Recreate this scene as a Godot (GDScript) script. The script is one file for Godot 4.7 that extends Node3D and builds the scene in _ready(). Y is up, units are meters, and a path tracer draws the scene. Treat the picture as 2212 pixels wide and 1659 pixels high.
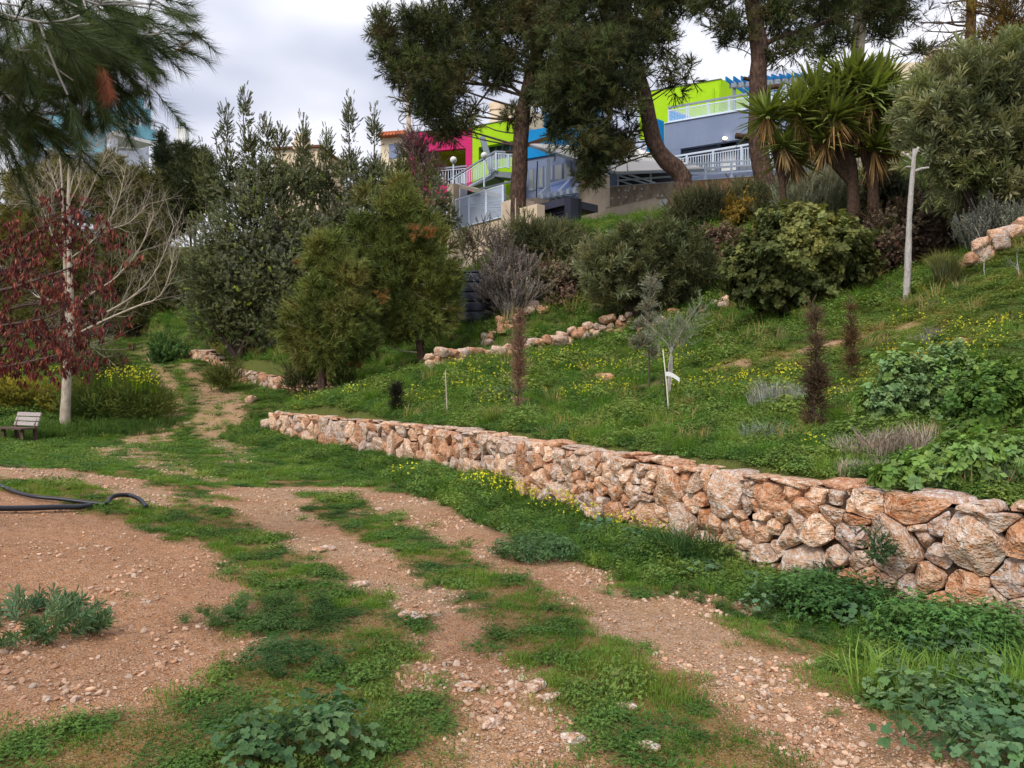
extends Node3D
# A stony hillside track with a dry stone wall, pines, shrubs and a colourful school above it.
# Distances in metres, y up. The camera stands on the track, 1.65 m above it, looking along -z.

const EYE := 1.65
const FOCAL := 1728.0      # focal length in photo pixels (photo measured 2212 wide)
var rng := RandomNumberGenerator.new()
var counts := {}
var M := {}                # materials
var L := {}                # small foliage meshes, lists of variants
var nz := FastNoiseLite.new()
var nfine := FastNoiseLite.new()
var n3 := FastNoiseLite.new()

# ---------------------------------------------------------------- helpers
func rf(a: float, b: float) -> float:
	return rng.randf_range(a, b)

func at(u: float, v: float, d: float) -> Vector3:
	return Vector3((u - 1106.0) / FOCAL * d, EYE + (829.5 - v) / FOCAL * d, -d)

func numbered(s: String) -> String:
	var k: int = counts.get(s, -1) + 1
	counts[s] = k
	return s if k == 0 else "%s_%03d" % [s, k]

func tag(o: Node3D, label: String, category: String, group := "", kind := "") -> Node3D:
	if label: o.set_meta("label", label)
	if category: o.set_meta("category", category)
	if group: o.set_meta("group", group)
	if kind: o.set_meta("kind", kind)
	return o

func thing(called: String, label: String, category: String, pos := Vector3.ZERO, group := "") -> Node3D:
	var o := Node3D.new()
	o.name = numbered(called)
	add_child(o)
	o.position = pos
	return tag(o, label, category, group)

func part(parent: Node3D, called: String, mesh: Mesh, mat: Material, pos := Vector3.ZERO) -> MeshInstance3D:
	var o := MeshInstance3D.new()
	o.name = called
	o.mesh = mesh
	o.material_override = mat
	o.position = pos
	parent.add_child(o, true)
	return o

func solo(called: String, label: String, category: String, mesh: Mesh, mat: Material, pos: Vector3, group := "") -> MeshInstance3D:
	var o := MeshInstance3D.new()
	o.name = numbered(called)
	o.mesh = mesh
	o.material_override = mat
	o.position = pos
	add_child(o)
	tag(o, label, category, group)
	return o

func setting(called: String, mesh: Mesh, mat: Material) -> MeshInstance3D:
	var o := MeshInstance3D.new()
	o.name = numbered(called)
	o.mesh = mesh
	o.material_override = mat
	add_child(o)
	o.set_meta("kind", "structure")
	return o

# copies of one small mesh, as one part or one object
func swarm(parent: Node3D, called: String, mesh: Mesh, mat: Material, where: Array, tints: Array) -> MultiMeshInstance3D:
	var mm := MultiMesh.new()
	mm.transform_format = MultiMesh.TRANSFORM_3D
	mm.use_colors = true
	mm.mesh = mesh
	mm.instance_count = where.size()
	for i in where.size():
		mm.set_instance_transform(i, where[i])
		mm.set_instance_color(i, tints[i])
	var o := MultiMeshInstance3D.new()
	o.name = called
	o.multimesh = mm
	o.material_override = mat
	parent.add_child(o, true)
	o.set_meta("kind", "stuff")
	return o

# mesh collector; vertices are kept relative to org
class MB:
	var v := PackedVector3Array()
	var c := PackedColorArray()
	var idx := PackedInt32Array()
	var org := Vector3.ZERO
	var col := Color.WHITE
	func _init(o := Vector3.ZERO) -> void:
		org = o
	func add(p: Vector3) -> int:
		v.append(p - org)
		c.append(col)
		return v.size() - 1
	func tri(a: Vector3, b: Vector3, d: Vector3) -> void:
		var k := v.size()
		v.append(a - org); v.append(b - org); v.append(d - org)
		c.append(col); c.append(col); c.append(col)
		idx.append(k); idx.append(k + 1); idx.append(k + 2)
	func quad(a: Vector3, b: Vector3, d: Vector3, e: Vector3) -> void:
		var k := v.size()
		v.append(a - org); v.append(b - org); v.append(d - org); v.append(e - org)
		for i in 4: c.append(col)
		idx.append(k); idx.append(k + 1); idx.append(k + 2)
		idx.append(k); idx.append(k + 2); idx.append(k + 3)
	# a box given by its eight corners: lower ring a, upper ring b (each four points, counter-clockwise seen from above)
	func hexa(a: Array, b: Array) -> void:
		quad(a[0], a[1], a[2], a[3])
		quad(b[3], b[2], b[1], b[0])
		for i in 4:
			var j := (i + 1) % 4
			quad(a[i], b[i], b[j], a[j])
	func box(center: Vector3, size: Vector3, basis := Basis.IDENTITY) -> void:
		var h := size * 0.5
		var a := []
		var b := []
		for s in [Vector2(-1, -1), Vector2(-1, 1), Vector2(1, 1), Vector2(1, -1)]:
			a.append(center + basis * Vector3(s.x * h.x, -h.y, s.y * h.z))
			b.append(center + basis * Vector3(s.x * h.x, h.y, s.y * h.z))
		hexa(a, b)
	# square or flat bar between two points
	func bar(p: Vector3, q: Vector3, w: float, h: float) -> void:
		var d := (q - p)
		var len := d.length()
		if len < 0.0001: return
		d /= len
		var up := Vector3.UP if absf(d.y) < 0.9 else Vector3.RIGHT
		var s := d.cross(up).normalized()
		var u := s.cross(d)
		box((p + q) * 0.5, Vector3(w, h, len), Basis(s, u, -d))
	# smooth tube along points
	func tube(pts: Array, rad: Array, n := 8, cap := true, rough := 0.0) -> void:
		var base := v.size()
		var m := pts.size()
		var side := Vector3.RIGHT
		for i in m:
			var d: Vector3 = (pts[mini(i + 1, m - 1)] - pts[maxi(i - 1, 0)]).normalized()
			side = (side - d * side.dot(d))
			if side.length() < 0.01: side = d.cross(Vector3(0.3, 0.9, 0.2))
			side = side.normalized()
			var up := d.cross(side)
			for k in n:
				var ang := TAU * k / n
				var r: float = rad[i]
				if rough > 0.0:
					r *= 1.0 + rough * (sin(k * 12.9898 + i * 78.233) * 43758.5453 - floor(sin(k * 12.9898 + i * 78.233) * 43758.5453) - 0.5)
				v.append(pts[i] + (side * cos(ang) + up * sin(ang)) * r - org)
				c.append(col)
		for i in m - 1:
			for k in n:
				var a := base + i * n + k
				var b := base + i * n + (k + 1) % n
				idx.append_array(PackedInt32Array([a, b, b + n, a, b + n, a + n]))
		if cap:
			for e in [0, m - 1]:
				var k0 := v.size()
				v.append(pts[e] - org); c.append(col)
				for k in n:
					var a: int = base + e * n + k
					var b: int = base + e * n + (k + 1) % n
					if e == 0: idx.append_array(PackedInt32Array([k0, b, a]))
					else: idx.append_array(PackedInt32Array([k0, a, b]))
	func ball(p: Vector3, r: Vector3, seg := 16, rings := 10) -> void:
		var base := v.size()
		for i in rings + 1:
			var th := PI * i / rings
			for k in seg:
				var ph := TAU * k / seg
				v.append(p + Vector3(r.x * sin(th) * cos(ph), r.y * cos(th), r.z * sin(th) * sin(ph)) - org)
				c.append(col)
		for i in rings:
			for k in seg:
				var a := base + i * seg + k
				var b := base + i * seg + (k + 1) % seg
				idx.append_array(PackedInt32Array([a, b, b + seg, a, b + seg, a + seg]))
	func mesh(smooth := false) -> ArrayMesh:
		var arr := []
		arr.resize(Mesh.ARRAY_MAX)
		arr[Mesh.ARRAY_VERTEX] = v
		arr[Mesh.ARRAY_COLOR] = c
		arr[Mesh.ARRAY_INDEX] = idx
		if smooth:
			var nn := PackedVector3Array()
			nn.resize(v.size())
			for t in range(0, idx.size(), 3):
				var a := idx[t]
				var b := idx[t + 1]
				var d := idx[t + 2]
				var f := (v[d] - v[a]).cross(v[b] - v[a])
				nn[a] += f; nn[b] += f; nn[d] += f
			for i in nn.size():
				nn[i] = nn[i].normalized() if nn[i].length_squared() > 1e-20 else Vector3.UP
			arr[Mesh.ARRAY_NORMAL] = nn
		var m := ArrayMesh.new()
		m.add_surface_from_arrays(Mesh.PRIMITIVE_TRIANGLES, arr)
		return m

func lin(r: float, g: float, b: float) -> Color:   # a base colour given in linear values
	return Color(r, g, b).linear_to_srgb()

func mat(called: String, col: Color, rough := 0.9, tinted := false) -> StandardMaterial3D:
	var m := StandardMaterial3D.new()
	m.resource_name = called
	m.albedo_color = col
	m.roughness = rough
	m.vertex_color_use_as_albedo = tinted
	M[called] = m
	return m

func leaf_mat(called: String, light: float, rough := 0.6) -> StandardMaterial3D:
	var m := mat(called, Color.WHITE, rough, true)
	m.backlight_enabled = true
	m.backlight = Color(light, light, light * 0.7)
	m.metallic_specular = 0.2
	return m

func tint(c: Color, spread := 0.25) -> Color:
	var k := 1.5 * (1.0 + rf(-spread, spread))
	var w := rf(-spread, spread) * 0.35
	return Color(c.r * k * (1.0 + w), c.g * k, c.b * k * (1.0 - w))

func same(r: float, n: int) -> Array:
	var a := []
	a.resize(n)
	a.fill(r)
	return a

# ---------------------------------------------------------------- terrain
const WALL_Z := [3.0, -2.5, -5.4, -6.0, -6.5, -7.03, -8.1, -8.9, -11.0, -14.5, -18.3, -23.7, -29.5, -33.0, -36.0, -40.0, -46.0, -60.0, -95.0]
const WALL_X := [8.8, 5.3, 3.47, 3.1, 2.8, 2.42, 1.85, 1.51, 0.61, -0.89, -3.25, -7.05, -7.9, -10.4, -13.0, -16.6, -21.2, -30.0, -46.0]
const CELL := 0.75
const GX0 := -66.0
const GZ0 := -96.0
const GNX := 164
const GNZ := 136
var low_grid := PackedFloat32Array()
var high_grid := PackedFloat32Array()

func wall_x(z: float) -> float:
	for i in WALL_Z.size() - 1:
		if z >= WALL_Z[i + 1]:
			var t: float = (z - WALL_Z[i]) / (WALL_Z[i + 1] - WALL_Z[i])
			return lerpf(WALL_X[i], WALL_X[i + 1], t)
	return WALL_X[-1]

# metres to the uphill side of the wall line (negative: track side)
func uphill(x: float, z: float) -> float:
	return (x - wall_x(z)) * (0.83 if z > -18.0 else 0.78)

func spline_fit(pts: Array) -> Array:   # thin plate spline through [x, z, y]
	var n := pts.size()
	var m := n + 3
	var a := []
	for i in m:
		var row := PackedFloat64Array()
		row.resize(m + 1)
		a.append(row)
	for i in n:
		for j in n:
			var r2: float = (pts[i][0] - pts[j][0]) ** 2 + (pts[i][1] - pts[j][1]) ** 2
			a[i][j] = 0.5 * r2 * log(r2) if r2 > 1e-9 else 0.6
		a[i][n] = 1.0; a[i][n + 1] = pts[i][0]; a[i][n + 2] = pts[i][1]
		a[n][i] = 1.0; a[n + 1][i] = pts[i][0]; a[n + 2][i] = pts[i][1]
		a[i][m] = pts[i][2]
	for k in m:
		var best := k
		for i in range(k + 1, m):
			if absf(a[i][k]) > absf(a[best][k]): best = i
		var sw = a[k]; a[k] = a[best]; a[best] = sw
		var rk: PackedFloat64Array = a[k]
		for i in range(k + 1, m):
			var ri: PackedFloat64Array = a[i]
			var f := ri[k] / rk[k]
			if f != 0.0:
				for j in range(k, m + 1): ri[j] -= f * rk[j]
				a[i] = ri
	var w := PackedFloat64Array()
	w.resize(m)
	for k in range(m - 1, -1, -1):
		var s: float = a[k][m]
		for j in range(k + 1, m): s -= a[k][j] * w[j]
		w[k] = s / a[k][k]
	return [pts, w]

func spline_grid(fit: Array) -> PackedFloat32Array:
	var pts: Array = fit[0]
	var w: PackedFloat64Array = fit[1]
	var n := pts.size()
	var px := PackedFloat32Array()
	var pz := PackedFloat32Array()
	for p in pts:
		px.append(p[0]); pz.append(p[1])
	var g := PackedFloat32Array()
	g.resize(GNX * GNZ)
	for j in GNZ:
		var z := GZ0 + j * CELL
		for i in GNX:
			var x := GX0 + i * CELL
			var s := w[n] + w[n + 1] * x + w[n + 2] * z
			for k in n:
				var dx := px[k] - x
				var dz := pz[k] - z
				var r2 := dx * dx + dz * dz
				if r2 > 1e-9: s += w[k] * 0.5 * r2 * log(r2)
			g[j * GNX + i] = s
	return g

func px_points(list: Array) -> Array:
	var r := []
	for p in list:
		var q := at(p[0], p[1], p[2])
		r.append([q.x, q.z, q.y])
	return r

func make_fields() -> void:
	var both := px_points([[500, 762, 38]]) + [[-30, -75, 12], [-9, -27, 1.0], [-40, -92, 17], [0, -92, 22]]
	var low := [[2, -2, 0], [0, -2, 0], [-1.5, -3, 0.02], [1.2, -5, 0], [3.3, -5.6, -0.13], [1.9, -7.4, -0.13], [1.2, -9.0, -0.1], [4.4, -3.6, -0.1], [1.0, -8.0, 0], [-0.5, -8, 0], [0.4, -11, -0.06], [-1.5, -11.5, 0], [-1.2, -14.5, 0], [-3.5, -18.3, 0], [-5, -15, 0],
		[-7.2, -23.7, 0.02], [-9.3, -19, 0.05], [6, 2, 0], [0, 3, 0], [-4, 3, 0.1], [-9, 3, 0.3],
		[-5.1, -8, 0.32], [-7.4, -11.5, 0.45], [-5.2, -11, 0.33], [-3.2, -6, 0.1], [-4, -4, 0.16], [-8, -7, 0.45], [-2.6, -9, 0.03], [-4.6, -12.6, 0.04], [-10, -9, 0.6], [-13, -12, 0.6],
		[-11.4, -17.8, 0.1], [-13, -20, 0.1], [-15.5, -24, 0.05], [-14.5, -26, 0.42], [-20, -25, 0.5], [-30, -45, 4.2], [-50, -60, 7.0], [-30, -20, 0.8], [20, -20, 1.0], [20, -50, 8.0]] + both
	low += px_points([[470, 960, 21.5], [480, 905, 26], [470, 870, 29.5], [385, 870, 30], [330, 940, 25], [330, 775, 40], [400, 800, 36], [310, 745, 44], [650, 848, 29.5], [560, 832, 33], [480, 812, 36], [390, 786, 40], [225, 832, 32], [100, 800, 36]])
	var high := [[3.47, -5.4, 0.8], [2.42, -7.03, 0.8], [1.5, -8.9, 0.8], [0.61, -11, 0.8], [-0.89, -14.5, 0.8], [-3.25, -18.3, 0.8], [-7.05, -23.7, 0.8], [5.5, -2.5, 0.8],
		[14, -16, 6.2], [12, -8, 3.4], [9, -3, 2.0], [8, 2, 1.2], [20, -25, 9.5], [25, -40, 14.5], [10, -46, 11.0], [7, -43, 9.5], [14, -42, 10.3], [0, -48, 10.2], [-10, -48, 8.3], [-14, -44, 5.6], [0, -70, 17.5], [30, -80, 22.0], [-55, -80, 13]] + both
	high += px_points([[697, 862, 28], [918, 840, 28], [1025, 688, 32], [1118, 912, 15.5], [1000, 850, 20], [960, 792, 24], [1250, 742, 27], [1060, 703, 30], [1390, 692, 27], [1440, 911, 13], [1440, 800, 20],
		[1300, 832, 18.5], [1720, 682, 20], [1760, 941, 9.5], [1840, 830, 13], [1700, 780, 15.5], [1957, 649, 17], [2212, 1070, 6.1], [2212, 760, 10.5], [2212, 562, 16], [2150, 548, 17], [2000, 592, 21], [2100, 470, 23.5],
		[1870, 460, 27], [1650, 430, 36], [1120, 512, 40], [1465, 475, 40], [1030, 610, 43], [1250, 525, 43], [650, 772, 33], [780, 745, 36]])
	low_grid = spline_grid(spline_fit(low))
	high_grid = spline_grid(spline_fit(high))
	nz.seed = 5; nz.frequency = 0.35; nz.fractal_octaves = 3
	nfine.seed = 9; nfine.frequency = 1.6; nfine.fractal_octaves = 3
	n3.seed = 21; n3.frequency = 0.55; n3.fractal_octaves = 2

func look(g: PackedFloat32Array, x: float, z: float) -> float:
	var fx := clampf((x - GX0) / CELL, 0.0, GNX - 1.001)
	var fz := clampf((z - GZ0) / CELL, 0.0, GNZ - 1.001)
	var i := int(fx)
	var j := int(fz)
	fx -= i; fz -= j
	var k := j * GNX + i
	return lerpf(lerpf(g[k], g[k + 1], fx), lerpf(g[k + GNX], g[k + GNX + 1], fx), fz)

func ground(x: float, z: float) -> float:
	var s := uphill(x, z)
	var wide := 0.13
	if z < -23.9 and z > -29.3: wide = 0.6
	var t := smoothstep(0.2 - wide, 0.2 + wide, s)
	var y := 0.0
	if t < 1.0: y += (1.0 - t) * look(low_grid, x, z)
	if t > 0.0: y += t * look(high_grid, x, z)
	var rough := 0.05 if s < 0.0 else 0.1
	return y + nz.get_noise_2d(x * 2.0, z * 2.0) * rough

func on_ground(p: Vector3) -> Vector3:
	return Vector3(p.x, ground(p.x, p.z), p.z)

# how bare of plants the ground is (0 grown over, 1 bare) with wheel ruts, trodden soil and washed-out stones
const RUT_R := [[2.0, -2.6, 0.6], [1.62, -3.7, 0.55], [1.12, -5.0, 0.5], [0.34, -6.95, 0.47], [-0.52, -9.2, 0.55], [-1.6, -11.4, 0.66], [-3.0, -12.7, 0.5]]
const RUT_L := [[0.1, -2.6, 0.24], [-0.1, -4.0, 0.25], [-0.55, -5.7, 0.3], [-1.45, -7.6, 0.46], [-2.6, -9.5, 0.62], [-3.7, -11.5, 0.6], [-3.5, -12.4, 0.5]]
const FAR_L := [[-5.0, -13.0, 0.5], [-7.2, -16.0, 0.9], [-9.4, -19.0, 1.0], [-11.2, -25.0, 0.8], [-12.5, -30.0, 0.45], [-18.0, -40.0, 0.5], [-21.0, -46.0, 0.6]]
const FAR_R := [[-5.6, -16.5, 0.45], [-7.7, -21.5, 0.7], [-9.4, -26.0, 0.95], [-10.6, -29.5, 1.05], [-14.4, -36.0, 0.45], [-20.0, -44.0, 0.5]]
const MIDDLE := [[-2.6, -10.5, 0.16], [-1.05, -8.1, 0.22], [-0.02, -6.3, 0.26], [0.42, -4.8, 0.3], [0.8, -3.9, 0.3], [1.05, -3.4, 0.2]]
const BANK := [[-9.0, -11.4, 1.2], [-7.4, -11.3, 1.0], [-5.6, -10.9, 0.75], [-4.4, -9.9, 0.4]]
const SLOPE_A := [[0.9, -18.0, 0.3], [3.0, -17.2, 0.35], [4.6, -16.6, 0.5], [7.5, -15.0, 0.3]]
const SLOPE_B := [[1.6, -15.0, 0.25], [3.4, -17.0, 0.4], [4.4, -19.5, 0.3]]

func stroke(list: Array, x: float, z: float) -> float:   # signed: > 0 inside
	var best := -9.0
	for i in list.size() - 1:
		var a: Array = list[i]
		var b: Array = list[i + 1]
		var dx: float = b[0] - a[0]
		var dz: float = b[1] - a[1]
		var t := clampf(((x - a[0]) * dx + (z - a[1]) * dz) / (dx * dx + dz * dz), 0.0, 1.0)
		var ex: float = x - a[0] - dx * t
		var ez: float = z - a[1] - dz * t
		best = maxf(best, lerpf(a[2], b[2], t) - sqrt(ex * ex + ez * ez))
	return best

func soil_edge(z: float) -> float:
	if z < -9.3: return -99.0
	if z < -7.7: return lerpf(-5.6, -3.0, (z + 9.3) / 1.6)
	if z < -6.5: return lerpf(-3.0, -2.15, (z + 7.7) / 1.2)
	if z < -4.2: return lerpf(-2.15, -1.5, (z + 6.5) / 2.3)
	return lerpf(-1.5, -2.2, clampf((z + 4.2) / 0.5, 0.0, 1.0))

func bare(x: float, z: float) -> float:
	var s := uphill(x, z)
	var d := -2.0
	if s < 0.05:
		if z > -14.0:
			d = maxf(stroke(RUT_R, x, z), stroke(RUT_L, x, z))
			if z > -9.4 and z < -3.4: d = maxf(d, minf(soil_edge(z) - x, (-3.4 - z) * 0.6))
		if z < -9.0: d = maxf(d, stroke(BANK, x, z))
		if z < -12.0: d = maxf(d, maxf(stroke(FAR_L, x, z), stroke(FAR_R, x, z)) * 0.8 - 0.12)
		if z > -13.0 and x > -0.75 + 0.12 * (z + 6.0) and x < 1.9 and z < -2.0:   # washed-out middle of the track
			d = maxf(d, -0.06 + 0.06 * sin(z * 1.7) + 0.25 * nfine.get_noise_2d(x * 1.1, z * 1.1))
		d -= 1.4 * clampf(stroke(MIDDLE, x, z) + 0.16, 0.0, 0.4)
		if s > -0.75 + 0.2 * sin(z): d -= 0.5
	else:
		d = maxf(stroke(SLOPE_A, x, z), stroke(SLOPE_B, x, z)) - 0.1
		if s < 0.9: d = maxf(d, -0.4 - absf(s - 0.55) * 0.7)
	d += nz.get_noise_2d(x * 3.4, z * 3.4) * 0.34 + nfine.get_noise_2d(x * 2.0, z * 2.0) * 0.2
	return smoothstep(-0.26, 0.2, d) * (1.0 if z > -13.0 or s > 0.0 else 0.8)

func lines(edges: Array) -> PackedFloat32Array:   # [start, end, step] runs
	var r := PackedFloat32Array()
	for e in edges:
		var p: float = e[0]
		while p < e[1] - 0.001:
			r.append(p)
			p += e[2]
	r.append(edges[-1][1])
	return r

func build_terrain() -> void:
	var xs := lines([[-66.0, -30.0, 1.5], [-30.0, -12.0, 0.4], [-12.0, -6.4, 0.2], [-6.4, 4.6, 0.08], [4.6, 16.0, 0.3], [16.0, 56.0, 1.5]])
	var zs := lines([[-95.0, -60.0, 1.5], [-60.0, -30.0, 0.6], [-30.0, -16.0, 0.2], [-16.0, -2.4, 0.08], [-2.4, 4.0, 0.5]])
	var nx := xs.size()
	var n := nx * zs.size()
	var pos := PackedVector3Array()
	var col := PackedColorArray()
	var bared := PackedFloat32Array()
	pos.resize(n); col.resize(n); bared.resize(n)
	for j in zs.size():
		for i in nx:
			var x := xs[i]
			var z := zs[j]
			var y := ground(x, z)
			var k := j * nx + i
			var b := bare(x, z) if x > -26.0 and x < 14.0 and z > -50.0 else 0.0
			if z > -14.0: y += b * nfine.get_noise_2d(x * 3.0, z * 3.0) * 0.015 - b * 0.012
			pos[k] = Vector3(x, y, z)
			var n1 := nz.get_noise_2d(x * 1.3 + 50.0, z * 1.3)
			var soil := Color(0.95, 0.83, 0.76).lerp(Color(1.16, 1.12, 1.06), clampf(0.5 + n1 * 1.1, 0.0, 1.0))
			if x < soil_edge(z) + 0.3 and z > -9.6: soil = soil.lerp(Color(0.92, 0.74, 0.64), 0.45 + 0.4 * n1)
			if z < -13.0: soil = soil.lerp(Color(1.3, 1.38, 1.15), 0.75)
			var under := Color(0.28, 0.5, 0.2) if z < -14.0 or uphill(x, z) > -1.0 else Color(0.58, 0.58, 0.38)
			col[k] = under.lerp(soil, b)
			bared[k] = b
	var idx_path := PackedInt32Array()
	var idx_land := PackedInt32Array()
	for j in zs.size() - 1:
		for i in nx - 1:
			var k := j * nx + i
			var quad := PackedInt32Array([k, k + 1, k + nx + 1, k, k + nx + 1, k + nx])
			var b := bared[k] + bared[k + 1] + bared[k + nx] + bared[k + nx + 1]
			if b > 2.0 and uphill(xs[i], zs[j]) < 0.0: idx_path.append_array(quad)
			else: idx_land.append_array(quad)
	var nn := PackedVector3Array()
	nn.resize(n)
	for ids in [idx_path, idx_land]:
		for t in range(0, ids.size(), 3):
			var f: Vector3 = (pos[ids[t + 2]] - pos[ids[t]]).cross(pos[ids[t + 1]] - pos[ids[t]]).normalized()
			for q in 3: nn[ids[t + q]] += f
	for i in n: nn[i] = nn[i].normalized()
	for s in [["dirt_track", idx_path], ["ground", idx_land]]:
		var remap := {}
		var v2 := PackedVector3Array()
		var n2 := PackedVector3Array()
		var c2 := PackedColorArray()
		var i2 := PackedInt32Array()
		for k in s[1]:
			if not remap.has(k):
				remap[k] = v2.size()
				v2.append(pos[k]); n2.append(nn[k]); c2.append(col[k])
			i2.append(remap[k])
		var arr := []
		arr.resize(Mesh.ARRAY_MAX)
		arr[Mesh.ARRAY_VERTEX] = v2; arr[Mesh.ARRAY_NORMAL] = n2; arr[Mesh.ARRAY_COLOR] = c2; arr[Mesh.ARRAY_INDEX] = i2
		var m := ArrayMesh.new()
		m.add_surface_from_arrays(Mesh.PRIMITIVE_TRIANGLES, arr)
		setting(s[0], m, M.soil)

# ---------------------------------------------------------------- procedural materials
func noise_bytes(size: int, freq: float, seed_: int, kind := FastNoiseLite.TYPE_SIMPLEX_SMOOTH, oct := 4, ret := FastNoiseLite.RETURN_DISTANCE) -> PackedByteArray:
	var f := FastNoiseLite.new()
	f.noise_type = kind
	f.seed = seed_
	f.frequency = freq
	f.fractal_octaves = oct
	if kind == FastNoiseLite.TYPE_CELLULAR:
		f.fractal_type = FastNoiseLite.FRACTAL_NONE
		f.cellular_return_type = ret
		f.cellular_jitter = 1.0
	var im := f.get_seamless_image(size, size)
	im.convert(Image.FORMAT_L8)
	return im.get_data()

func texture_of(size: int, rgb: PackedByteArray) -> ImageTexture:
	return ImageTexture.create_from_image(Image.create_from_data(size, size, false, Image.FORMAT_RGB8, rgb))

func grey_texture(size: int, l: PackedByteArray) -> ImageTexture:
	return ImageTexture.create_from_image(Image.create_from_data(size, size, false, Image.FORMAT_L8, l))

func put_srgb(out: PackedByteArray, k: int, r: float, g: float, b: float) -> void:
	pass

func soil_material() -> void:
	var n := 1024
	var clod := noise_bytes(n, 0.012, 3)
	var grit := noise_bytes(n, 0.11, 4, FastNoiseLite.TYPE_SIMPLEX_SMOOTH, 2)
	var cell := noise_bytes(n, 0.1, 7, FastNoiseLite.TYPE_CELLULAR, 1, FastNoiseLite.RETURN_CELL_VALUE)
	var dist := noise_bytes(n, 0.1, 7, FastNoiseLite.TYPE_CELLULAR, 1, FastNoiseLite.RETURN_DISTANCE)
	var out := PackedByteArray()
	out.resize(n * n * 3)
	var high := PackedByteArray()
	high.resize(n * n)
	for k in n * n:
		var a := clod[k] / 255.0
		var g := grit[k] / 255.0
		var e := dist[k] / 255.0
		var cv := cell[k] / 255.0
		var r := 0.565 + 0.13 * a + 0.16 * (g - 0.5)
		var gr := 0.43 + 0.14 * a + 0.15 * (g - 0.5)
		var b := 0.31 + 0.15 * a + 0.14 * (g - 0.5)
		var h := 0.3 * a + 0.25 * g
		if cv > 0.66 and e < 0.3 + 0.3 * g:
			var q := (cv - 0.66) / 0.34
			r = lerpf(r, 0.70 + 0.12 * q, 0.75); gr = lerpf(gr, 0.60 + 0.14 * q, 0.75); b = lerpf(b, 0.51 + 0.17 * q, 0.75)
			h += 0.45 * (1.0 - e)
		elif cv < 0.2 and e < 0.45:
			r -= 0.09; gr -= 0.08; b -= 0.06
			h += 0.25 * (1.0 - e)
		out[k * 3] = int(clampf(r, 0.0, 1.0) * 255.0)
		out[k * 3 + 1] = int(clampf(gr, 0.0, 1.0) * 255.0)
		out[k * 3 + 2] = int(clampf(b, 0.0, 1.0) * 255.0)
		high[k] = int(clampf(h, 0.0, 1.0) * 255.0)
	var m := mat("soil", Color.WHITE, 0.95, true)
	m.metallic_specular = 0.25
	m.albedo_texture = texture_of(n, out)
	m.heightmap_enabled = true
	m.heightmap_texture = grey_texture(n, high)
	m.heightmap_scale = 3.0
	m.uv1_triplanar = true
	m.uv1_world_triplanar = true
	m.uv1_scale = Vector3.ONE / 1.7

func stone_materials() -> void:
	var n := 512
	var big := noise_bytes(n, 0.013, 31)
	var mid := noise_bytes(n, 0.022, 32)
	var fine := noise_bytes(n, 0.09, 33, FastNoiseLite.TYPE_SIMPLEX_SMOOTH, 3)
	var vein := noise_bytes(n, 0.02, 34)
	var pit := noise_bytes(n, 0.05, 35, FastNoiseLite.TYPE_CELLULAR, 1, FastNoiseLite.RETURN_DISTANCE)
	var out := PackedByteArray()
	out.resize(n * n * 3)
	var high := PackedByteArray()
	high.resize(n * n)
	for k in n * n:
		var a := smoothstep(0.48, 0.62, big[k] / 255.0 * 0.75 + mid[k] / 255.0 * 0.25)
		var b := smoothstep(0.42, 0.66, mid[k] / 255.0)
		var f := fine[k] / 255.0
		var w := smoothstep(0.54, 0.72, vein[k] / 255.0)
		var p := pit[k] / 255.0
		var c := Color(0.81, 0.71, 0.625)
		c = c.lerp(Color(0.72, 0.51, 0.35), a * 0.85)
		c = c.lerp(Color(0.66, 0.47, 0.36), b * (1.0 - a) * 0.5)
		c = c.lerp(Color(0.90, 0.87, 0.84), w * 0.9)
		var s := 0.78 + 0.4 * f
		if p < 0.13: s *= 0.8
		out[k * 3] = int(clampf(c.r * s, 0.0, 1.0) * 255.0)
		out[k * 3 + 1] = int(clampf(c.g * s, 0.0, 1.0) * 255.0)
		out[k * 3 + 2] = int(clampf(c.b * s, 0.0, 1.0) * 255.0)
		high[k] = int(clampf(0.35 * mid[k] / 255.0 + 0.35 * f + 0.3 * minf(p * 2.0, 1.0), 0.0, 1.0) * 255.0)
	var tex := texture_of(n, out)
	var ht := grey_texture(n, high)
	var tones := [Color(1, 1, 1), Color(1.0, 0.95, 0.9), Color(0.96, 0.97, 0.98), Color(0.98, 0.88, 0.8), Color(1.08, 1.06, 1.03), Color(0.93, 0.83, 0.76), Color(0.94, 0.96, 1.0)]
	for i in tones.size():
		var m := mat("stone%d" % i, tones[i], 0.9)
		m.metallic_specular = 0.3
		m.albedo_texture = tex
		m.heightmap_enabled = true
		m.heightmap_texture = ht
		m.heightmap_scale = 4.0
		m.uv1_triplanar = true
		m.uv1_world_triplanar = true
		m.uv1_scale = Vector3.ONE / 0.85
		m.uv1_offset = Vector3(i * 0.37, i * 0.61, i * 0.23)

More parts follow.
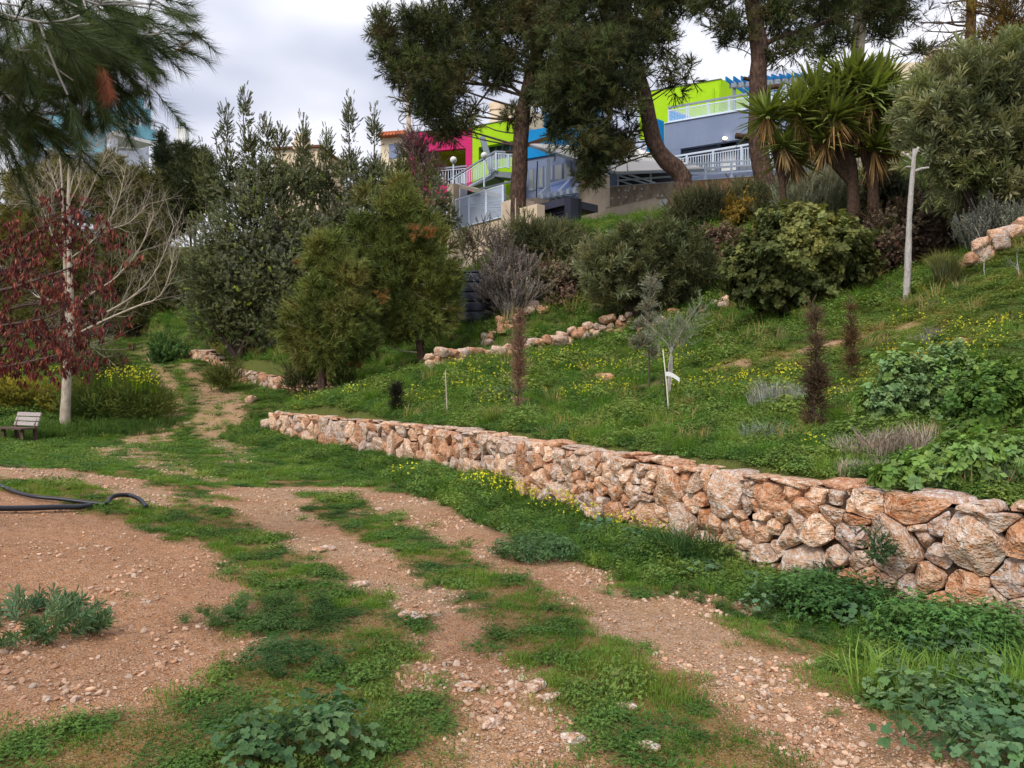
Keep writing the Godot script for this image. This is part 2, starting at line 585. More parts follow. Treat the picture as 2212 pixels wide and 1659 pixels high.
# a rough surface whose colour wavers between two tones; stretch < 1 draws the pattern out along y
func surface_material(called: String, c0: Color, c1: Color, tile: float, freq: float, relief := 0.0, stretch := 1.0, rough := 0.9, contrast := 1.0, seed_ := 60) -> StandardMaterial3D:
	var n := 256
	var a := noise_bytes(n, freq, seed_)
	var f := noise_bytes(n, freq * 5.0, seed_ + 1, FastNoiseLite.TYPE_SIMPLEX_SMOOTH, 3)
	var out := PackedByteArray()
	out.resize(n * n * 3)
	var high := PackedByteArray()
	high.resize(n * n)
	for k in n * n:
		var t := clampf(0.5 + (a[k] / 255.0 * 0.65 + f[k] / 255.0 * 0.35 - 0.5) * 1.6 * contrast, 0.0, 1.0)
		var c := c0.lerp(c1, t)
		out[k * 3] = int(c.r * 255.0)
		out[k * 3 + 1] = int(c.g * 255.0)
		out[k * 3 + 2] = int(c.b * 255.0)
		high[k] = int(t * 255.0)
	var m := mat(called, Color.WHITE, rough)
	m.albedo_texture = texture_of(n, out)
	m.metallic_specular = 0.3
	if relief > 0.0:
		m.heightmap_enabled = true
		m.heightmap_texture = grey_texture(n, high)
		m.heightmap_scale = relief
	m.uv1_triplanar = true
	m.uv1_world_triplanar = true
	m.uv1_scale = Vector3(1.0, stretch, 1.0) / tile
	return m

func make_materials() -> void:
	soil_material()
	stone_materials()
	surface_material("pine_bark", Color(0.20, 0.15, 0.13), Color(0.44, 0.35, 0.30), 1.1, 0.03, 5.0, 0.35, 0.95, 1.2, 61)
	surface_material("pale_bark", Color(0.56, 0.51, 0.45), Color(0.78, 0.73, 0.66), 0.8, 0.02, 1.0, 0.5, 0.9, 1.0, 63)
	surface_material("grey_wood", Color(0.56, 0.54, 0.52), Color(0.74, 0.72, 0.70), 0.5, 0.03, 1.5, 0.35, 0.9, 1.0, 65)
	surface_material("twig_bark", Color(0.27, 0.22, 0.20), Color(0.42, 0.36, 0.33), 0.5, 0.03, 1.0, 0.5, 0.9, 1.0, 66)
	surface_material("dead_trunk", Color(0.22, 0.17, 0.14), Color(0.36, 0.29, 0.24), 0.9, 0.04, 3.0, 0.5, 0.95, 1.0, 67)
	surface_material("pink_paint", Color(0.78, 0.15, 0.42), Color(0.82, 0.19, 0.46), 4.0, 0.012, 0.0, 1.0, 0.7, 1.0, 70)
	surface_material("lime_paint", Color(0.60, 0.78, 0.06), Color(0.65, 0.82, 0.11), 4.0, 0.012, 0.0, 1.0, 0.7, 1.0, 71)
	surface_material("blue_paint", Color(0.03, 0.50, 0.76), Color(0.07, 0.55, 0.80), 4.0, 0.012, 0.0, 1.0, 0.7, 1.0, 72)
	surface_material("grey_paint", Color(0.47, 0.52, 0.63), Color(0.51, 0.56, 0.67), 4.0, 0.012, 0.0, 0.4, 0.75, 1.0, 73)
	surface_material("teal_paint", Color(0.47, 0.69, 0.76), Color(0.52, 0.74, 0.80), 4.0, 0.012, 0.0, 1.0, 0.8, 1.0, 74)
	surface_material("beige_paint", Color(0.79, 0.71, 0.61), Color(0.86, 0.78, 0.68), 5.0, 0.012, 0.0, 0.5, 0.9, 1.0, 75)
	surface_material("cream_paint", Color(0.82, 0.76, 0.66), Color(0.88, 0.82, 0.72), 5.0, 0.012, 0.0, 0.6, 0.9, 1.0, 76)
	surface_material("concrete", Color(0.68, 0.61, 0.54), Color(0.86, 0.79, 0.71), 3.0, 0.016, 0.6, 0.35, 0.9, 1.0, 77)
	surface_material("stained_concrete", Color(0.52, 0.45, 0.40), Color(0.78, 0.71, 0.64), 2.4, 0.018, 0.6, 0.5, 0.9, 1.1, 78)
	surface_material("rusty_concrete", Color(0.62, 0.42, 0.27), Color(0.78, 0.68, 0.58), 2.4, 0.018, 0.6, 0.3, 0.9, 1.1, 79)
	surface_material("terracotta", Color(0.60, 0.32, 0.22), Color(0.76, 0.46, 0.33), 0.8, 0.02, 1.0, 1.0, 0.9, 1.0, 80)
	surface_material("weathered_wood", Color(0.50, 0.46, 0.45), Color(0.86, 0.82, 0.80), 0.5, 0.03, 1.0, 3.0, 0.85, 1.2, 81)
	mat("white_metal", Color(0.80, 0.85, 0.92), 0.5)
	mat("grey_metal", Color(0.52, 0.56, 0.61), 0.5)
	mat("steel_grey", Color(0.46, 0.50, 0.54), 0.6)
	mat("pale_plaster", Color(0.80, 0.82, 0.88), 0.8)
	mat("dark_metal", Color(0.19, 0.19, 0.26), 0.5)
	mat("dark_plastic", Color(0.13, 0.14, 0.20), 0.45)
	mat("black_rubber", Color(0.10, 0.11, 0.15), 0.45)
	mat("canopy_cloth", Color(0.82, 0.80, 0.76), 0.9)
	mat("globe", Color(0.88, 0.87, 0.86), 0.35)
	mat("white_paint", Color(0.88, 0.88, 0.87), 0.7)
	mat("pink_with_shade", Color(0.36, 0.06, 0.17), 0.8)  # pink paint with the porch shade put into the colour
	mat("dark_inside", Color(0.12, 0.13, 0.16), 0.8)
	mat("frame_blue", Color(0.42, 0.48, 0.62), 0.5)
	mat("roof_brown", Color(0.42, 0.27, 0.20), 0.9)
	mat("grass_stem", Color(0.24, 0.36, 0.16), 0.7)
	mat("old_wood", Color(0.33, 0.24, 0.21), 0.9)
	var gl := mat("window_glass", Color(0.30, 0.34, 0.37), 0.08)
	gl.metallic_specular = 0.8
	surface_material("terracotta_pale", Color(0.74, 0.58, 0.52), Color(0.80, 0.66, 0.60), 3.0, 0.012, 0.0, 1.0, 0.9, 1.0, 82)
	mat("stake_green", Color(0.10, 0.16, 0.12), 0.6)
	mat("cane", Color(0.86, 0.83, 0.72), 0.7)
	var pg := mat("pale_glass", Color(0.52, 0.54, 0.54), 0.1)
	pg.metallic_specular = 0.8
	mat("pale_sheet", Color(0.55, 0.62, 0.80), 0.4)
	var lg := mat("lit_glass", Color(1.0, 0.96, 0.88), 0.4)
	lg.emission_enabled = true
	lg.emission = Color(1.0, 0.93, 0.8)
	lg.emission_energy_multiplier = 0.7
	leaf_mat("needle", 0.6, 0.55)
	leaf_mat("leaf", 0.8, 0.5)
	leaf_mat("grass_blade", 0.9, 0.55)
	leaf_mat("dry", 0.4, 0.8)
	leaf_mat("petal", 0.6, 0.7)
	var r := mat("pebble", Color.WHITE, 0.9, true)
	r.metallic_specular = 0.3

# ---------------------------------------------------------------- small foliage meshes (unit scale, growing along +y)
func any_dir(r: RandomNumberGenerator) -> Vector3:
	var z := r.randf_range(-1.0, 1.0)
	var a := r.randf() * TAU
	var s := sqrt(1.0 - z * z)
	return Vector3(s * cos(a), z, s * sin(a))

# a pine shoot: needles set along an axis; size 1 long
func needle_shoot(seed_: int, count: int, axis: float, needle: float, width: float, spread: float, forks := 1, droop := 0.0) -> ArrayMesh:
	var r := RandomNumberGenerator.new()
	r.seed = seed_
	var m := MB.new()
	for f in forks:
		var dir := Vector3.UP
		if forks > 1: dir = (Vector3.UP * 0.9 + any_dir(r) * 0.9).normalized()
		var side := dir.cross(Vector3(0.31, 0.2, 0.93)).normalized()
		var up := side.cross(dir)
		m.col = Color(0.55, 0.42, 0.3) * 0.8
		m.bar(Vector3.ZERO, dir * axis, width * 1.6, width * 1.6)
		for k in count / forks:
			var t := pow(r.randf(), 0.7)
			var a := r.randf() * TAU
			var out := side * cos(a) + up * sin(a)
			var sp := spread * r.randf_range(0.6, 1.25)
			var d := (dir * cos(sp) + out * sin(sp)).normalized()
			var p := dir * axis * t
			var l := needle * r.randf_range(0.7, 1.1)
			var q := p + d * l + Vector3.DOWN * droop * l * r.randf_range(0.3, 1.0)
			var w := d.cross(any_dir(r)).normalized() * width * 0.5
			var g := r.randf_range(0.75, 1.3)
			m.col = Color(g, g, g * r.randf_range(0.8, 1.1))
			m.tri(p - w, p + w, q)
	return m.mesh()

# a leafy shoot: leaves alternate along a stem
func leaf_shoot(seed_: int, count: int, stem: float, leaf: float, width: float, spread: float, fold := 0.15, droop := 0.1, tip_up := 0.0, stem_w := 0.012) -> ArrayMesh:
	var r := RandomNumberGenerator.new()
	r.seed = seed_
	var m := MB.new()
	m.col = Color(0.8, 0.7, 0.55)
	var bend := Vector3(r.randf_range(-0.15, 0.15), 0, r.randf_range(-0.15, 0.15))
	if stem > 0.05: m.bar(Vector3.ZERO, Vector3.UP * stem + bend * stem, stem_w, stem_w)
	for k in count:
		var t := (k + r.randf()) / count
		t = 0.12 + 0.88 * t
		var a := k * 2.4 + r.randf_range(-0.5, 0.5)
		var out := Vector3(cos(a), 0, sin(a))
		var sp := spread * r.randf_range(0.7, 1.25) * (1.0 - tip_up * t)
		var d := (Vector3.UP * cos(sp) + out * sin(sp)).normalized()
		leaf_blade(m, r, (Vector3.UP + bend) * stem * t, d, leaf * r.randf_range(0.65, 1.1), width * r.randf_range(0.8, 1.15), fold, droop)
	return m.mesh()

func leaf_blade(m: MB, r: RandomNumberGenerator, p: Vector3, d: Vector3, l: float, w: float, fold: float, droop: float) -> void:
	var s := d.cross(Vector3.UP)
	if s.length() < 0.05: s = Vector3.RIGHT
	s = s.normalized().rotated(d, r.randf_range(-0.5, 0.5))
	var nrm := s.cross(d)
	var mid := p + d * l * 0.5 + nrm * fold * w
	var tip := p + d * l + Vector3.DOWN * droop * l
	var g := r.randf_range(0.8, 1.25)
	m.col = Color(g, g, g * r.randf_range(0.85, 1.1))
	m.quad(p, mid - s * w * 0.5 - nrm * fold * w, tip, mid + s * w * 0.5 - nrm * fold * w)

# tuft of grass: arching blades from a disc
func grass_tuft(seed_: int, blades: int, radius: float, height: float, width: float, lean: float) -> ArrayMesh:
	var r := RandomNumberGenerator.new()
	r.seed = seed_
	var m := MB.new()
	for k in blades:
		var a := r.randf() * TAU
		var q := sqrt(r.randf()) * radius
		var p := Vector3(cos(a) * q, -0.01, sin(a) * q)
		var b := a + r.randf_range(-1.0, 1.0)
		var out := Vector3(cos(b), 0, sin(b))
		var h := height * r.randf_range(0.45, 1.1)
		var ln := lean * r.randf_range(0.2, 1.2)
		var s := Vector3(-out.z, 0, out.x).rotated(Vector3.UP, r.randf_range(-0.8, 0.8)) * width * 0.5
		var mid := p + Vector3.UP * h * 0.62 + out * h * ln * 0.35
		var tip := p + Vector3.UP * h * (1.0 - 0.25 * ln) + out * h * ln
		var g := r.randf_range(0.7, 1.3)
		m.col = Color(g * r.randf_range(0.9, 1.15), g, g * r.randf_range(0.7, 1.0))
		m.quad(p - s, mid - s * 0.8, mid + s * 0.8, p + s)
		m.tri(mid - s * 0.8, tip, mid + s * 0.8)
	return m.mesh()

# low herb: leaves on stalks radiating from the root; lobes > 3 gives round mallow-like leaves
func herb(seed_: int, count: int, spread: float, height: float, leaf: float, lobes: int, stalk_w := 0.004) -> ArrayMesh:
	var r := RandomNumberGenerator.new()
	r.seed = seed_
	var m := MB.new()
	for k in count:
		var a := r.randf() * TAU
		var q := pow(r.randf(), 0.6) * spread
		var h := height * (1.0 - 0.55 * q / spread) * r.randf_range(0.45, 1.1)
		var p := Vector3(cos(a) * q, h, sin(a) * q)
		var n := (Vector3.UP + Vector3(cos(a), 0, sin(a)) * r.randf_range(0.0, 0.9) + any_dir(r) * 0.35).normalized()
		var l := leaf * r.randf_range(0.55, 1.15)
		var g := r.randf_range(0.7, 1.3)
		m.col = Color(g * r.randf_range(0.85, 1.1), g, g * r.randf_range(0.8, 1.15))
		var sx := n.cross(Vector3(0.2, 0.1, 1.0)).normalized().rotated(n, r.randf() * TAU)
		var sz := n.cross(sx)
		if lobes > 3:
			var rim := []
			for i in lobes * 2:
				var b := TAU * i / (lobes * 2)
				var rr := l * (1.0 if i % 2 == 0 else 0.82)
				if i == 0: rr *= 0.45
				rim.append(p + (sx * cos(b) + sz * sin(b)) * rr + n * l * (0.12 if i % 2 == 0 else 0.24))
			for i in lobes * 2: m.tri(p, rim[i], rim[(i + 1) % (lobes * 2)])
		else:
			m.quad(p - sx * l, p + sz * l * 0.38 + n * l * 0.12, p + sx * l, p - sz * l * 0.38 + n * l * 0.12)
			if lobes == 3:
				m.quad(p - sz * l * 0.8, p + sx * l * 0.3 + n * l * 0.1, p + sz * l * 0.8, p - sx * l * 0.3 + n * l * 0.1)
		if k % 2 == 0:
			var w := Vector3(stalk_w, 0, 0).rotated(Vector3.UP, a)
			m.tri(Vector3(cos(a) * q * 0.2, 0, sin(a) * q * 0.2) - w, p, Vector3(cos(a) * q * 0.2, 0, sin(a) * q * 0.2) + w)
	return m.mesh()

# flower heads on thin stalks
func flowers(seed_: int, count: int, spread: float, height: float, size: float, nod := 0.5) -> ArrayMesh:
	var r := RandomNumberGenerator.new()
	r.seed = seed_
	var m := MB.new()
	for k in count:
		var a := r.randf() * TAU
		var q := sqrt(r.randf()) * spread
		var h := height * r.randf_range(0.7, 1.1)
		var p := Vector3(cos(a) * q, h, sin(a) * q)
		m.col = Color(0.22, 0.42, 0.1)
		var w := Vector3(0.0025, 0, 0).rotated(Vector3.UP, a)
		m.tri(Vector3(cos(a) * q * 0.5, 0, sin(a) * q * 0.5) - w, p, Vector3(cos(a) * q * 0.5, 0, sin(a) * q * 0.5) + w)
		for j in 4:
			var d := (any_dir(r) + Vector3.DOWN * nod).normalized()
			var l := size * r.randf_range(0.7, 1.2)
			var s := d.cross(any_dir(r)).normalized() * l * 0.45
			m.col = Color(1, 1, 1) * r.randf_range(0.85, 1.1)
			m.quad(p, p + d * l * 0.6 - s, p + d * l, p + d * l * 0.6 + s)
	return m.mesh()

# long stiff blades from one point, as a yucca head
func blade_head(seed_: int, count: int, length: float, width: float, low: float, high: float, droop: float) -> ArrayMesh:
	var r := RandomNumberGenerator.new()
	r.seed = seed_
	var m := MB.new()
	for k in count:
		var el := r.randf_range(low, high)
		var a := r.randf() * TAU
		var out := Vector3(cos(a), 0, sin(a))
		var d := (out * cos(el) + Vector3.UP * sin(el)).normalized()
		var l := length * r.randf_range(0.65, 1.08)
		var s := Vector3(-out.z, 0, out.x)
		var g := r.randf_range(0.65, 1.35)
		m.col = Color(g * r.randf_range(0.9, 1.15), g, g * r.randf_range(0.75, 1.0))
		var p := Vector3.UP * r.randf_range(-0.12, 0.08) * length + out * 0.03
		var last := p
		var lw := width * 0.55
		var n := s.cross(d).normalized()
		for i in 4:
			var t := (i + 1) / 4.0
			var q := p + d * l * t + Vector3.DOWN * droop * l * t * t
			var w := width * (1.0 - pow(t, 2.2)) * (0.75 + 0.5 * minf(t * 2.0, 1.0)) if i < 3 else 0.0
			var fold := n * width * 0.25
			if w > 0.0:
				m.quad(last, last + s * lw * 0.5 - fold * lw / width, q + s * w * 0.5 - fold * w / width, q)
				m.quad(last - s * lw * 0.5 - fold * lw / width, last, q, q - s * w * 0.5 - fold * w / width)
			else:
				m.tri(last - s * lw * 0.5, last + s * lw * 0.5, q)
			last = q
			lw = w
	return m.mesh()

func rough_stone(seed_: int, flat: float) -> ArrayMesh:
	var r := RandomNumberGenerator.new()
	r.seed = seed_
	var m := MB.new()
	m.ball(Vector3.ZERO, Vector3(1, flat, r.randf_range(0.65, 0.95)), 10, 6)
	var cuts := []
	for k in 9: cuts.append([any_dir(r), r.randf_range(0.55, 0.9)])
	for i in m.v.size():
		var p := m.v[i]
		for c in cuts:
			var s: float = p.dot(c[0]) - c[1] * (absf(c[0].y) * flat + 1.0 - absf(c[0].y))
			if s > 0.0: p -= c[0] * s
		m.v[i] = p
	return m.mesh(true)

func make_leaves() -> void:
	L.pine = []
	L.pine_near = []
	L.pine_young = []
	L.carob = []
	L.carob_top = []
	L.oleander = []
	L.olive = []
	L.small = []
	L.broad = []
	L.scrub = []
	L.feather = []
	for i in 4:
		L.pine.append(needle_shoot(100 + i, 84, 0.75, 0.42, 0.022, 0.75, 6))
		L.pine_near.append(needle_shoot(110 + i, 230, 0.9, 0.42, 0.0075, 0.62, 1, 0.1))
		L.pine_young.append(needle_shoot(120 + i, 90, 0.7, 0.5, 0.027, 0.7, 4))
		L.carob.append(leaf_shoot(130 + i, 34, 0.95, 0.26, 0.1, 1.0, 0.1, 0.1, 0.2))
		L.carob_top.append(leaf_shoot(140 + i, 34, 1.0, 0.2, 0.13, 1.0, 0.1, 0.1, 0.3))
		L.oleander.append(leaf_shoot(150 + i, 28, 0.75, 0.44, 0.062, 0.85, 0.1, 0.24, 0.35))
		L.olive.append(leaf_shoot(160 + i, 34, 1.0, 0.17, 0.04, 0.75, 0.1, 0.0, 0.2))
		L.small.append(leaf_shoot(170 + i, 34, 0.8, 0.17, 0.1, 1.1, 0.1, 0.1))
		L.broad.append(leaf_shoot(180 + i, 16, 0.6, 0.38, 0.27, 1.25, 0.12, 0.25))
		L.scrub.append(leaf_shoot(190 + i, 40, 1.0, 0.13, 0.05, 0.8, 0.1, 0.0))
		L.feather.append(needle_shoot(200 + i, 120, 1.0, 0.2, 0.02, 0.6, 5))
	L.grass = []
	L.tall_grass = []
	L.clover = []
	L.weed = []
	L.mallow = []
	L.mat_plant = []
	L.oxalis = []
	L.pebble = []
	L.lavender = []
	for i in 3:
		L.grass.append(grass_tuft(300 + i, 46, 0.085, 0.06, 0.0045, 0.7))
		L.tall_grass.append(grass_tuft(310 + i, 36, 0.09, 0.30, 0.008, 0.8))
		L.clover.append(herb(320 + i, 64, 0.11, 0.055, 0.0115, 3))
		L.weed.append(herb(330 + i, 120, 0.16, 0.2, 0.02, 3))
		L.mallow.append(herb(340 + i, 34, 0.18, 0.19, 0.03, 6))
		L.mat_plant.append(herb(350 + i, 110, 0.2, 0.1, 0.017, 1))
		L.oxalis.append(flowers(360 + i, 5, 0.16, 0.26, 0.024))
		L.lavender.append(grass_tuft(370 + i, 70, 0.16, 0.42, 0.01, 0.55))
		L.pebble.append(rough_stone(380 + i, 0.55))

# ---------------------------------------------------------------- stonework
func boxy_rock(seed_: int, size: Vector3, power := 0.55, rough := 0.12) -> ArrayMesh:
	var r := RandomNumberGenerator.new()
	r.seed = seed_
	var m := MB.new()
	m.ball(Vector3.ZERO, Vector3.ONE, 18, 10)
	var cuts := []
	for k in 6: cuts.append([any_dir(r), r.randf_range(0.72, 1.0)])
	var sh := Vector3(r.randf() * 40.0, r.randf() * 40.0, r.randf() * 40.0)
	for i in m.v.size():
		var p := m.v[i]
		p = Vector3(signf(p.x) * pow(absf(p.x), power), signf(p.y) * pow(absf(p.y), power), signf(p.z) * pow(absf(p.z), power))
		for c in cuts:
			var s: float = p.dot(c[0]) - c[1]
			if s > 0.0: p -= c[0] * s
		p *= 1.0 + rough * n3.get_noise_3dv(p * 1.6 + sh) * 1.6
		m.v[i] = p * size * 0.5
	return m.mesh(true)

func stone_from_cell(poly: PackedVector2Array, bulge: float, depth: float, seed_: int) -> ArrayMesh:
	var r := RandomNumberGenerator.new()
	r.seed = seed_
	# round the corners a little, then take even steps along the outline
	var q := PackedVector2Array()
	for i in poly.size():
		var a := poly[i]
		var b := poly[(i + 1) % poly.size()]
		q.append(a.lerp(b, 0.08)); q.append(a.lerp(b, 0.92))
	var per := 0.0
	for i in q.size(): per += q[i].distance_to(q[(i + 1) % q.size()])
	var n := 26
	var ring := PackedVector2Array()
	var i := 0
	var acc := 0.0
	for k in n:
		var want := per * k / n
		while acc + q[i].distance_to(q[(i + 1) % q.size()]) < want:
			acc += q[i].distance_to(q[(i + 1) % q.size()])
			i += 1
		var e := q[i].distance_to(q[(i + 1) % q.size()])
		ring.append(q[i].lerp(q[(i + 1) % q.size()], (want - acc) / maxf(e, 1e-6)))
	var size := 0.0
	for p in ring: size = maxf(size, p.length())
	var planes := []
	for k in 5: planes.append([Vector2.from_angle(r.randf() * TAU) * r.randf_range(0.5, 1.7), r.randf_range(0.5, 1.0)])
	var sh := Vector3(r.randf() * 60.0, r.randf() * 60.0, r.randf() * 60.0)
	var m := MB.new()
	var scales := [0.9, 1.0, 1.0, 0.975, 0.9, 0.72, 0.5, 0.25]
	var rise := [-99.0, -0.55, 0.1, 0.5, 0.78, 0.95, 1.0, 1.0]
	for s in scales.size():
		for k in n:
			var p: Vector2 = ring[k] * scales[s]
			var d: float = rise[s]
			if s == 0: d = -depth
			else:
				if d > 0.0:
					for pl in planes: d = minf(d, pl[1] + pl[0].dot(p / size))
				d = d * bulge
			var nn := n3.get_noise_3dv(Vector3(p.x, p.y, d) * 9.0 + sh)
			p *= 1.0 + 0.1 * nn
			m.add(Vector3(p.x, p.y, d + nn * 0.03 + n3.get_noise_3dv(Vector3(p.x, p.y, d) * 24.0 + sh) * 0.022))
	for s in scales.size() - 1:
		for k in n:
			var a := s * n + k
			var b := s * n + (k + 1) % n
			m.idx.append_array(PackedInt32Array([a, b + n, b, a, a + n, b + n]))
	var top := 1.0
	for pl in planes: top = minf(top, pl[1])
	var c := m.add(Vector3(0, 0, bulge * top))
	var o := (scales.size() - 1) * n
	for k in n: m.idx.append_array(PackedInt32Array([o + k, c, o + (k + 1) % n]))
	return m.mesh(true)

func clip_half(poly: PackedVector2Array, nrm: Vector2, off: float) -> PackedVector2Array:
	var out := PackedVector2Array()
	for i in poly.size():
		var a := poly[i]
		var b := poly[(i + 1) % poly.size()]
		var da := a.dot(nrm) - off
		var db := b.dot(nrm) - off
		if da <= 0.0: out.append(a)
		if (da < 0.0 and db > 0.0) or (da > 0.0 and db < 0.0): out.append(a.lerp(b, da / (da - db)))
	return out

# a dry stone wall along a line of [x, z] points; its face looks to the left of the walking direction reversed (the track side)
func dry_stone_wall(label: String, line: Array, height: float, sizes: Array, seed_: int, cap_len: Vector2, thick: float, foot: float, level := -99.0) -> Node3D:
	rng.seed = seed_
	var cum := [0.0]
	for i in line.size() - 1: cum.append(cum[-1] + Vector2(line[i][0], line[i][1]).distance_to(Vector2(line[i + 1][0], line[i + 1][1])))
	var total: float = cum[-1]
	var frame := func(s: float) -> Array:
		var i := 0
		while i < line.size() - 2 and s > cum[i + 1]: i += 1
		var t: float = (s - cum[i]) / (cum[i + 1] - cum[i])
		var p := Vector2(line[i][0], line[i][1]).lerp(Vector2(line[i + 1][0], line[i + 1][1]), t)
		var i0 := maxi(i - 1, 0)
		var i1 := mini(i + 2, line.size() - 1)
		var d0 := Vector2(line[i + 1][0] - line[i0][0], line[i + 1][1] - line[i0][1]).normalized()
		var d1 := Vector2(line[i1][0] - line[i][0], line[i1][1] - line[i][1]).normalized()
		var d := d0.lerp(d1, t).normalized()
		return [p, d]
	var mid: Array = frame.call(total * 0.5)
	var org := Vector3(mid[0].x, ground(mid[0].x + mid[1].y * 0.4, mid[0].y - mid[1].x * 0.4), mid[0].y)
	var wall := thing("stone_wall", label, "wall", org)
	# seeds, large ones first
	var seeds := []
	for sz in sizes:      # [count, r0, r1, s0, s1]
		var tries := 0
		var made := 0
		while made < sz[0] and tries < sz[0] * 60:
			tries += 1
			var s := rf(sz[3], minf(sz[4], total))
			var t := rf(0.06 - foot, height - cap_len.y * 0.5)
			var rad := rf(sz[1], sz[2])
			var ok := true
			for o in seeds:
				if absf(o[0] - s) < 0.7:
					var dx: float = (o[0] - s) / 1.2
					var dy: float = o[1] - t
					if sqrt(dx * dx + dy * dy) < (o[2] + rad) * 0.82:
						ok = false
						break
			if ok:
				seeds.append([s, t, rad])
				made += 1
	var k := 0
	var any_small := false
	var small := [SurfaceTool.new(), SurfaceTool.new(), SurfaceTool.new()]
	for a in seeds:
		var top: float = height - cap_len.y * 0.55 + 0.03 * sin(a[0] * 3.1)
		var poly := PackedVector2Array([Vector2(a[0] - 0.55, -foot), Vector2(a[0] + 0.55, -foot), Vector2(a[0] + 0.55, top), Vector2(a[0] - 0.55, top)])
		for b in seeds:
			if b == a or absf(b[0] - a[0]) > 1.1: continue
			var e := Vector2(b[0] - a[0], b[1] - a[1])
			var l2 := e.length_squared()
			var h: float = (l2 + a[2] * a[2] - b[2] * b[2]) / (2.0 * l2)
			var mp := Vector2(a[0], a[1]) + e * h
			poly = clip_half(poly, e, mp.dot(e))
			if poly.size() < 3: break
		if poly.size() < 3: continue
		var c := Vector2.ZERO
		for p in poly: c += p
		c /= poly.size()
		var lim: float = a[2] * 3.2
		var cell := PackedVector2Array()
		var ext := 0.0
		for p in poly:
			var dlt := p - c
			dlt = dlt.limit_length(lim)
			var l := dlt.length()
			cell.append(dlt * maxf(0.3, 1.0 - 0.003 / maxf(l, 0.02)))
			ext = maxf(ext, l)
		if ext < 0.035: continue
		var f: Array = frame.call(c.x)
		var d: Vector2 = f[1]
		var along := Vector3(d.x, 0, d.y)
		var out := Vector3(d.y, 0, -d.x)
		var base := Vector3(f[0].x, ground(f[0].x + out.x * 0.4, f[0].y + out.z * 0.4) if level < -90.0 else level, f[0].y)
		var lean := (height - c.y) * 0.06
		var shape := stone_from_cell(cell, clampf(ext * rf(0.3, 0.55), 0.03, 0.12), 0.14, seed_ * 1000 + k)
		var tf := Transform3D(Basis(along, Vector3.UP, out), base + Vector3.UP * c.y + out * (lean + rf(-0.05, 0.03)) - org)
		if ext > 0.085 or k < 150:
			part(wall, "stone", shape, M["stone%d" % (rng.randi() % 7)]).transform = tf
		else:
			small[k % 3].append_from(shape, 0, tf)
			any_small = true
		k += 1
	if any_small:
		for i in 3: part(wall, "small_stones", small[i].commit(), M["stone%d" % (i * 2)]).set_meta("kind", "stuff")
	# cap slabs
	var s := 0.0
	while s < total:
		var l := rf(cap_len.x * 0.5, cap_len.x * 1.6)
		var f: Array = frame.call(minf(s + l * 0.5, total))
		var d: Vector2 = f[1]
		var along := Vector3(d.x, 0, d.y)
		var out := Vector3(d.y, 0, -d.x)
		var base := Vector3(f[0].x, ground(f[0].x + out.x * 0.4, f[0].y + out.z * 0.4) if level < -90.0 else level, f[0].y)
		var hh := cap_len.y * rf(0.6, 1.2)
		var deep := rf(0.55, 0.95) * thick
		var st := part(wall, "stone", boxy_rock(seed_ * 1000 + 500 + k, Vector3(l * 1.02, hh, deep), 0.5, 0.26), M["stone%d" % (rng.randi() % 7)])
		st.transform = Transform3D(Basis(along, Vector3.UP, out).rotated(Vector3.UP, rf(-0.07, 0.07)).rotated(along, rf(-0.06, 0.06)), base + Vector3.UP * (height - cap_len.y * 0.5 + rf(-0.035, 0.02)) + out * (0.02 - deep * 0.5 + rf(-0.09, 0.03)) - org)
		k += 1
		if deep < thick * 0.75:
			var st2 := part(wall, "stone", boxy_rock(seed_ * 1000 + 500 + k, Vector3(l * 0.9, hh * 0.8, thick - deep + 0.05), 0.45, 0.16), M["stone%d" % (rng.randi() % 7)])
			st2.transform = Transform3D(Basis(along, Vector3.UP, out), base + Vector3.UP * (height - cap_len.y * 0.55) + out * (0.03 - deep - (thick - deep) * 0.5) - org)
			k += 1
		s += l
	# packed earth and rubble behind the face stones
	var m := MB.new(org)
	var steps := int(total / 0.5)
	for i in steps:
		var ring := []
		for e in [i, i + 1]:
			var f: Array = frame.call(total * e / steps)
			var d: Vector2 = f[1]
			var out := Vector3(d.y, 0, -d.x)
			var base := Vector3(f[0].x, ground(f[0].x + out.x * 0.4, f[0].y + out.z * 0.4) if level < -90.0 else level, f[0].y)
			ring.append([base - out * 0.05 - Vector3.UP * 0.3, base - out * thick - Vector3.UP * 0.3, base - out * thick + Vector3.UP * (height - cap_len.y), base - out * 0.05 + Vector3.UP * (height - cap_len.y)])
		for j in 4: m.quad(ring[0][j], ring[1][j], ring[1][(j + 1) % 4], ring[0][(j + 1) % 4])
	part(wall, "rubble_core", m.mesh(), M.dead_trunk)
	return wall

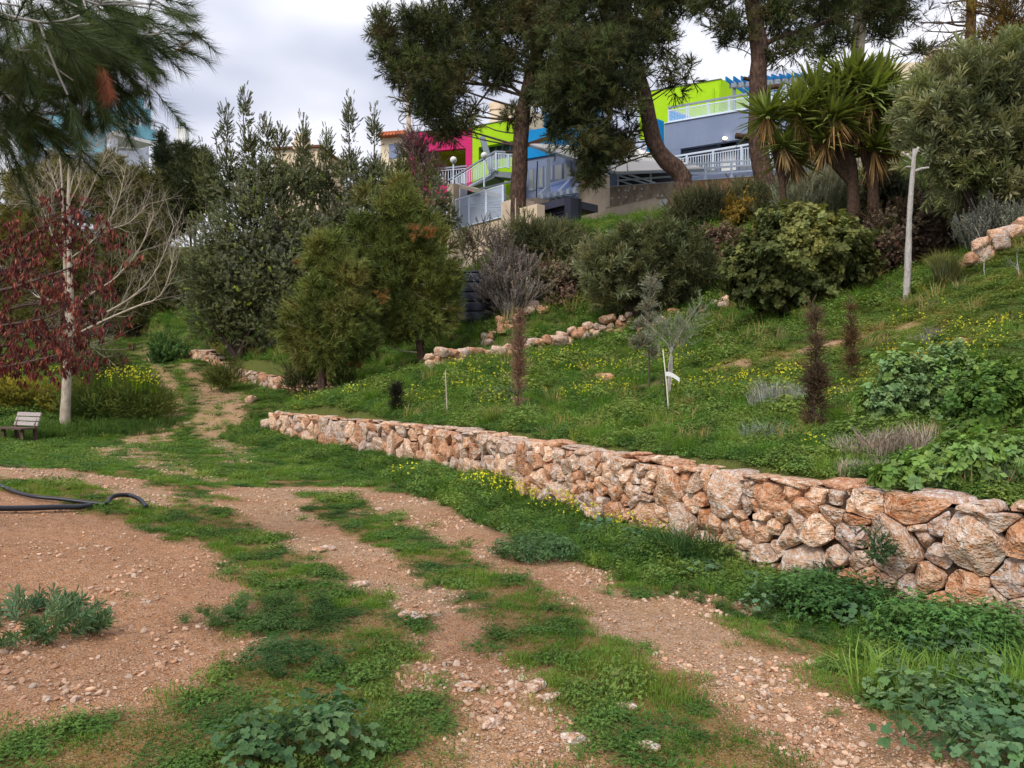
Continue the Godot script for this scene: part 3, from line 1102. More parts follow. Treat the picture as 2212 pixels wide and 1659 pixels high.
# loose or stacked stones along a line of points, as one low edging
func stone_row(called: String, label: String, category: String, pts: Array, count: int, s0: float, s1: float, courses: int, seed_: int, wide := 0.25) -> Node3D:
	rng.seed = seed_
	var org := on_ground(pts[0])
	var w := thing(called, label, category, org)
	for k in count:
		var t := (k + rf(0.1, 0.9)) / count * (pts.size() - 1)
		var i := mini(int(t), pts.size() - 2)
		var p: Vector3 = pts[i].lerp(pts[i + 1], t - i)
		p += Vector3(rf(-wide, wide), 0, rf(-wide, wide))
		p = on_ground(p)
		var sz := rf(s0, s1)
		var lift := sz * rf(0.1, 0.3) + (k % courses) * s0 * 0.7
		var st := part(w, "stone", boxy_rock(seed_ * 100 + k, Vector3(sz * rf(0.9, 1.3), sz * rf(0.55, 0.85), sz * rf(0.7, 1.0)), 0.6, 0.16), M["stone%d" % (rng.randi() % 7)])
		st.transform = Transform3D(Basis.from_euler(Vector3(rf(-0.3, 0.3), rf(0, TAU), rf(-0.3, 0.3))), p + Vector3.UP * lift - org)
	return w

func build_stonework() -> void:
	var line := []
	for p in [[4.3, -4.1], [3.47, -5.4], [2.42, -7.03], [1.51, -8.9], [0.61, -11.0], [-0.15, -12.7], [-0.95, -14.5], [-2.0, -16.4], [-3.25, -18.3], [-5.1, -21.0], [-7.05, -23.7]]: line.append(p)
	dry_stone_wall("long dry stone retaining wall of rough orange and white stones beside the track", line, 0.835, [[14, 0.17, 0.24, 0.0, 6.0], [56, 0.11, 0.17, 4.0, 25.0], [90, 0.08, 0.115, 0.0, 25.0], [130, 0.05, 0.075, 0.0, 14.0], [110, 0.028, 0.045, 0.0, 8.0]], 11, Vector2(0.42, 0.1), 0.46, 0.3, 0.0)
	line = []
	for p in [[-7.6, -29.0], [-7.9, -29.5], [-10.4, -33.0], [-13.0, -36.0], [-16.6, -40.0]]: line.append(p)
	dry_stone_wall("far low stone wall left of the two young pines", line, 0.62, [[24, 0.16, 0.22, 0.0, 20.0], [40, 0.1, 0.14, 0.0, 20.0]], 12, Vector2(0.5, 0.12), 0.5, 0.1)
	stone_row("stone_edging", "low rough stone edging on the slope right of the young pines", "stone edging", [at(930, 806, 23.5), at(1000, 790, 24.5), at(1060, 775, 25.2), at(1140, 763, 26), at(1250, 744, 27), at(1365, 738, 27)], 110, 0.26, 0.5, 3, 21, 0.16)
	stone_row("stone_edging", "short stone edging below the water tank and grey twiggy shrub", "stone edging", [at(1040, 722, 29), at(1110, 712, 29.5), at(1180, 696, 30)], 20, 0.25, 0.5, 2, 22)
	stone_row("stone_edging", "line of small stones behind the two young pine trunks", "stone edging", [at(640, 842, 29), at(740, 828, 28.5), at(870, 806, 27)], 44, 0.24, 0.42, 2, 23, 0.15)
	stone_row("stone_edging", "row of stones along the foot of the oleander and brown shrubs", "stone edging", [at(1340, 690, 26.5), at(1440, 684, 26), at(1560, 668, 25.5), at(1700, 655, 23.5)], 26, 0.22, 0.48, 1, 24, 0.4)
	stone_row("stone_heap", "heap of orange boulders at the top right of the slope", "stone heap", [at(2085, 586, 17), at(2150, 562, 17), at(2215, 540, 17), at(2290, 520, 17)], 26, 0.3, 0.52, 2, 25, 0.3)
	stone_row("stone_heap", "few upright stones behind the boulder heap at the right edge", "stone heap", [at(2160, 528, 19), at(2225, 505, 19)], 8, 0.3, 0.5, 1, 26, 0.3)
	rng.seed = 30
	for b in [[1305, 838, 18.5, 0.55, "orange boulder in the flowers halfway up the slope"], [1352, 842, 18.8, 0.4, "smaller pale boulder right of the orange slope boulder"], [540, 884, 27.5, 0.42, "pale rounded rock on the right wheel rut near the pines"], [2075, 742, 12.5, 0.22, "small pale stone in the ground cover on the right slope"], [590, 908, 24.6, 0.6, "flat stone on the ground at the far end of the wall"]]:
		var p := on_ground(at(b[0], b[1], b[2]))
		var o := solo("boulder", b[4], "boulder", boxy_rock(int(b[0]), Vector3(b[3] * 1.2, b[3] * 0.7, b[3] * 0.8), 0.6, 0.16), M["stone%d" % (int(b[0]) % 7)], p + Vector3.UP * b[3] * 0.15)
		o.rotation.y = rf(0, 3)
	# flat stones half sunk in the track
	for b in [[690, 1195, 0.2, "left one of two pale flat stones in the left wheel rut"], [712, 1188, 0.17, "right one of two pale flat stones in the left wheel rut"], [780, 1266, 0.16, "flat stone where the left wheel rut meets the grass band"], [880, 1345, 0.22, "largest pale flat slab in the middle of the track"], [905, 1352, 0.16, "small flat stone touching the slab in the middle of the track"], [935, 1335, 0.13, "thin flat stone just right of the slab in mid track"],
			[1010, 1500, 0.16, "flat stone left of the grassy middle strip low in the picture"], [1160, 1490, 0.17, "pale stone at the left edge of the grassy middle strip"], [1190, 1512, 0.14, "stone in front of the pale one beside the middle strip"], [1330, 1460, 0.16, "pale stone inside the grassy middle strip"], [1350, 1525, 0.14, "small pale stone on the right edge of the middle strip"], [1620, 1460, 0.13, "flat white stone in the right wheel rut near the verge"], [1650, 1495, 0.1, "small white stone below the flat white one in the right rut"],
			[820, 1100, 0.14, "small flat stone at the far bend of the right wheel rut"], [960, 1085, 0.14, "small flat stone at the verge edge of the far right rut"], [1240, 1590, 0.14, "pale stone at the bottom of the track left of the grass"], [1400, 1610, 0.13, "pale stone at the bottom edge in the grassy strip"], [1060, 1570, 0.15, "grey pale stone near the bottom edge left of mid track"], [300, 942, 0.34, "long flat stone in the far left wheel rut by the thicket"], [360, 900, 0.32, "flat stone beside the mustard thicket on the far track"], [520, 868, 0.3, "flat stone on the far right rut above the rounded rock"], [405, 885, 0.3, "flat stone in the grass between the far ruts"]]:
		var d: float = 2851.0 / (b[1] - 829.5) if b[1] > 1000 else 26.0
		var p := on_ground(at(b[0], b[1], d))
		var o := solo("flat_stone", b[3], "stone", boxy_rock(int(b[0] * 7 + b[1]), Vector3(b[2] * 0.85, 0.045, b[2] * 0.55), 0.5, 0.2), M["stone%d" % (int(b[0]) % 5)], p + Vector3.UP * 0.004, "flat stones sunk in the track")
		o.rotation.y = rf(0, 6)

# ---------------------------------------------------------------- trees and shrubs
# blobs: [u, v, ru, rv] in photo pixels at distance d (an optional fifth value shifts the depth)
func blobs_at(list: Array, d: float) -> Array:
	var r := []
	for b in list:
		var dd: float = d + (b[4] if b.size() > 4 else 0.0)
		var k := dd / FOCAL
		r.append([at(b[0], b[1], dd), Vector3(b[2] * k, b[3] * k, (b[2] + b[3]) * 0.5 * k)])
	return r

# scatter shoots through ellipsoids; o: count, size, cols, out, up, wild, shell, gap
func foliage(parent: Node3D, called: String, meshes: Array, material: Material, org: Vector3, blobs: Array, o: Dictionary) -> void:
	var where := []
	var tints := []
	for i in meshes.size():
		where.append([]); tints.append([])
	var area := []
	var total := 0.0
	for b in blobs:
		var s: float = b[1].x * b[1].y + b[1].y * b[1].z + b[1].x * b[1].z
		total += s
		area.append(total)
	var outw: float = o.get("out", 0.8)
	var upw: float = o.get("up", 0.4)
	var wild: float = o.get("wild", 0.6)
	var shell: float = o.get("shell", 0.45)
	var gap: float = o.get("gap", -0.25)
	var gf: float = o.get("gapfreq", 1.4)
	var ragged: float = o.get("ragged", 0.55)
	var cols: Array = o.cols
	var made := 0
	var tries := 0
	while made < o.count and tries < o.count * 3:
		tries += 1
		var pick := rf(0, total)
		var bi := 0
		while area[bi] < pick: bi += 1
		var b: Array = blobs[bi]
		var dir := any_dir(rng)
		var p: Vector3 = b[0] + dir * b[1] * pow(rng.randf(), shell) * (rf(0.85, 1.1) if rng.randf() > 0.05 else rf(1.05, 1.3)) * (1.0 + ragged * n3.get_noise_3dv(dir * 3.2 + b[0] * 3.0))
		if n3.get_noise_3dv(p * gf) < gap: continue
		if p.y < ground(p.x, p.z) + 0.02: continue
		var y := (dir * outw + Vector3.UP * upw + any_dir(rng) * wild).normalized()
		var x := y.cross(any_dir(rng)).normalized()
		var s: float = o.size * rf(0.55, 1.35)
		var i := rng.randi() % meshes.size()
		where[i].append(Transform3D(Basis(x, y, x.cross(y)) * s, p - org))
		var t := clampf(n3.get_noise_3dv(p * 0.9 + Vector3(31, 7, 11)) * 1.3 + 0.5 + rf(-0.25, 0.25), 0.0, 0.999)
		var ci := t * (cols.size() - 1)
		tints[i].append(tint(cols[int(ci)].lerp(cols[mini(int(ci) + 1, cols.size() - 1)], ci - int(ci)), o.get("vary", 0.25)))
		made += 1
	for i in meshes.size():
		if where[i].size() > 8: swarm(parent, called, meshes[i], material, where[i], tints[i])

func curve(pts: Array, steps: int) -> Array:
	var c := Curve3D.new()
	for i in pts.size():
		var tg: Vector3 = (pts[mini(i + 1, pts.size() - 1)] - pts[maxi(i - 1, 0)]) * 0.17
		c.add_point(pts[i], -tg, tg)
	var out := []
	var l := c.get_baked_length()
	for i in steps + 1: out.append(c.sample_baked(l * i / steps, true))
	return out

func limb(m: MB, pts: Array, r0: float, r1: float, steps: int, n: int, rough := 0.12) -> Array:
	var c := curve(pts, steps)
	var rad := []
	for i in c.size():
		var t := float(i) / (c.size() - 1)
		rad.append(lerpf(r0, r1, t) * (1.0 + rough * n3.get_noise_3dv(c[i] * 3.0)))
	m.tube(c, rad, n, true, rough)
	return c

func pxs(list: Array, d: float) -> Array:
	var r := []
	for p in list: r.append(at(p[0], p[1], d + (p[2] if p.size() > 2 else 0.0)))
	return r

# random bare branches
func ramify(m: MB, p: Vector3, dir: Vector3, length: float, r: float, depth: int, up: float, tips: Array, kids := 5, spread := 0.75) -> void:
	var pts := [p]
	var rad := [r]
	var d := dir
	var segs := 5 if depth > 0 else 3
	var q := p
	for i in segs:
		d = (d + any_dir(rng) * 0.2 + Vector3.UP * up * 0.16).normalized()
		q += d * length / segs
		pts.append(q)
		rad.append(r * (1.0 - 0.72 * (i + 1.0) / segs))
	m.tube(pts, rad, 6 if depth > 1 else (4 if depth == 1 else 3), false)
	tips.append(q)
	if depth <= 0: return
	for k in kids:
		var t := rf(0.25, 1.0) * segs
		var i := mini(int(t), segs - 1)
		var s: Vector3 = pts[i].lerp(pts[i + 1], t - i)
		var dd: Vector3 = (pts[i + 1] - pts[i]).normalized()
		var side := dd.cross(any_dir(rng)).normalized()
		ramify(m, s, (dd * (1.0 - spread * 0.5) + side * spread).normalized(), length * rf(0.35, 0.65), rad[i] * 0.55, depth - 1, up, tips, kids, spread)

func shrub(called: String, label: String, category: String, list: Array, d: float, meshes: Array, material: Material, o: Dictionary, base_px := Vector2.ZERO, group := "") -> Node3D:
	var bl := blobs_at(list, d)
	var c := Vector3.ZERO
	for b in bl: c += b[0]
	c /= bl.size()
	if base_px != Vector2.ZERO: c = at(base_px.x, base_px.y, d)
	var org := on_ground(c)
	var t := thing(called, label, category, org, group)
	var m := MB.new(org)
	var stem: float = o.get("stem", 0.03)
	for b in bl:
		for k in o.get("stems", 2):
			var e: Vector3 = b[0] + any_dir(rng) * b[1] * 0.6
			var s := org + Vector3(rf(-0.2, 0.2), -0.05, rf(-0.2, 0.2))
			if e.y > org.y + 0.2:
				limb(m, [s, s.lerp(e, 0.5) + any_dir(rng) * 0.1, e], stem, stem * 0.3, 4, 5, 0.1)
	if m.v.size(): part(t, "stem", m.mesh(true), M[o.get("bark", "twig_bark")])
	foliage(t, "foliage", meshes, material, org, bl, o)
	return t

const PINE_D := [Color(0.04, 0.052, 0.027), Color(0.065, 0.08, 0.036), Color(0.1, 0.115, 0.048), Color(0.085, 0.125, 0.042), Color(0.12, 0.115, 0.055)]
const PINE_Y := [Color(0.075, 0.1, 0.028), Color(0.11, 0.138, 0.036), Color(0.15, 0.178, 0.046), Color(0.16, 0.16, 0.05)]

func big_pine(label: String, d: float, trunk: Array, r0: float, r1: float, boughs: Array, list: Array, per: float, cols: Array, bark := "pine_bark") -> Node3D:
	var pts := pxs(trunk, d)
	var org := on_ground(pts[0])
	pts[0] = Vector3(pts[0].x, org.y - 0.3, pts[0].z)
	var t := thing("pine_tree", label, "tree", org)
	var m := MB.new(org)
	var c := limb(m, pts, r0, r1, 26, 14, 0.1)
	part(t, "trunk", m.mesh(true), M[bark])
	for b in boughs:
		var bm := MB.new(org)
		limb(bm, pxs(b[0], d), b[1], b[2], 10, 7, 0.15)
		part(t, "bough", bm.mesh(true), M[bark])
	var bl := blobs_at(list, d)
	var tw := MB.new(org)
	var area := 0.0
	for b in bl:
		area += b[1].x * b[1].y
		var best: Vector3 = c[c.size() - 1]
		for q in c:
			if q.distance_to(b[0] + Vector3.DOWN * 0.8) < best.distance_to(b[0] + Vector3.DOWN * 0.8): best = q
		limb(tw, [best, best.lerp(b[0], 0.5) + Vector3(rf(-0.2, 0.2), rf(-0.3, 0.2), rf(-0.2, 0.2)), b[0] + any_dir(rng) * b[1] * 0.3], clampf(best.distance_to(b[0]) * 0.014, 0.025, 0.07), 0.02, 7, 5, 0.1)
		for k in 7:
			var e: Vector3 = b[0] + any_dir(rng) * b[1] * 0.85
			limb(tw, [b[0], b[0].lerp(e, 0.5) + any_dir(rng) * 0.15, e], 0.028, 0.01, 4, 4, 0.0)
	part(t, "branches", tw.mesh(true), M.twig_bark)
	foliage(t, "needles", L.pine, M.needle, org, bl, {"count": int(area * per * 4.2), "size": 0.62, "cols": cols, "out": 0.6, "up": 0.35, "wild": 0.7, "shell": 0.45, "gap": -0.2, "gapfreq": 0.8})
	return t

func build_big_pines() -> void:
	rng.seed = 501
	big_pine("tall pine with a straight trunk in front of the lime green house", 40, [[1120, 520], [1119, 440], [1122, 370], [1125, 300], [1130, 240], [1145, 170], [1165, 80], [1175, -40], [1180, -160]], 0.44, 0.25,
		[[[[1140, 215], [1100, 185], [1060, 183], [1000, 178], [940, 150]], 0.1, 0.04], [[[1062, 186], [1040, 215], [1010, 250], [980, 270]], 0.06, 0.025], [[[1108, 329], [1098, 328], [1092, 329]], 0.06, 0.05], [[[1150, 160], [1090, 110], [1000, 70], [900, 80]], 0.1, 0.03]],
		[[832, 66, 34, 46], [850, 130, 36, 40], [905, 72, 52, 52], [985, 52, 70, 52], [900, 150, 58, 50], [975, 130, 75, 55], [935, 215, 60, 48], [990, 205, 50, 42], [915, 262, 30, 30], [960, 275, 46, 34], [1010, 250, 26, 30], [1075, 70, 70, 62], [1075, 150, 55, 40], [1150, 60, 70, 60], [1050, -40, 120, 55], [1175, -40, 90, 60], [1110, 255, 20, 26], [1185, 150, 50, 50], [1160, 225, 40, 36]], 30, PINE_D)
	big_pine("dark pine with a bent leaning trunk before the grey house", 38.5, [[1440, 500], [1462, 440], [1478, 400], [1470, 372], [1436, 345], [1412, 305], [1402, 260], [1390, 200], [1372, 140], [1350, 60], [1330, -60], [1320, -160]], 0.47, 0.22,
		[[[[1395, 215], [1440, 190], [1480, 180]], 0.06, 0.03], [[[1375, 150], [1300, 170], [1240, 220], [1220, 260]], 0.12, 0.04]],
		[[1265, 40, 80, 60, -1], [1360, 40, 90, 60], [1250, 120, 85, 60, -1.5], [1330, 130, 80, 60, -1], [1230, 205, 75, 55, -1], [1310, 210, 75, 60, -1], [1216, 285, 36, 32], [1260, 290, 70, 50, -0.5], [1330, 280, 60, 50], [1285, 340, 36, 32], [1355, 340, 40, 20], [1272, 385, 26, 26], [1420, 80, 50, 55], [1440, 150, 34, 32], [1478, 170, 28, 36], [1300, -50, 150, 50], [1430, -20, 80, 50]], 34, PINE_D)
	big_pine("pine with a thick straight trunk and sawn branch stubs beside the yuccas", 37, [[1662, 440], [1655, 400], [1642, 340], [1636, 290], [1638, 230], [1637, 170], [1640, 110], [1632, 50], [1622, -20], [1615, -140]], 0.47, 0.3,
		[[[[1640, 305], [1618, 297], [1589, 293]], 0.16, 0.14], [[[1638, 182], [1622, 172], [1606, 169]], 0.11, 0.09], [[[1648, 196], [1670, 188], [1688, 187]], 0.12, 0.12], [[[1640, 100], [1700, 75], [1780, 50], [1830, 10]], 0.14, 0.06], [[[1636, 65], [1580, 75], [1535, 82]], 0.06, 0.03], [[[1640, 92], [1605, 82], [1595, 70]], 0.05, 0.03]],
		[[1530, 12, 45, 26], [1575, 55, 45, 28], [1615, 85, 26, 22], [1690, 30, 70, 34], [1735, 88, 50, 24], [1790, 20, 60, 34], [1690, 120, 44, 18], [1600, -40, 130, 40], [1760, -50, 130, 45], [1560, 95, 20, 14]], 27, PINE_D)
	big_pine("pale barked pine rising behind the yucca heads", 40, [[1850, 460], [1852, 300], [1853, 120], [1856, 60], [1860, 0], [1862, -140]], 0.36, 0.27,
		[[[[1855, 92], [1900, 85], [1960, 110]], 0.05, 0.02]],
		[[1830, 30, 50, 30], [1900, 15, 70, 28], [1950, 30, 50, 18], [1820, 90, 50, 24], [1790, 120, 34, 20], [1905, 70, 34, 20], [1950, 118, 40, 12], [1990, 112, 24, 8], [1900, -50, 130, 45]], 24, PINE_D, "pale_bark")
	# bare-limbed conifer at the top right corner
	var d := 34.0
	var pts := pxs([[2098, 480], [2097, 300], [2096, 100], [2098, 40], [2100, -20], [2102, -160]], d)
	var org := on_ground(pts[0])
	var t := thing("bare_conifer", "dead conifer with a straight reddish trunk and bare level limbs at the top right", "tree", org)
	var m := MB.new(org)
	limb(m, pts, 0.26, 0.17, 18, 10, 0.1)
	part(t, "trunk", m.mesh(true), M.pine_bark)
	var tm := MB.new(org)
	var tips := []
	for k in 22:
		var v := rf(-60, 110)
		var left := k % 2 == 0
		ramify(tm, at(2098, v, d), Vector3(-1 if left else 1, rf(-0.3, 0.25), rf(-0.5, 0.5)).normalized(), rf(1.4, 2.9), 0.05, 2, -0.1, tips, 5, 0.7)
	part(t, "branches", tm.mesh(true), M.twig_bark)
	d = 27.0
	pts = pxs([[2190, 480], [2185, 200], [2170, 60], [2165, -60]], d)
	org = on_ground(pts[0])
	t = thing("rusty_conifer", "rusty ochre conifer behind the oleander in the top right corner", "tree", org)
	m = MB.new(org)
	limb(m, pts, 0.2, 0.05, 14, 8, 0.1)
	for q in [[2075, 20], [2085, 90], [2120, 70], [2050, 95]]: limb(m, pxs([[2172, q[1] + 25], [2130, q[1] + 12], q], d), 0.05, 0.02, 6, 5)
	part(t, "trunk", m.mesh(true), M.pine_bark)
	foliage(t, "needles", L.scrub, M.needle, org, blobs_at([[2130, 22, 34, 16], [2085, 14, 18, 8], [2165, 60, 40, 34], [2120, 80, 34, 16], [2075, 100, 24, 13], [2190, 20, 30, 34], [2040, 104, 10, 10], [2150, 110, 40, 20], [2210, 90, 40, 40], [2105, 36, 18, 12]], d), {"count": 2200, "size": 0.3, "cols": [Color(0.07, 0.05, 0.02), Color(0.15, 0.09, 0.02), Color(0.2, 0.14, 0.025), Color(0.12, 0.11, 0.02)], "out": 0.7, "up": 0.5, "gap": -0.2})

func build_young_pines() -> void:
	rng.seed = 520
	for y in [["young bushy pine with the taller crown between track and tank", 28.0, [[918, 842], [912, 780], [903, 720], [893, 620], [880, 500], [868, 385]], 0.16, [[868, 420, 28, 36], [862, 470, 56, 46], [900, 520, 62, 60], [830, 540, 58, 56], [945, 590, 44, 62], [880, 610, 80, 66], [800, 600, 56, 46], [930, 665, 58, 52], [850, 675, 70, 50], [905, 702, 58, 28], [780, 500, 26, 24], [965, 640, 26, 40], [820, 740, 44, 18], [790, 430, 16, 20, 0.3]], 4000],
		["young bushy pine with the lower crown at the wall's far end", 26.5, [[697, 864], [696, 800], [698, 740], [705, 640], [712, 560]], 0.17, [[706, 545, 30, 34], [680, 590, 34, 30], [735, 600, 46, 46], [700, 655, 54, 50], [670, 705, 50, 44], [745, 690, 60, 56], [652, 735, 34, 34], [715, 750, 60, 42], [765, 735, 44, 34], [690, 762, 40, 14], [655, 580, 14, 10], [628, 700, 16, 14]], 2900]]:
		var pts := pxs(y[2], y[1])
		var org := on_ground(pts[0])
		pts[0] = org + Vector3.DOWN * 0.15
		var t := thing("young_pine", y[0], "tree", org)
		var m := MB.new(org)
		var c := limb(m, pts, y[3], 0.03, 22, 12, 0.1)
		part(t, "trunk", m.mesh(true), M.pine_bark)
		var bl := blobs_at(y[4], y[1])
		var tw := MB.new(org)
		for b in bl:
			var best: Vector3 = c[c.size() - 1]
			for q in c:
				if q.distance_to(b[0] + Vector3.DOWN * 0.5) < best.distance_to(b[0] + Vector3.DOWN * 0.5): best = q
			limb(tw, [best, best.lerp(b[0], 0.5) + Vector3.DOWN * 0.1, b[0]], 0.035, 0.012, 6, 5)
			for k in 8:
				var e: Vector3 = b[0] + any_dir(rng) * b[1]
				limb(tw, [b[0], b[0].lerp(e, 0.5) + any_dir(rng) * 0.1, e], 0.014, 0.005, 3, 4)
		part(t, "branches", tw.mesh(true), M.pale_bark)
		foliage(t, "needles", L.pine_young, M.needle, org, bl, {"count": int(y[5] * 0.5), "size": 0.5, "cols": PINE_Y, "out": 0.8, "up": 0.55, "wild": 0.45, "shell": 0.4, "gap": -0.16, "gapfreq": 1.5})
		foliage(t, "dead_needles", L.pine_young.slice(0, 1), M.needle, org, blobs_at([[820, 640, 16, 12], [905, 505, 26, 10], [665, 672, 24, 14], [652, 572, 10, 8], [760, 790, 14, 8]], y[1]), {"count": 60, "size": 0.28, "cols": [Color(0.26, 0.13, 0.05), Color(0.3, 0.17, 0.06)], "gap": -2.0})

func build_carobs() -> void:
	rng.seed = 540
	var cols := [Color(0.075, 0.088, 0.044), Color(0.12, 0.135, 0.065), Color(0.165, 0.18, 0.08), Color(0.15, 0.16, 0.115)]
	var top := [Color(0.06, 0.07, 0.025), Color(0.09, 0.1, 0.03), Color(0.12, 0.12, 0.035)]
	var fresh := [Color(0.2, 0.28, 0.05), Color(0.26, 0.33, 0.07)]
	for y in [["big dark evergreen carob tree left of the young pines with upright shoots", 36.0, [520, 770], [[500, 620, 80, 110], [455, 560, 62, 100], [540, 510, 90, 110], [610, 600, 90, 120], [600, 470, 80, 80], [470, 680, 66, 60], [560, 690, 90, 60], [640, 700, 60, 40], [660, 540, 60, 80], [520, 420, 70, 60], [410, 620, 20, 60], [565, 375, 50, 40], [635, 395, 46, 46], [480, 395, 30, 40]],
			[[489, 270, 13, 52], [495, 350, 24, 44], [530, 240, 13, 54], [538, 325, 24, 50], [575, 305, 20, 56], [606, 320, 18, 54], [655, 320, 15, 66], [640, 390, 34, 40], [445, 400, 30, 40], [440, 345, 12, 30], [560, 385, 40, 36], [600, 400, 50, 40], [470, 300, 8, 20]], 6200],
		["second dark evergreen carob behind the young pines with tall spires", 38.0, [760, 760], [[720, 520, 70, 90], [790, 470, 70, 80], [860, 440, 50, 66], [700, 620, 60, 80], [780, 600, 80, 100], [930, 470, 36, 50], [950, 420, 20, 34], [970, 470, 16, 30], [1000, 510, 10, 18], [690, 390, 40, 50], [755, 395, 40, 50], [820, 395, 40, 40]],
			[[706, 325, 14, 54], [712, 400, 26, 34], [756, 260, 15, 54], [758, 350, 26, 50], [808, 280, 14, 48], [812, 370, 28, 46], [868, 370, 22, 50], [900, 400, 24, 40], [935, 380, 16, 30], [680, 400, 20, 30]], 4200]]:
		var org := on_ground(at(y[2][0], y[2][1], y[1]))
		var t := thing("carob_tree", y[0], "tree", org)
		var bl := blobs_at(y[3], y[1])
		var m := MB.new(org)
		for b in bl: limb(m, [org + Vector3(rf(-0.2, 0.2), -0.1, 0), org.lerp(b[0], 0.5) + any_dir(rng) * 0.4, b[0]], 0.12, 0.03, 8, 7)
		part(t, "trunk", m.mesh(true), M.twig_bark)
		var sp := blobs_at(y[4], y[1])
		for b in sp: b[1] = Vector3(b[1].x * 0.8, b[1].y, b[1].z * 0.8)
		var tw := MB.new(org)
		for b in sp: limb(tw, [b[0] - Vector3.UP * b[1].y * 1.6, b[0] + Vector3(rf(-0.1, 0.1), 0, 0), b[0] + Vector3.UP * b[1].y], 0.035, 0.008, 6, 5)
		part(t, "branches", tw.mesh(true), M.twig_bark)
		foliage(t, "foliage", L.carob, M.leaf, org, bl, {"count": int(y[5] * 2.4), "size": 0.3, "cols": cols, "out": 0.9, "up": 0.3, "wild": 0.6, "shell": 0.36, "gap": -0.3})
		foliage(t, "shoots", L.carob_top, M.leaf, org, sp, {"count": int(y[5] * 0.42), "size": 0.26, "cols": cols + top, "out": 0.7, "up": 0.9, "wild": 0.25, "shell": 0.6, "gap": -0.4})
		foliage(t, "fresh_leaves", L.carob.slice(0, 1), M.leaf, org, bl.slice(0, 6), {"count": 110, "size": 0.4, "cols": fresh, "out": 1.0, "up": 0.8, "wild": 0.2, "shell": 0.05, "gap": -2.0})

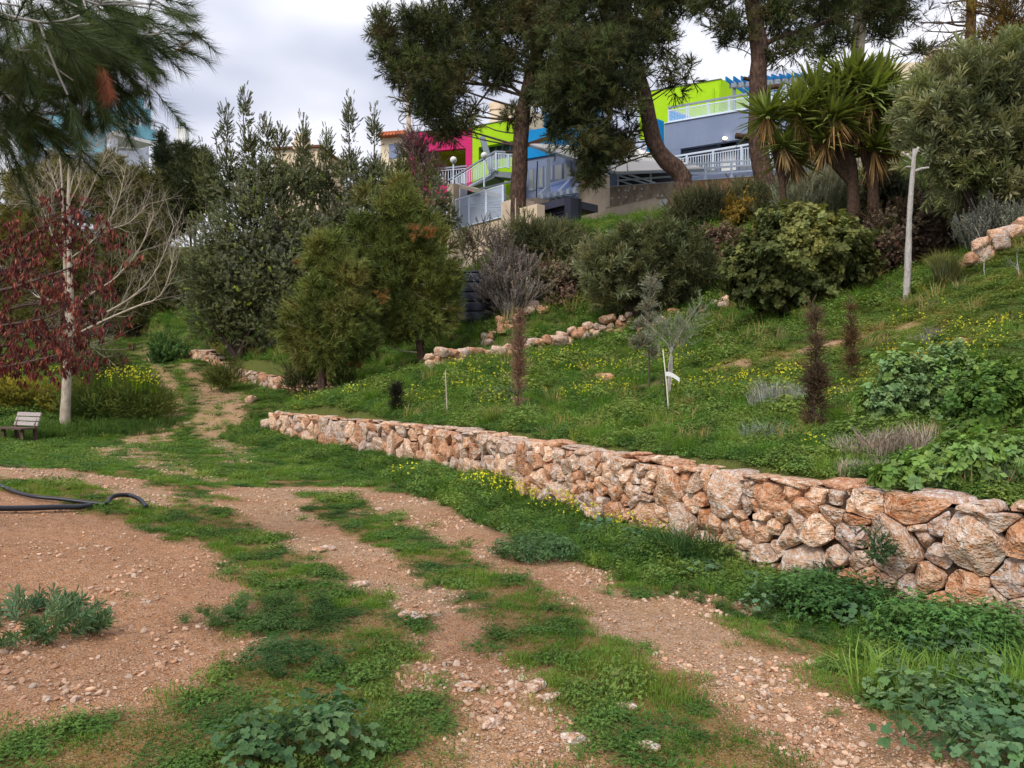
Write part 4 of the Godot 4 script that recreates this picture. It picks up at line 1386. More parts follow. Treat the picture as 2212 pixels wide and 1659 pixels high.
func build_shrubs() -> void:
	rng.seed = 560
	var olive_green := [Color(0.065, 0.072, 0.036), Color(0.11, 0.115, 0.056), Color(0.16, 0.165, 0.09)]
	var dark := [Color(0.045, 0.05, 0.028), Color(0.075, 0.078, 0.042), Color(0.11, 0.11, 0.055)]
	var brown := [Color(0.1, 0.06, 0.046), Color(0.15, 0.09, 0.066), Color(0.17, 0.12, 0.08), Color(0.11, 0.1, 0.055)]
	var grey := [Color(0.13, 0.11, 0.1), Color(0.2, 0.17, 0.155), Color(0.25, 0.22, 0.2)]
	var silver := [Color(0.16, 0.17, 0.13), Color(0.25, 0.26, 0.2), Color(0.34, 0.34, 0.28)]
	shrub("grey_shrub", "grey twiggy leafless looking shrub beside the dark water tank", "shrub", [[1085, 580, 40, 46], [1115, 640, 56, 52], [1075, 540, 24, 26], [1070, 625, 34, 54], [1130, 590, 30, 30]], 30, L.scrub, M.dry, {"count": 1300, "size": 0.5, "cols": grey, "up": 0.9, "out": 0.5, "wild": 0.4, "gap": -0.35, "stems": 12, "stem": 0.02, "bark": "grey_wood"}, Vector2(1100, 700))
	shrub("olive_shrub", "dull green shrub under the dark shutter box", "shrub", [[1175, 532, 58, 34], [1240, 550, 56, 34], [1130, 510, 36, 34], [1200, 508, 44, 12]], 34, L.olive, M.leaf, {"count": 2400, "size": 0.5, "cols": olive_green, "up": 0.5})
	shrub("olive_shrub", "row of dull shrubs at the foot of the concrete ramp wall", "shrub", [[1285, 530, 46, 26], [1345, 522, 46, 30], [1395, 515, 40, 30]], 36, L.olive, M.leaf, {"count": 1500, "size": 0.5, "cols": olive_green, "up": 0.6})
	shrub("brown_shrub", "reddish brown shrub between the grey shrub and the oleander", "shrub", [[1210, 620, 56, 56], [1265, 605, 50, 56], [1240, 655, 66, 34]], 30.5, L.small, M.dry, {"count": 2600, "size": 0.36, "cols": brown, "up": 0.4, "gap": -0.3})
	shrub("oleander", "fan shaped oleander in the middle of the slope", "shrub", [[1345, 575, 58, 46], [1420, 565, 70, 50], [1478, 590, 44, 66], [1325, 615, 46, 52], [1400, 630, 66, 46], [1365, 530, 22, 22], [1430, 512, 34, 14], [1300, 560, 26, 30]], 27, L.oleander, M.leaf, {"count": 950, "size": 0.75, "cols": [Color(0.07, 0.08, 0.038), Color(0.12, 0.13, 0.065), Color(0.18, 0.185, 0.105)], "up": 0.7, "out": 0.9, "wild": 0.4, "stems": 6, "stem": 0.028, "shell": 0.35}, Vector2(1388, 692))
	shrub("brown_shrub", "dark brown shrub right of the fan shaped oleander", "shrub", [[1510, 610, 56, 52], [1575, 560, 56, 56], [1540, 650, 46, 26], [1520, 540, 50, 40]], 28.5, L.small, M.dry, {"count": 2800, "size": 0.36, "cols": brown, "up": 0.4, "gap": -0.3})
	shrub("dark_shrub", "dark green shrub below the rust stained concrete wall", "shrub", [[1525, 450, 62, 32], [1480, 480, 40, 40], [1600, 435, 50, 30], [1640, 470, 40, 50], [1560, 490, 60, 44]], 33, L.olive, M.leaf, {"count": 2600, "size": 0.5, "cols": dark, "up": 0.5})
	shrub("dark_shrub", "dark shrub at the foot of the thick pine trunk with stubs", "shrub", [[1690, 470, 60, 50], [1650, 520, 50, 40], [1740, 500, 50, 40]], 31, L.olive, M.leaf, {"count": 1500, "size": 0.5, "cols": dark, "up": 0.5})
	shrub("dark_shrub", "dark shrub between the bent pine trunk and the concrete ramp", "shrub", [[1452, 490, 32, 20], [1500, 458, 28, 16]], 36, L.olive, M.leaf, {"count": 1000, "size": 0.5, "cols": olive_green, "up": 0.5})
	shrub("dark_shrub", "dark shrub behind the yucca trunks", "shrub", [[1800, 430, 50, 50], [1860, 420, 50, 50], [1840, 480, 60, 40]], 26.5, L.small, M.leaf, {"count": 1500, "size": 0.4, "cols": dark, "up": 0.4})
	shrub("yellow_shrub", "ochre yellow shrub among the dark shrubs below the stained wall", "shrub", [[1602, 470, 30, 44], [1590, 520, 30, 30]], 31.5, L.small, M.leaf, {"count": 480, "size": 0.4, "cols": [Color(0.16, 0.1, 0.02), Color(0.24, 0.16, 0.03), Color(0.12, 0.1, 0.03)], "up": 0.6})
	shrub("broad_leaved_shrub", "big rounded bright green shrub with broad leaves in front of the yuccas", "shrub", [[1720, 560, 120, 84], [1640, 580, 70, 66], [1800, 550, 78, 76], [1720, 490, 76, 38], [1700, 630, 96, 36], [1780, 615, 80, 40], [1835, 580, 40, 50], [1600, 610, 34, 36]], 20, L.broad, M.leaf, {"count": 2700, "size": 0.34, "cols": [Color(0.055, 0.065, 0.022), Color(0.11, 0.125, 0.04), Color(0.18, 0.185, 0.06)], "up": 0.5, "out": 0.9, "shell": 0.3, "gap": -0.36}, Vector2(1720, 684))
	shrub("silver_shrub", "silvery grey olive like shrub under the yucca heads", "shrub", [[1745, 370, 40, 56], [1795, 400, 48, 52], [1725, 430, 46, 42], [1772, 330, 20, 40], [1820, 440, 36, 34], [1770, 450, 60, 30]], 25, L.olive, M.leaf, {"count": 2000, "size": 0.4, "cols": silver, "up": 1.0, "out": 0.4, "wild": 0.35, "gap": -0.3})
	shrub("brown_hedge", "dark brownish hedge behind the pale bare trunk", "hedge", [[1905, 520, 46, 60], [1965, 505, 60, 70], [2035, 490, 60, 62], [2095, 480, 50, 48], [2000, 560, 60, 36], [1930, 570, 60, 24], [2075, 530, 46, 30]], 21.5, L.small, M.dry, {"count": 4200, "size": 0.3, "cols": [Color(0.085, 0.055, 0.044), Color(0.125, 0.09, 0.06), Color(0.14, 0.115, 0.075), Color(0.15, 0.07, 0.06)], "up": 0.4, "gap": -0.34}, Vector2(1990, 596))
	shrub("dark_hedge", "dark hedge between the yucca trunks and the right oleander", "hedge", [[1930, 430, 50, 40], [1985, 440, 46, 50], [1905, 400, 30, 30]], 24, L.small, M.leaf, {"count": 1300, "size": 0.34, "cols": dark, "up": 0.4})
	shrub("oleander", "huge oleander filling the right edge above the hedge", "shrub", [[2090, 200, 76, 60], [2170, 200, 80, 62], [2230, 250, 80, 110], [2060, 270, 76, 70], [2140, 290, 90, 90], [2020, 220, 36, 40], [2040, 340, 56, 60], [2120, 370, 80, 70], [2200, 400, 70, 70], [2170, 145, 50, 24], [2235, 175, 40, 50], [2000, 270, 26, 30]], 19, L.oleander, M.leaf, {"count": 2900, "size": 0.68, "cols": [Color(0.095, 0.105, 0.052), Color(0.16, 0.17, 0.09), Color(0.25, 0.255, 0.155), Color(0.16, 0.18, 0.075)], "up": 0.7, "out": 0.9, "wild": 0.4, "stems": 5, "stem": 0.035, "shell": 0.36}, Vector2(2150, 480))
	shrub("round_bush", "dark leafy bush in front of the arched beige building", "shrub", [[2050, 160, 50, 36], [2000, 185, 30, 30], [2040, 200, 50, 40]], 30, L.small, M.leaf, {"count": 1300, "size": 0.4, "cols": dark, "up": 0.4})
	shrub("grass_clump", "tall wispy grass clump right of the pale bare trunk", "grass clump", [[2043, 600, 10, 16], [2040, 590, 8, 16]], 16.5, L.tall_grass, M.grass_blade, {"count": 44, "size": 1.5, "cols": [Color(0.12, 0.13, 0.06), Color(0.2, 0.2, 0.1)], "up": 1.6, "out": 0.3, "wild": 0.2, "shell": 1.0, "gap": -2.0, "stems": 0}, Vector2(2045, 620))
	shrub("grey_shrub", "feathery grey shrub above the boulder heap", "shrub", [[2100, 515, 36, 26], [2140, 485, 30, 30]], 18.5, L.scrub, M.dry, {"count": 420, "size": 0.36, "cols": [Color(0.14, 0.15, 0.13), Color(0.2, 0.2, 0.18)], "up": 1.2, "out": 0.4, "wild": 0.2, "gap": -0.6, "bark": "grey_wood"})
	shrub("grey_shrub", "grey green clump at the right edge beside the boulder heap", "shrub", [[2200, 500, 30, 30]], 18, L.scrub, M.dry, {"count": 260, "size": 0.34, "cols": [Color(0.14, 0.16, 0.13), Color(0.2, 0.21, 0.17)], "up": 1.2, "out": 0.4, "wild": 0.2, "gap": -0.6})
	shrub("twiggy_shrub", "bare pinkish twiggy shrub before the pink house", "shrub", [[900, 345, 30, 44], [925, 380, 26, 50], [890, 310, 20, 26]], 41, L.scrub, M.dry, {"count": 700, "size": 0.6, "cols": [Color(0.12, 0.08, 0.075), Color(0.2, 0.14, 0.13)], "up": 0.9, "wild": 0.6, "gap": -0.5, "stems": 8, "stem": 0.03})
	shrub("olive_shrub", "thin leafed shrub before the beige wall right of the young pines", "shrub", [[1010, 540, 26, 30], [1040, 520, 30, 30]], 36, L.scrub, M.leaf, {"count": 240, "size": 0.5, "cols": [Color(0.08, 0.065, 0.045), Color(0.12, 0.1, 0.07)], "up": 0.7, "gap": -0.5})
	# left of the track
	shrub("round_bush", "rounded dark green bush behind the bare tree's trunk", "shrub", [[225, 790, 56, 44], [195, 810, 40, 40]], 31.5, L.small, M.leaf, {"count": 1300, "size": 0.3, "cols": [Color(0.05, 0.06, 0.025), Color(0.08, 0.09, 0.035), Color(0.1, 0.105, 0.04)], "up": 0.5, "gap": -0.5})
	shrub("mustard_thicket", "tall green thicket with yellow flower heads right of the bare tree", "shrub", [[215, 870, 70, 50], [290, 860, 70, 50], [330, 880, 46, 40], [180, 890, 50, 30]], 26.5, L.scrub, M.leaf, {"count": 4200, "size": 0.27, "cols": [Color(0.07, 0.105, 0.025), Color(0.11, 0.145, 0.035), Color(0.16, 0.18, 0.045)], "up": 0.6, "out": 0.6, "wild": 0.6, "gap": -0.5, "stems": 1}, Vector2(260, 905))
	shrub("yellow_shrub", "low yellow green shrub behind the wooden bench", "shrub", [[50, 850, 60, 36], [10, 845, 40, 40]], 27.5, L.small, M.leaf, {"count": 1000, "size": 0.26, "cols": [Color(0.13, 0.12, 0.02), Color(0.23, 0.2, 0.03), Color(0.32, 0.27, 0.04)], "up": 0.5, "gap": -0.5})
	shrub("yellow_shrub", "yellow green shrub between bench and bare tree", "shrub", [[118, 862, 34, 30], [172, 850, 26, 24]], 27, L.small, M.leaf, {"count": 620, "size": 0.26, "cols": [Color(0.13, 0.12, 0.02), Color(0.23, 0.2, 0.03), Color(0.28, 0.25, 0.04)], "up": 0.5, "gap": -0.5})
	shrub("leafy_bush", "fresh green leafy bush at the head of the track below the carob", "shrub", [[350, 745, 26, 30], [380, 765, 40, 26], [345, 780, 30, 16]], 39, L.small, M.leaf, {"count": 900, "size": 0.36, "cols": [Color(0.05, 0.1, 0.03), Color(0.08, 0.15, 0.04)], "up": 0.6, "gap": -0.5})
	shrub("grassy_bush", "dull green grassy bush below the far low stone wall", "shrub", [[490, 815, 40, 26], [470, 822, 30, 18]], 32, L.scrub, M.leaf, {"count": 620, "size": 0.36, "cols": [Color(0.08, 0.09, 0.03), Color(0.12, 0.14, 0.04)], "up": 1.0, "gap": -0.6})
	shrub("scrub_bush", "dry scrub between the two young pine trunks", "shrub", [[655, 815, 40, 30], [745, 825, 30, 20], [640, 830, 30, 22]], 27.5, L.scrub, M.leaf, {"count": 700, "size": 0.34, "cols": [Color(0.07, 0.08, 0.03), Color(0.11, 0.1, 0.05)], "up": 1.0, "gap": -0.6})
	# background trees left of the carob
	for y in [["tall dark cypress like tree right of the teal house", 52.0, [[354, 350, 10, 40], [354, 420, 24, 50], [352, 305, 3, 20], [362, 470, 40, 46]], [Color(0.04, 0.058, 0.032), Color(0.07, 0.085, 0.04)], 1300],
		["dark bushy tree beside the white chimney", 52.0, [[405, 345, 26, 28], [430, 400, 40, 56], [400, 430, 44, 56], [440, 350, 14, 24]], [Color(0.045, 0.062, 0.032), Color(0.08, 0.095, 0.04)], 1900],
		["broad olive green tree behind the bare tree", 47.0, [[290, 500, 70, 80], [240, 580, 80, 90], [330, 590, 60, 90], [300, 680, 80, 50], [180, 640, 70, 70], [250, 430, 40, 50], [360, 680, 40, 50], [240, 370, 30, 40], [300, 410, 40, 50]], [Color(0.11, 0.12, 0.05), Color(0.17, 0.175, 0.065), Color(0.15, 0.145, 0.065)], 4600],
		["yellow green tree behind the red leaved tree", 46.0, [[90, 480, 60, 70], [60, 580, 70, 80], [130, 560, 60, 80], [20, 520, 50, 80], [100, 680, 90, 60], [190, 420, 30, 50], [0, 650, 60, 70], [60, 410, 50, 50], [135, 400, 40, 60]], [Color(0.15, 0.155, 0.045), Color(0.23, 0.22, 0.055), Color(0.17, 0.17, 0.055)], 4200]]:
		var t := shrub("background_tree", y[0], "tree", y[2], y[1], L.pine, M.needle, {"count": y[4], "size": 0.62, "cols": y[3], "out": 0.7, "up": 0.6, "gap": -0.4, "stem": 0.08, "stems": 1})

func build_special_trees() -> void:
	# the pale bare tree
	rng.seed = 610
	var d := 25.5
	var pts := pxs([[140, 910], [143, 850], [147, 780], [151, 720], [152, 660], [151, 600], [149, 520], [148, 430], [150, 350]], d)
	var org := on_ground(pts[0])
	pts[0] = org + Vector3.DOWN * 0.15
	var t := thing("bare_tree", "pale bare deciduous tree with whitish trunk left of the track", "tree", org)
	var m := MB.new(org)
	limb(m, pts, 0.165, 0.035, 24, 12, 0.08)
	limb(m, pxs([[150, 715], [143, 660], [141, 600], [137, 500], [134, 400], [128, 320]], d), 0.07, 0.02, 16, 8, 0.06)
	part(t, "trunk", m.mesh(true), M.pale_bark)
	var tips := []
	var bm := MB.new(org)
	var tw := MB.new(org)
	for l in [[[[158, 715], [210, 685], [265, 655], [310, 620], [345, 570], [375, 490]], 0.06], [[[160, 725], [230, 690], [300, 660], [345, 640], [370, 580], [378, 520]], 0.06], [[[152, 680], [190, 640], [250, 600], [300, 540], [330, 470]], 0.05], [[[151, 600], [180, 540], [230, 500], [280, 480], [320, 440]], 0.045],
		[[[149, 500], [175, 450], [200, 400], [230, 330]], 0.045], [[[150, 420], [160, 380], [190, 330], [240, 290]], 0.035], [[[140, 560], [110, 500], [90, 440], [80, 400]], 0.045], [[[145, 660], [120, 650], [80, 640], [40, 600]], 0.05], [[[136, 450], [120, 400], [100, 350]], 0.03], [[[150, 350], [165, 300], [190, 270]], 0.03], [[[150, 780], [165, 742], [190, 745], [205, 755]], 0.045], [[[149, 560], [200, 520], [250, 450], [270, 370]], 0.035], [[[148, 440], [172, 390], [180, 330], [215, 280]], 0.03], [[[146, 780], [130, 740], [128, 735]], 0.04], [[[140, 480], [100, 450], [60, 430]], 0.03]]:
		var shifted := []
		var drift := rf(-1.2, 1.2)
		for k in l[0].size(): shifted.append(at(l[0][k][0], l[0][k][1], d + drift * k / (l[0].size() - 1.0)))
		var c := limb(bm, shifted, l[1] * 0.72, 0.01, 14, 6, 0.05)
		for k in range(3, c.size()):
			for e in 2:
				if rng.randf() < 0.85:
					var dd: Vector3 = (c[k] - c[k - 1]).normalized()
					ramify(tw, c[k], (dd * 0.7 + any_dir(rng) * 0.7 + Vector3.UP * 0.25).normalized(), rf(0.5, 1.5), 0.0085, 1, 0.5, tips, 7, 0.7)
	part(t, "branch", bm.mesh(true), M.pale_bark)
	var tm := part(t, "twigs", tw.mesh(true), M.pale_bark)
	tm.set_meta("kind", "stuff")
	var bp := MB.new()
	bp.ball(Vector3.ZERO, Vector3.ONE * 0.022, 6, 4)
	var where := []
	var tints := []
	for q in tips:
		if rng.randf() < 0.16:
			where.append(Transform3D(Basis.IDENTITY, q + any_dir(rng) * 0.03 - org)); tints.append(tint(Color(0.06, 0.045, 0.035)))
	swarm(t, "berries", bp.mesh(true), M.dry, where, tints)

	# tree with hanging dead red leaves, its trunk beyond the left edge
	rng.seed = 620
	d = 7.0
	org = on_ground(at(-240, 1000, 7.2))
	t = thing("red_leaved_tree", "tree branches with hanging dry red leaves at the left edge", "tree", org)
	m = MB.new(org)
	limb(m, [org + Vector3.DOWN * 0.1, org + Vector3(0.1, 0.8, 0.1), at(-150, 690, 7.1), at(-110, 560, 7.0), at(-60, 470, 6.9)], 0.09, 0.03, 14, 9, 0.1)
	part(t, "trunk", m.mesh(true), M.twig_bark)
	bm = MB.new(org)
	tw = MB.new(org)
	tips = []
	var stops := []
	for l in [[[[-150, 690], [-40, 640], [40, 618], [105, 595], [160, 575], [200, 550]], 0.024], [[[-160, 760], [-50, 752], [20, 745], [80, 715], [140, 705], [200, 690]], 0.022], [[[-150, 800], [-40, 770], [60, 765], [140, 735], [215, 720]], 0.018], [[[-120, 600], [-30, 560], [30, 530], [70, 500], [110, 480], [140, 470]], 0.018], [[[-140, 660], [-20, 600], [60, 560], [120, 540], [165, 520], [195, 505]], 0.018], [[[-140, 720], [-40, 690], [50, 660], [120, 655], [170, 645], [205, 635]], 0.018], [[[-160, 820], [-60, 800], [20, 790], [90, 775], [150, 760]], 0.014], [[[-150, 740], [-60, 720], [20, 700], [90, 690], [150, 660]], 0.016]]:
		var drift := rf(-0.7, 0.7)
		var shifted := []
		for k in l[0].size(): shifted.append(at(l[0][k][0], l[0][k][1], d + drift * k / (l[0].size() - 1.0)))
		var c := limb(bm, shifted, l[1], 0.005, 14, 6, 0.05)
		for k in range(4, c.size()):
			for e in 2:
				var dd: Vector3 = (c[k] - c[k - 1]).normalized()
				ramify(tw, c[k], (dd * 0.8 + any_dir(rng) * 0.8).normalized(), rf(0.14, 0.38), 0.0045, 1, 0.1, tips, 4, 0.7)
				stops.append(c[k])
	part(t, "branch", bm.mesh(true), M.twig_bark)
	tm = part(t, "twigs", tw.mesh(true), M.twig_bark)
	tm.set_meta("kind", "stuff")
	var lm := []
	for i in 3:
		var r := RandomNumberGenerator.new()
		r.seed = 900 + i
		var mm := MB.new()
		for k in 5: leaf_blade(mm, r, any_dir(r) * 0.12, (Vector3.DOWN + any_dir(r) * 0.45).normalized(), r.randf_range(0.6, 1.0), r.randf_range(0.15, 0.24), 0.3, 0.1)
		lm.append(mm.mesh())
	var lw := [[], [], []]
	var lt := [[], [], []]
	for q in tips + stops:
		if n3.get_noise_3dv(q * 2.2) < -0.22: continue
		for e in 4:
			if rng.randf() > 0.8: continue
			var i := rng.randi() % 3
			lw[i].append(Transform3D(Basis.from_euler(Vector3(rf(-0.3, 0.3), rf(0, TAU), rf(-0.3, 0.3))).scaled(Vector3.ONE * rf(0.04, 0.088)), q + any_dir(rng) * 0.02 - org))
			lt[i].append(tint([Color(0.09, 0.026, 0.024), Color(0.13, 0.036, 0.03), Color(0.065, 0.024, 0.024), Color(0.17, 0.06, 0.04)][rng.randi() % 4], 0.3))
	for i in 3: swarm(t, "leaves", lm[i], M.dry, lw[i], lt[i])

	# near pine branches hanging in from the upper left
	rng.seed = 630
	org = Vector3(-3.9, ground(-3.9, -2.4), -2.4)
	t = thing("pine_tree", "near long needled pine branches hanging into the top left corner", "tree", org)
	m = MB.new(org)
	limb(m, [org + Vector3.DOWN * 0.2, org + Vector3(0.05, 1.5, 0.0), org + Vector3(0.1, 3.2, -0.1), org + Vector3(0.0, 6.0, 0.0)], 0.17, 0.08, 16, 12, 0.1)
	part(t, "trunk", m.mesh(true), M.pine_bark)
	bm = MB.new(org)
	var shoots := []      # [point, direction, size]
	for l in [[[[-700, -300, 2.4], [-250, -120, 2.3], [0, 28, 2.3], [85, 48, 2.35]], 0.012, 0.005], [[[-700, -100, 2.6], [-200, 60, 2.6], [0, 107, 2.6], [70, 108, 2.6], [100, 125, 2.7]], 0.011, 0.004], [[[-500, -400, 3.0], [0, -160, 3.1], [180, -50, 3.1], [260, -25, 3.2], [320, -10, 3.2]], 0.016, 0.004], [[[180, -50, 3.1], [240, 30, 3.0], [280, 70, 3.0], [312, 84, 3.0]], 0.008, 0.003], [[[150, -60, 3.0], [200, 60, 2.9], [222, 95, 2.9], [242, 120, 2.9]], 0.008, 0.003], [[[-500, -100, 3.0], [-100, 80, 3.1], [60, 150, 3.1], [130, 215, 3.1], [140, 245, 3.0]], 0.012, 0.004], [[[-100, 80, 3.1], [0, 190, 3.0], [50, 240, 3.0], [75, 265, 3.0]], 0.008, 0.003], [[[100, 30, 2.9], [160, 95, 2.9], [195, 130, 2.9], [205, 165, 2.9]], 0.008, 0.003], [[[-300, 100, 3.0], [-80, 190, 3.0], [-10, 250, 3.0], [10, 290, 3.0]], 0.008, 0.003], [[[-400, -300, 2.6], [0, -90, 2.6], [150, -10, 2.7], [215, 10, 2.7]], 0.01, 0.004]]:
		var c := limb(bm, pxs_abs(l[0]), l[1], l[2], 16, 6, 0.08)
		for k in range(4, c.size()):
			var dd: Vector3 = (c[k] - c[k - 1]).normalized()
			var nk := 3
			for e in nk:
				var dir := (dd * rf(0.5, 1.0) + any_dir(rng) * 0.75 + Vector3.DOWN * 0.1).normalized()
				var le := rf(0.05, 0.22)
				var tip: Vector3 = c[k] + dir * le
				if rng.randf() < 0.6: limb(bm, [c[k], c[k].lerp(tip, 0.5) + any_dir(rng) * 0.01, tip], 0.004, 0.003, 3, 5)
				else: tip = c[k]
				shoots.append([tip, (dir + Vector3.DOWN * rf(0.0, 0.4)).normalized(), rf(0.14, 0.2)])
			if k == c.size() - 1: shoots.append([c[k], dd, 0.21])
	part(t, "branch", bm.mesh(true), M.grey_wood)
	for k in 130:
		var b: Array = [[110, 30, 2.4, 130, 50], [50, 150, 2.9, 110, 70], [170, 70, 2.8, 90, 60], [40, 220, 3.0, 60, 50], [180, 110, 2.95, 50, 60]][rng.randi() % 5]
		var a := rf(0, TAU)
		var q := sqrt(rng.randf())
		var p := at(b[0] + cos(a) * q * b[3], b[1] + sin(a) * q * b[4], b[2] + rf(-0.25, 0.25))
		if p.x > -0.9: continue
		shoots.append([p, (any_dir(rng) + Vector3(0.7, -0.2, 0)).normalized(), rf(0.14, 0.21)])
	var nw := [[], [], [], []]
	var nt := [[], [], [], []]
	for s in shoots:
		var i := rng.randi() % 4
		var y: Vector3 = s[1]
		var x := y.cross(any_dir(rng)).normalized()
		nw[i].append(Transform3D(Basis(x, y, x.cross(y)) * s[2], s[0] - org))
		nt[i].append(tint([Color(0.04, 0.06, 0.02), Color(0.07, 0.095, 0.03), Color(0.05, 0.07, 0.03)][rng.randi() % 3], 0.3))
	for i in 4: swarm(t, "needles", L.pine_near[i], M.needle, nw[i], nt[i])
	var dw := []
	var dt := []
	for k in 3:
		var y := Vector3(rf(-0.2, 0.4), -0.9, rf(-0.2, 0.2)).normalized()
		var x := y.cross(any_dir(rng)).normalized()
		dw.append(Transform3D(Basis(x, y, x.cross(y)) * 0.1, at(212 + k * 9, 138 + k * 6, 2.35) - org)); dt.append(tint(Color(0.2, 0.075, 0.045)))
	var y2 := Vector3(0.8, 0.45, 0.1).normalized()
	var x2 := y2.cross(Vector3.UP).normalized()
	dw.append(Transform3D(Basis(x2, y2, x2.cross(y2)) * 0.11, at(375, 112, 2.95) - org)); dt.append(Color(0.22, 0.15, 0.05))
	swarm(t, "dead_needles", L.pine_near[0], M.dry, dw, dt)

	# yuccas
	rng.seed = 640
	var yd := 22.0
	var heads := []
	for i in 3:
		heads.append(blade_head(700 + i, 130, 1.0, 0.075, -0.35, 1.45, 0.18))
		heads.append(blade_head(710 + i, 90, 0.95, 0.045, -1.5, -0.9, 0.12))
	for y in [["left yucca with one high green head against the grey wall", [[1700, 470], [1690, 400], [1672, 310], [1657, 250]], [[1657, 235, 0.8], [1712, 322, 0.72], [1690, 300, 0.6]], 0.12],
		["middle yucca with several heads over brown dead leaf skirts", [[1845, 500], [1843, 420], [1836, 340], [1810, 260]], [[1765, 195, 0.95], [1748, 262, 0.9], [1720, 220, 0.8], [1785, 290, 0.75], [1800, 235, 0.95], [1830, 175, 1.0]], 0.21],
		["right yucca with the tallest green head and a hanging skirt", [[1887, 500], [1886, 430], [1884, 350], [1880, 280]], [[1875, 190, 1.1], [1900, 215, 0.95], [1888, 305, 0.85], [1915, 285, 0.8], [1850, 250, 0.8], [1905, 170, 0.85], [1840, 165, 0.9]], 0.2]]:
		var yp := pxs(y[1], yd)
		org = on_ground(yp[0])
		yp[0] = org + Vector3.DOWN * 0.2
		t = thing("yucca", y[0], "yucca", org, "")
		m = MB.new(org)
		var c := limb(m, yp, y[3], y[3] * 0.6, 16, 11, 0.12)
		for h in y[2]:
			var hp := at(h[0], h[1] + 18, yd)
			limb(m, [c[10], c[10].lerp(hp, 0.6) + Vector3(0, -0.1, 0), hp], y[3] * 0.55, y[3] * 0.35, 6, 8, 0.1)
		part(t, "trunk", m.mesh(true), M.dead_trunk)
		for h in y[2]:
			var i := rng.randi() % 3
			var dd := yd + rf(-0.5, 0.4)
			var p := at(h[0], h[1] + 14, dd)
			for e in [[0, "leaf_head", M.leaf, Color(0.14, 0.17, 0.045), 1.0], [1, "dead_leaf_skirt", M.dry, Color(0.23, 0.145, 0.065), 0.85]]:
				swarm(t, e[1], heads[i * 2 + e[0]], e[2], [Transform3D(Basis.from_euler(Vector3(rf(-0.2, 0.2), rf(0, TAU), rf(-0.2, 0.2))).scaled(Vector3.ONE * h[2] * e[4] * 1.42), p - org)], [tint(e[3], 0.2)])
	# the pale bare trunk
	rng.seed = 650
	d = 17.0
	pts = pxs([[1957, 655], [1960, 600], [1962, 540], [1964, 480], [1967, 430], [1971, 380], [1974, 340], [1976, 322]], d)
	org = on_ground(pts[0])
	pts[0] = org + Vector3.DOWN * 0.15
	t = thing("dead_tree", "pale grey bare trunk with sawn stub branches, standing on the slope", "dead tree", org)
	m = MB.new(org)
	limb(m, pts, 0.074, 0.042, 18, 10, 0.14)
	part(t, "trunk", m.mesh(true), M.grey_wood)
	for b in [[[[1972, 372], [1985, 366], [2006, 362]], 0.035], [[[1973, 347], [1962, 338], [1950, 331]], 0.028], [[[1970, 362], [1962, 360], [1957, 361]], 0.026], [[[1975, 335], [1981, 325], [1984, 318]], 0.04]]:
		m = MB.new(org)
		limb(m, pxs(b[0], d), b[1], b[1] * 0.7, 4, 7, 0.1)
		part(t, "branch_stub", m.mesh(true), M.grey_wood)

func pxs_abs(list: Array) -> Array:
	var r := []
	for p in list: r.append(at(p[0], p[1], p[2]))
	return r

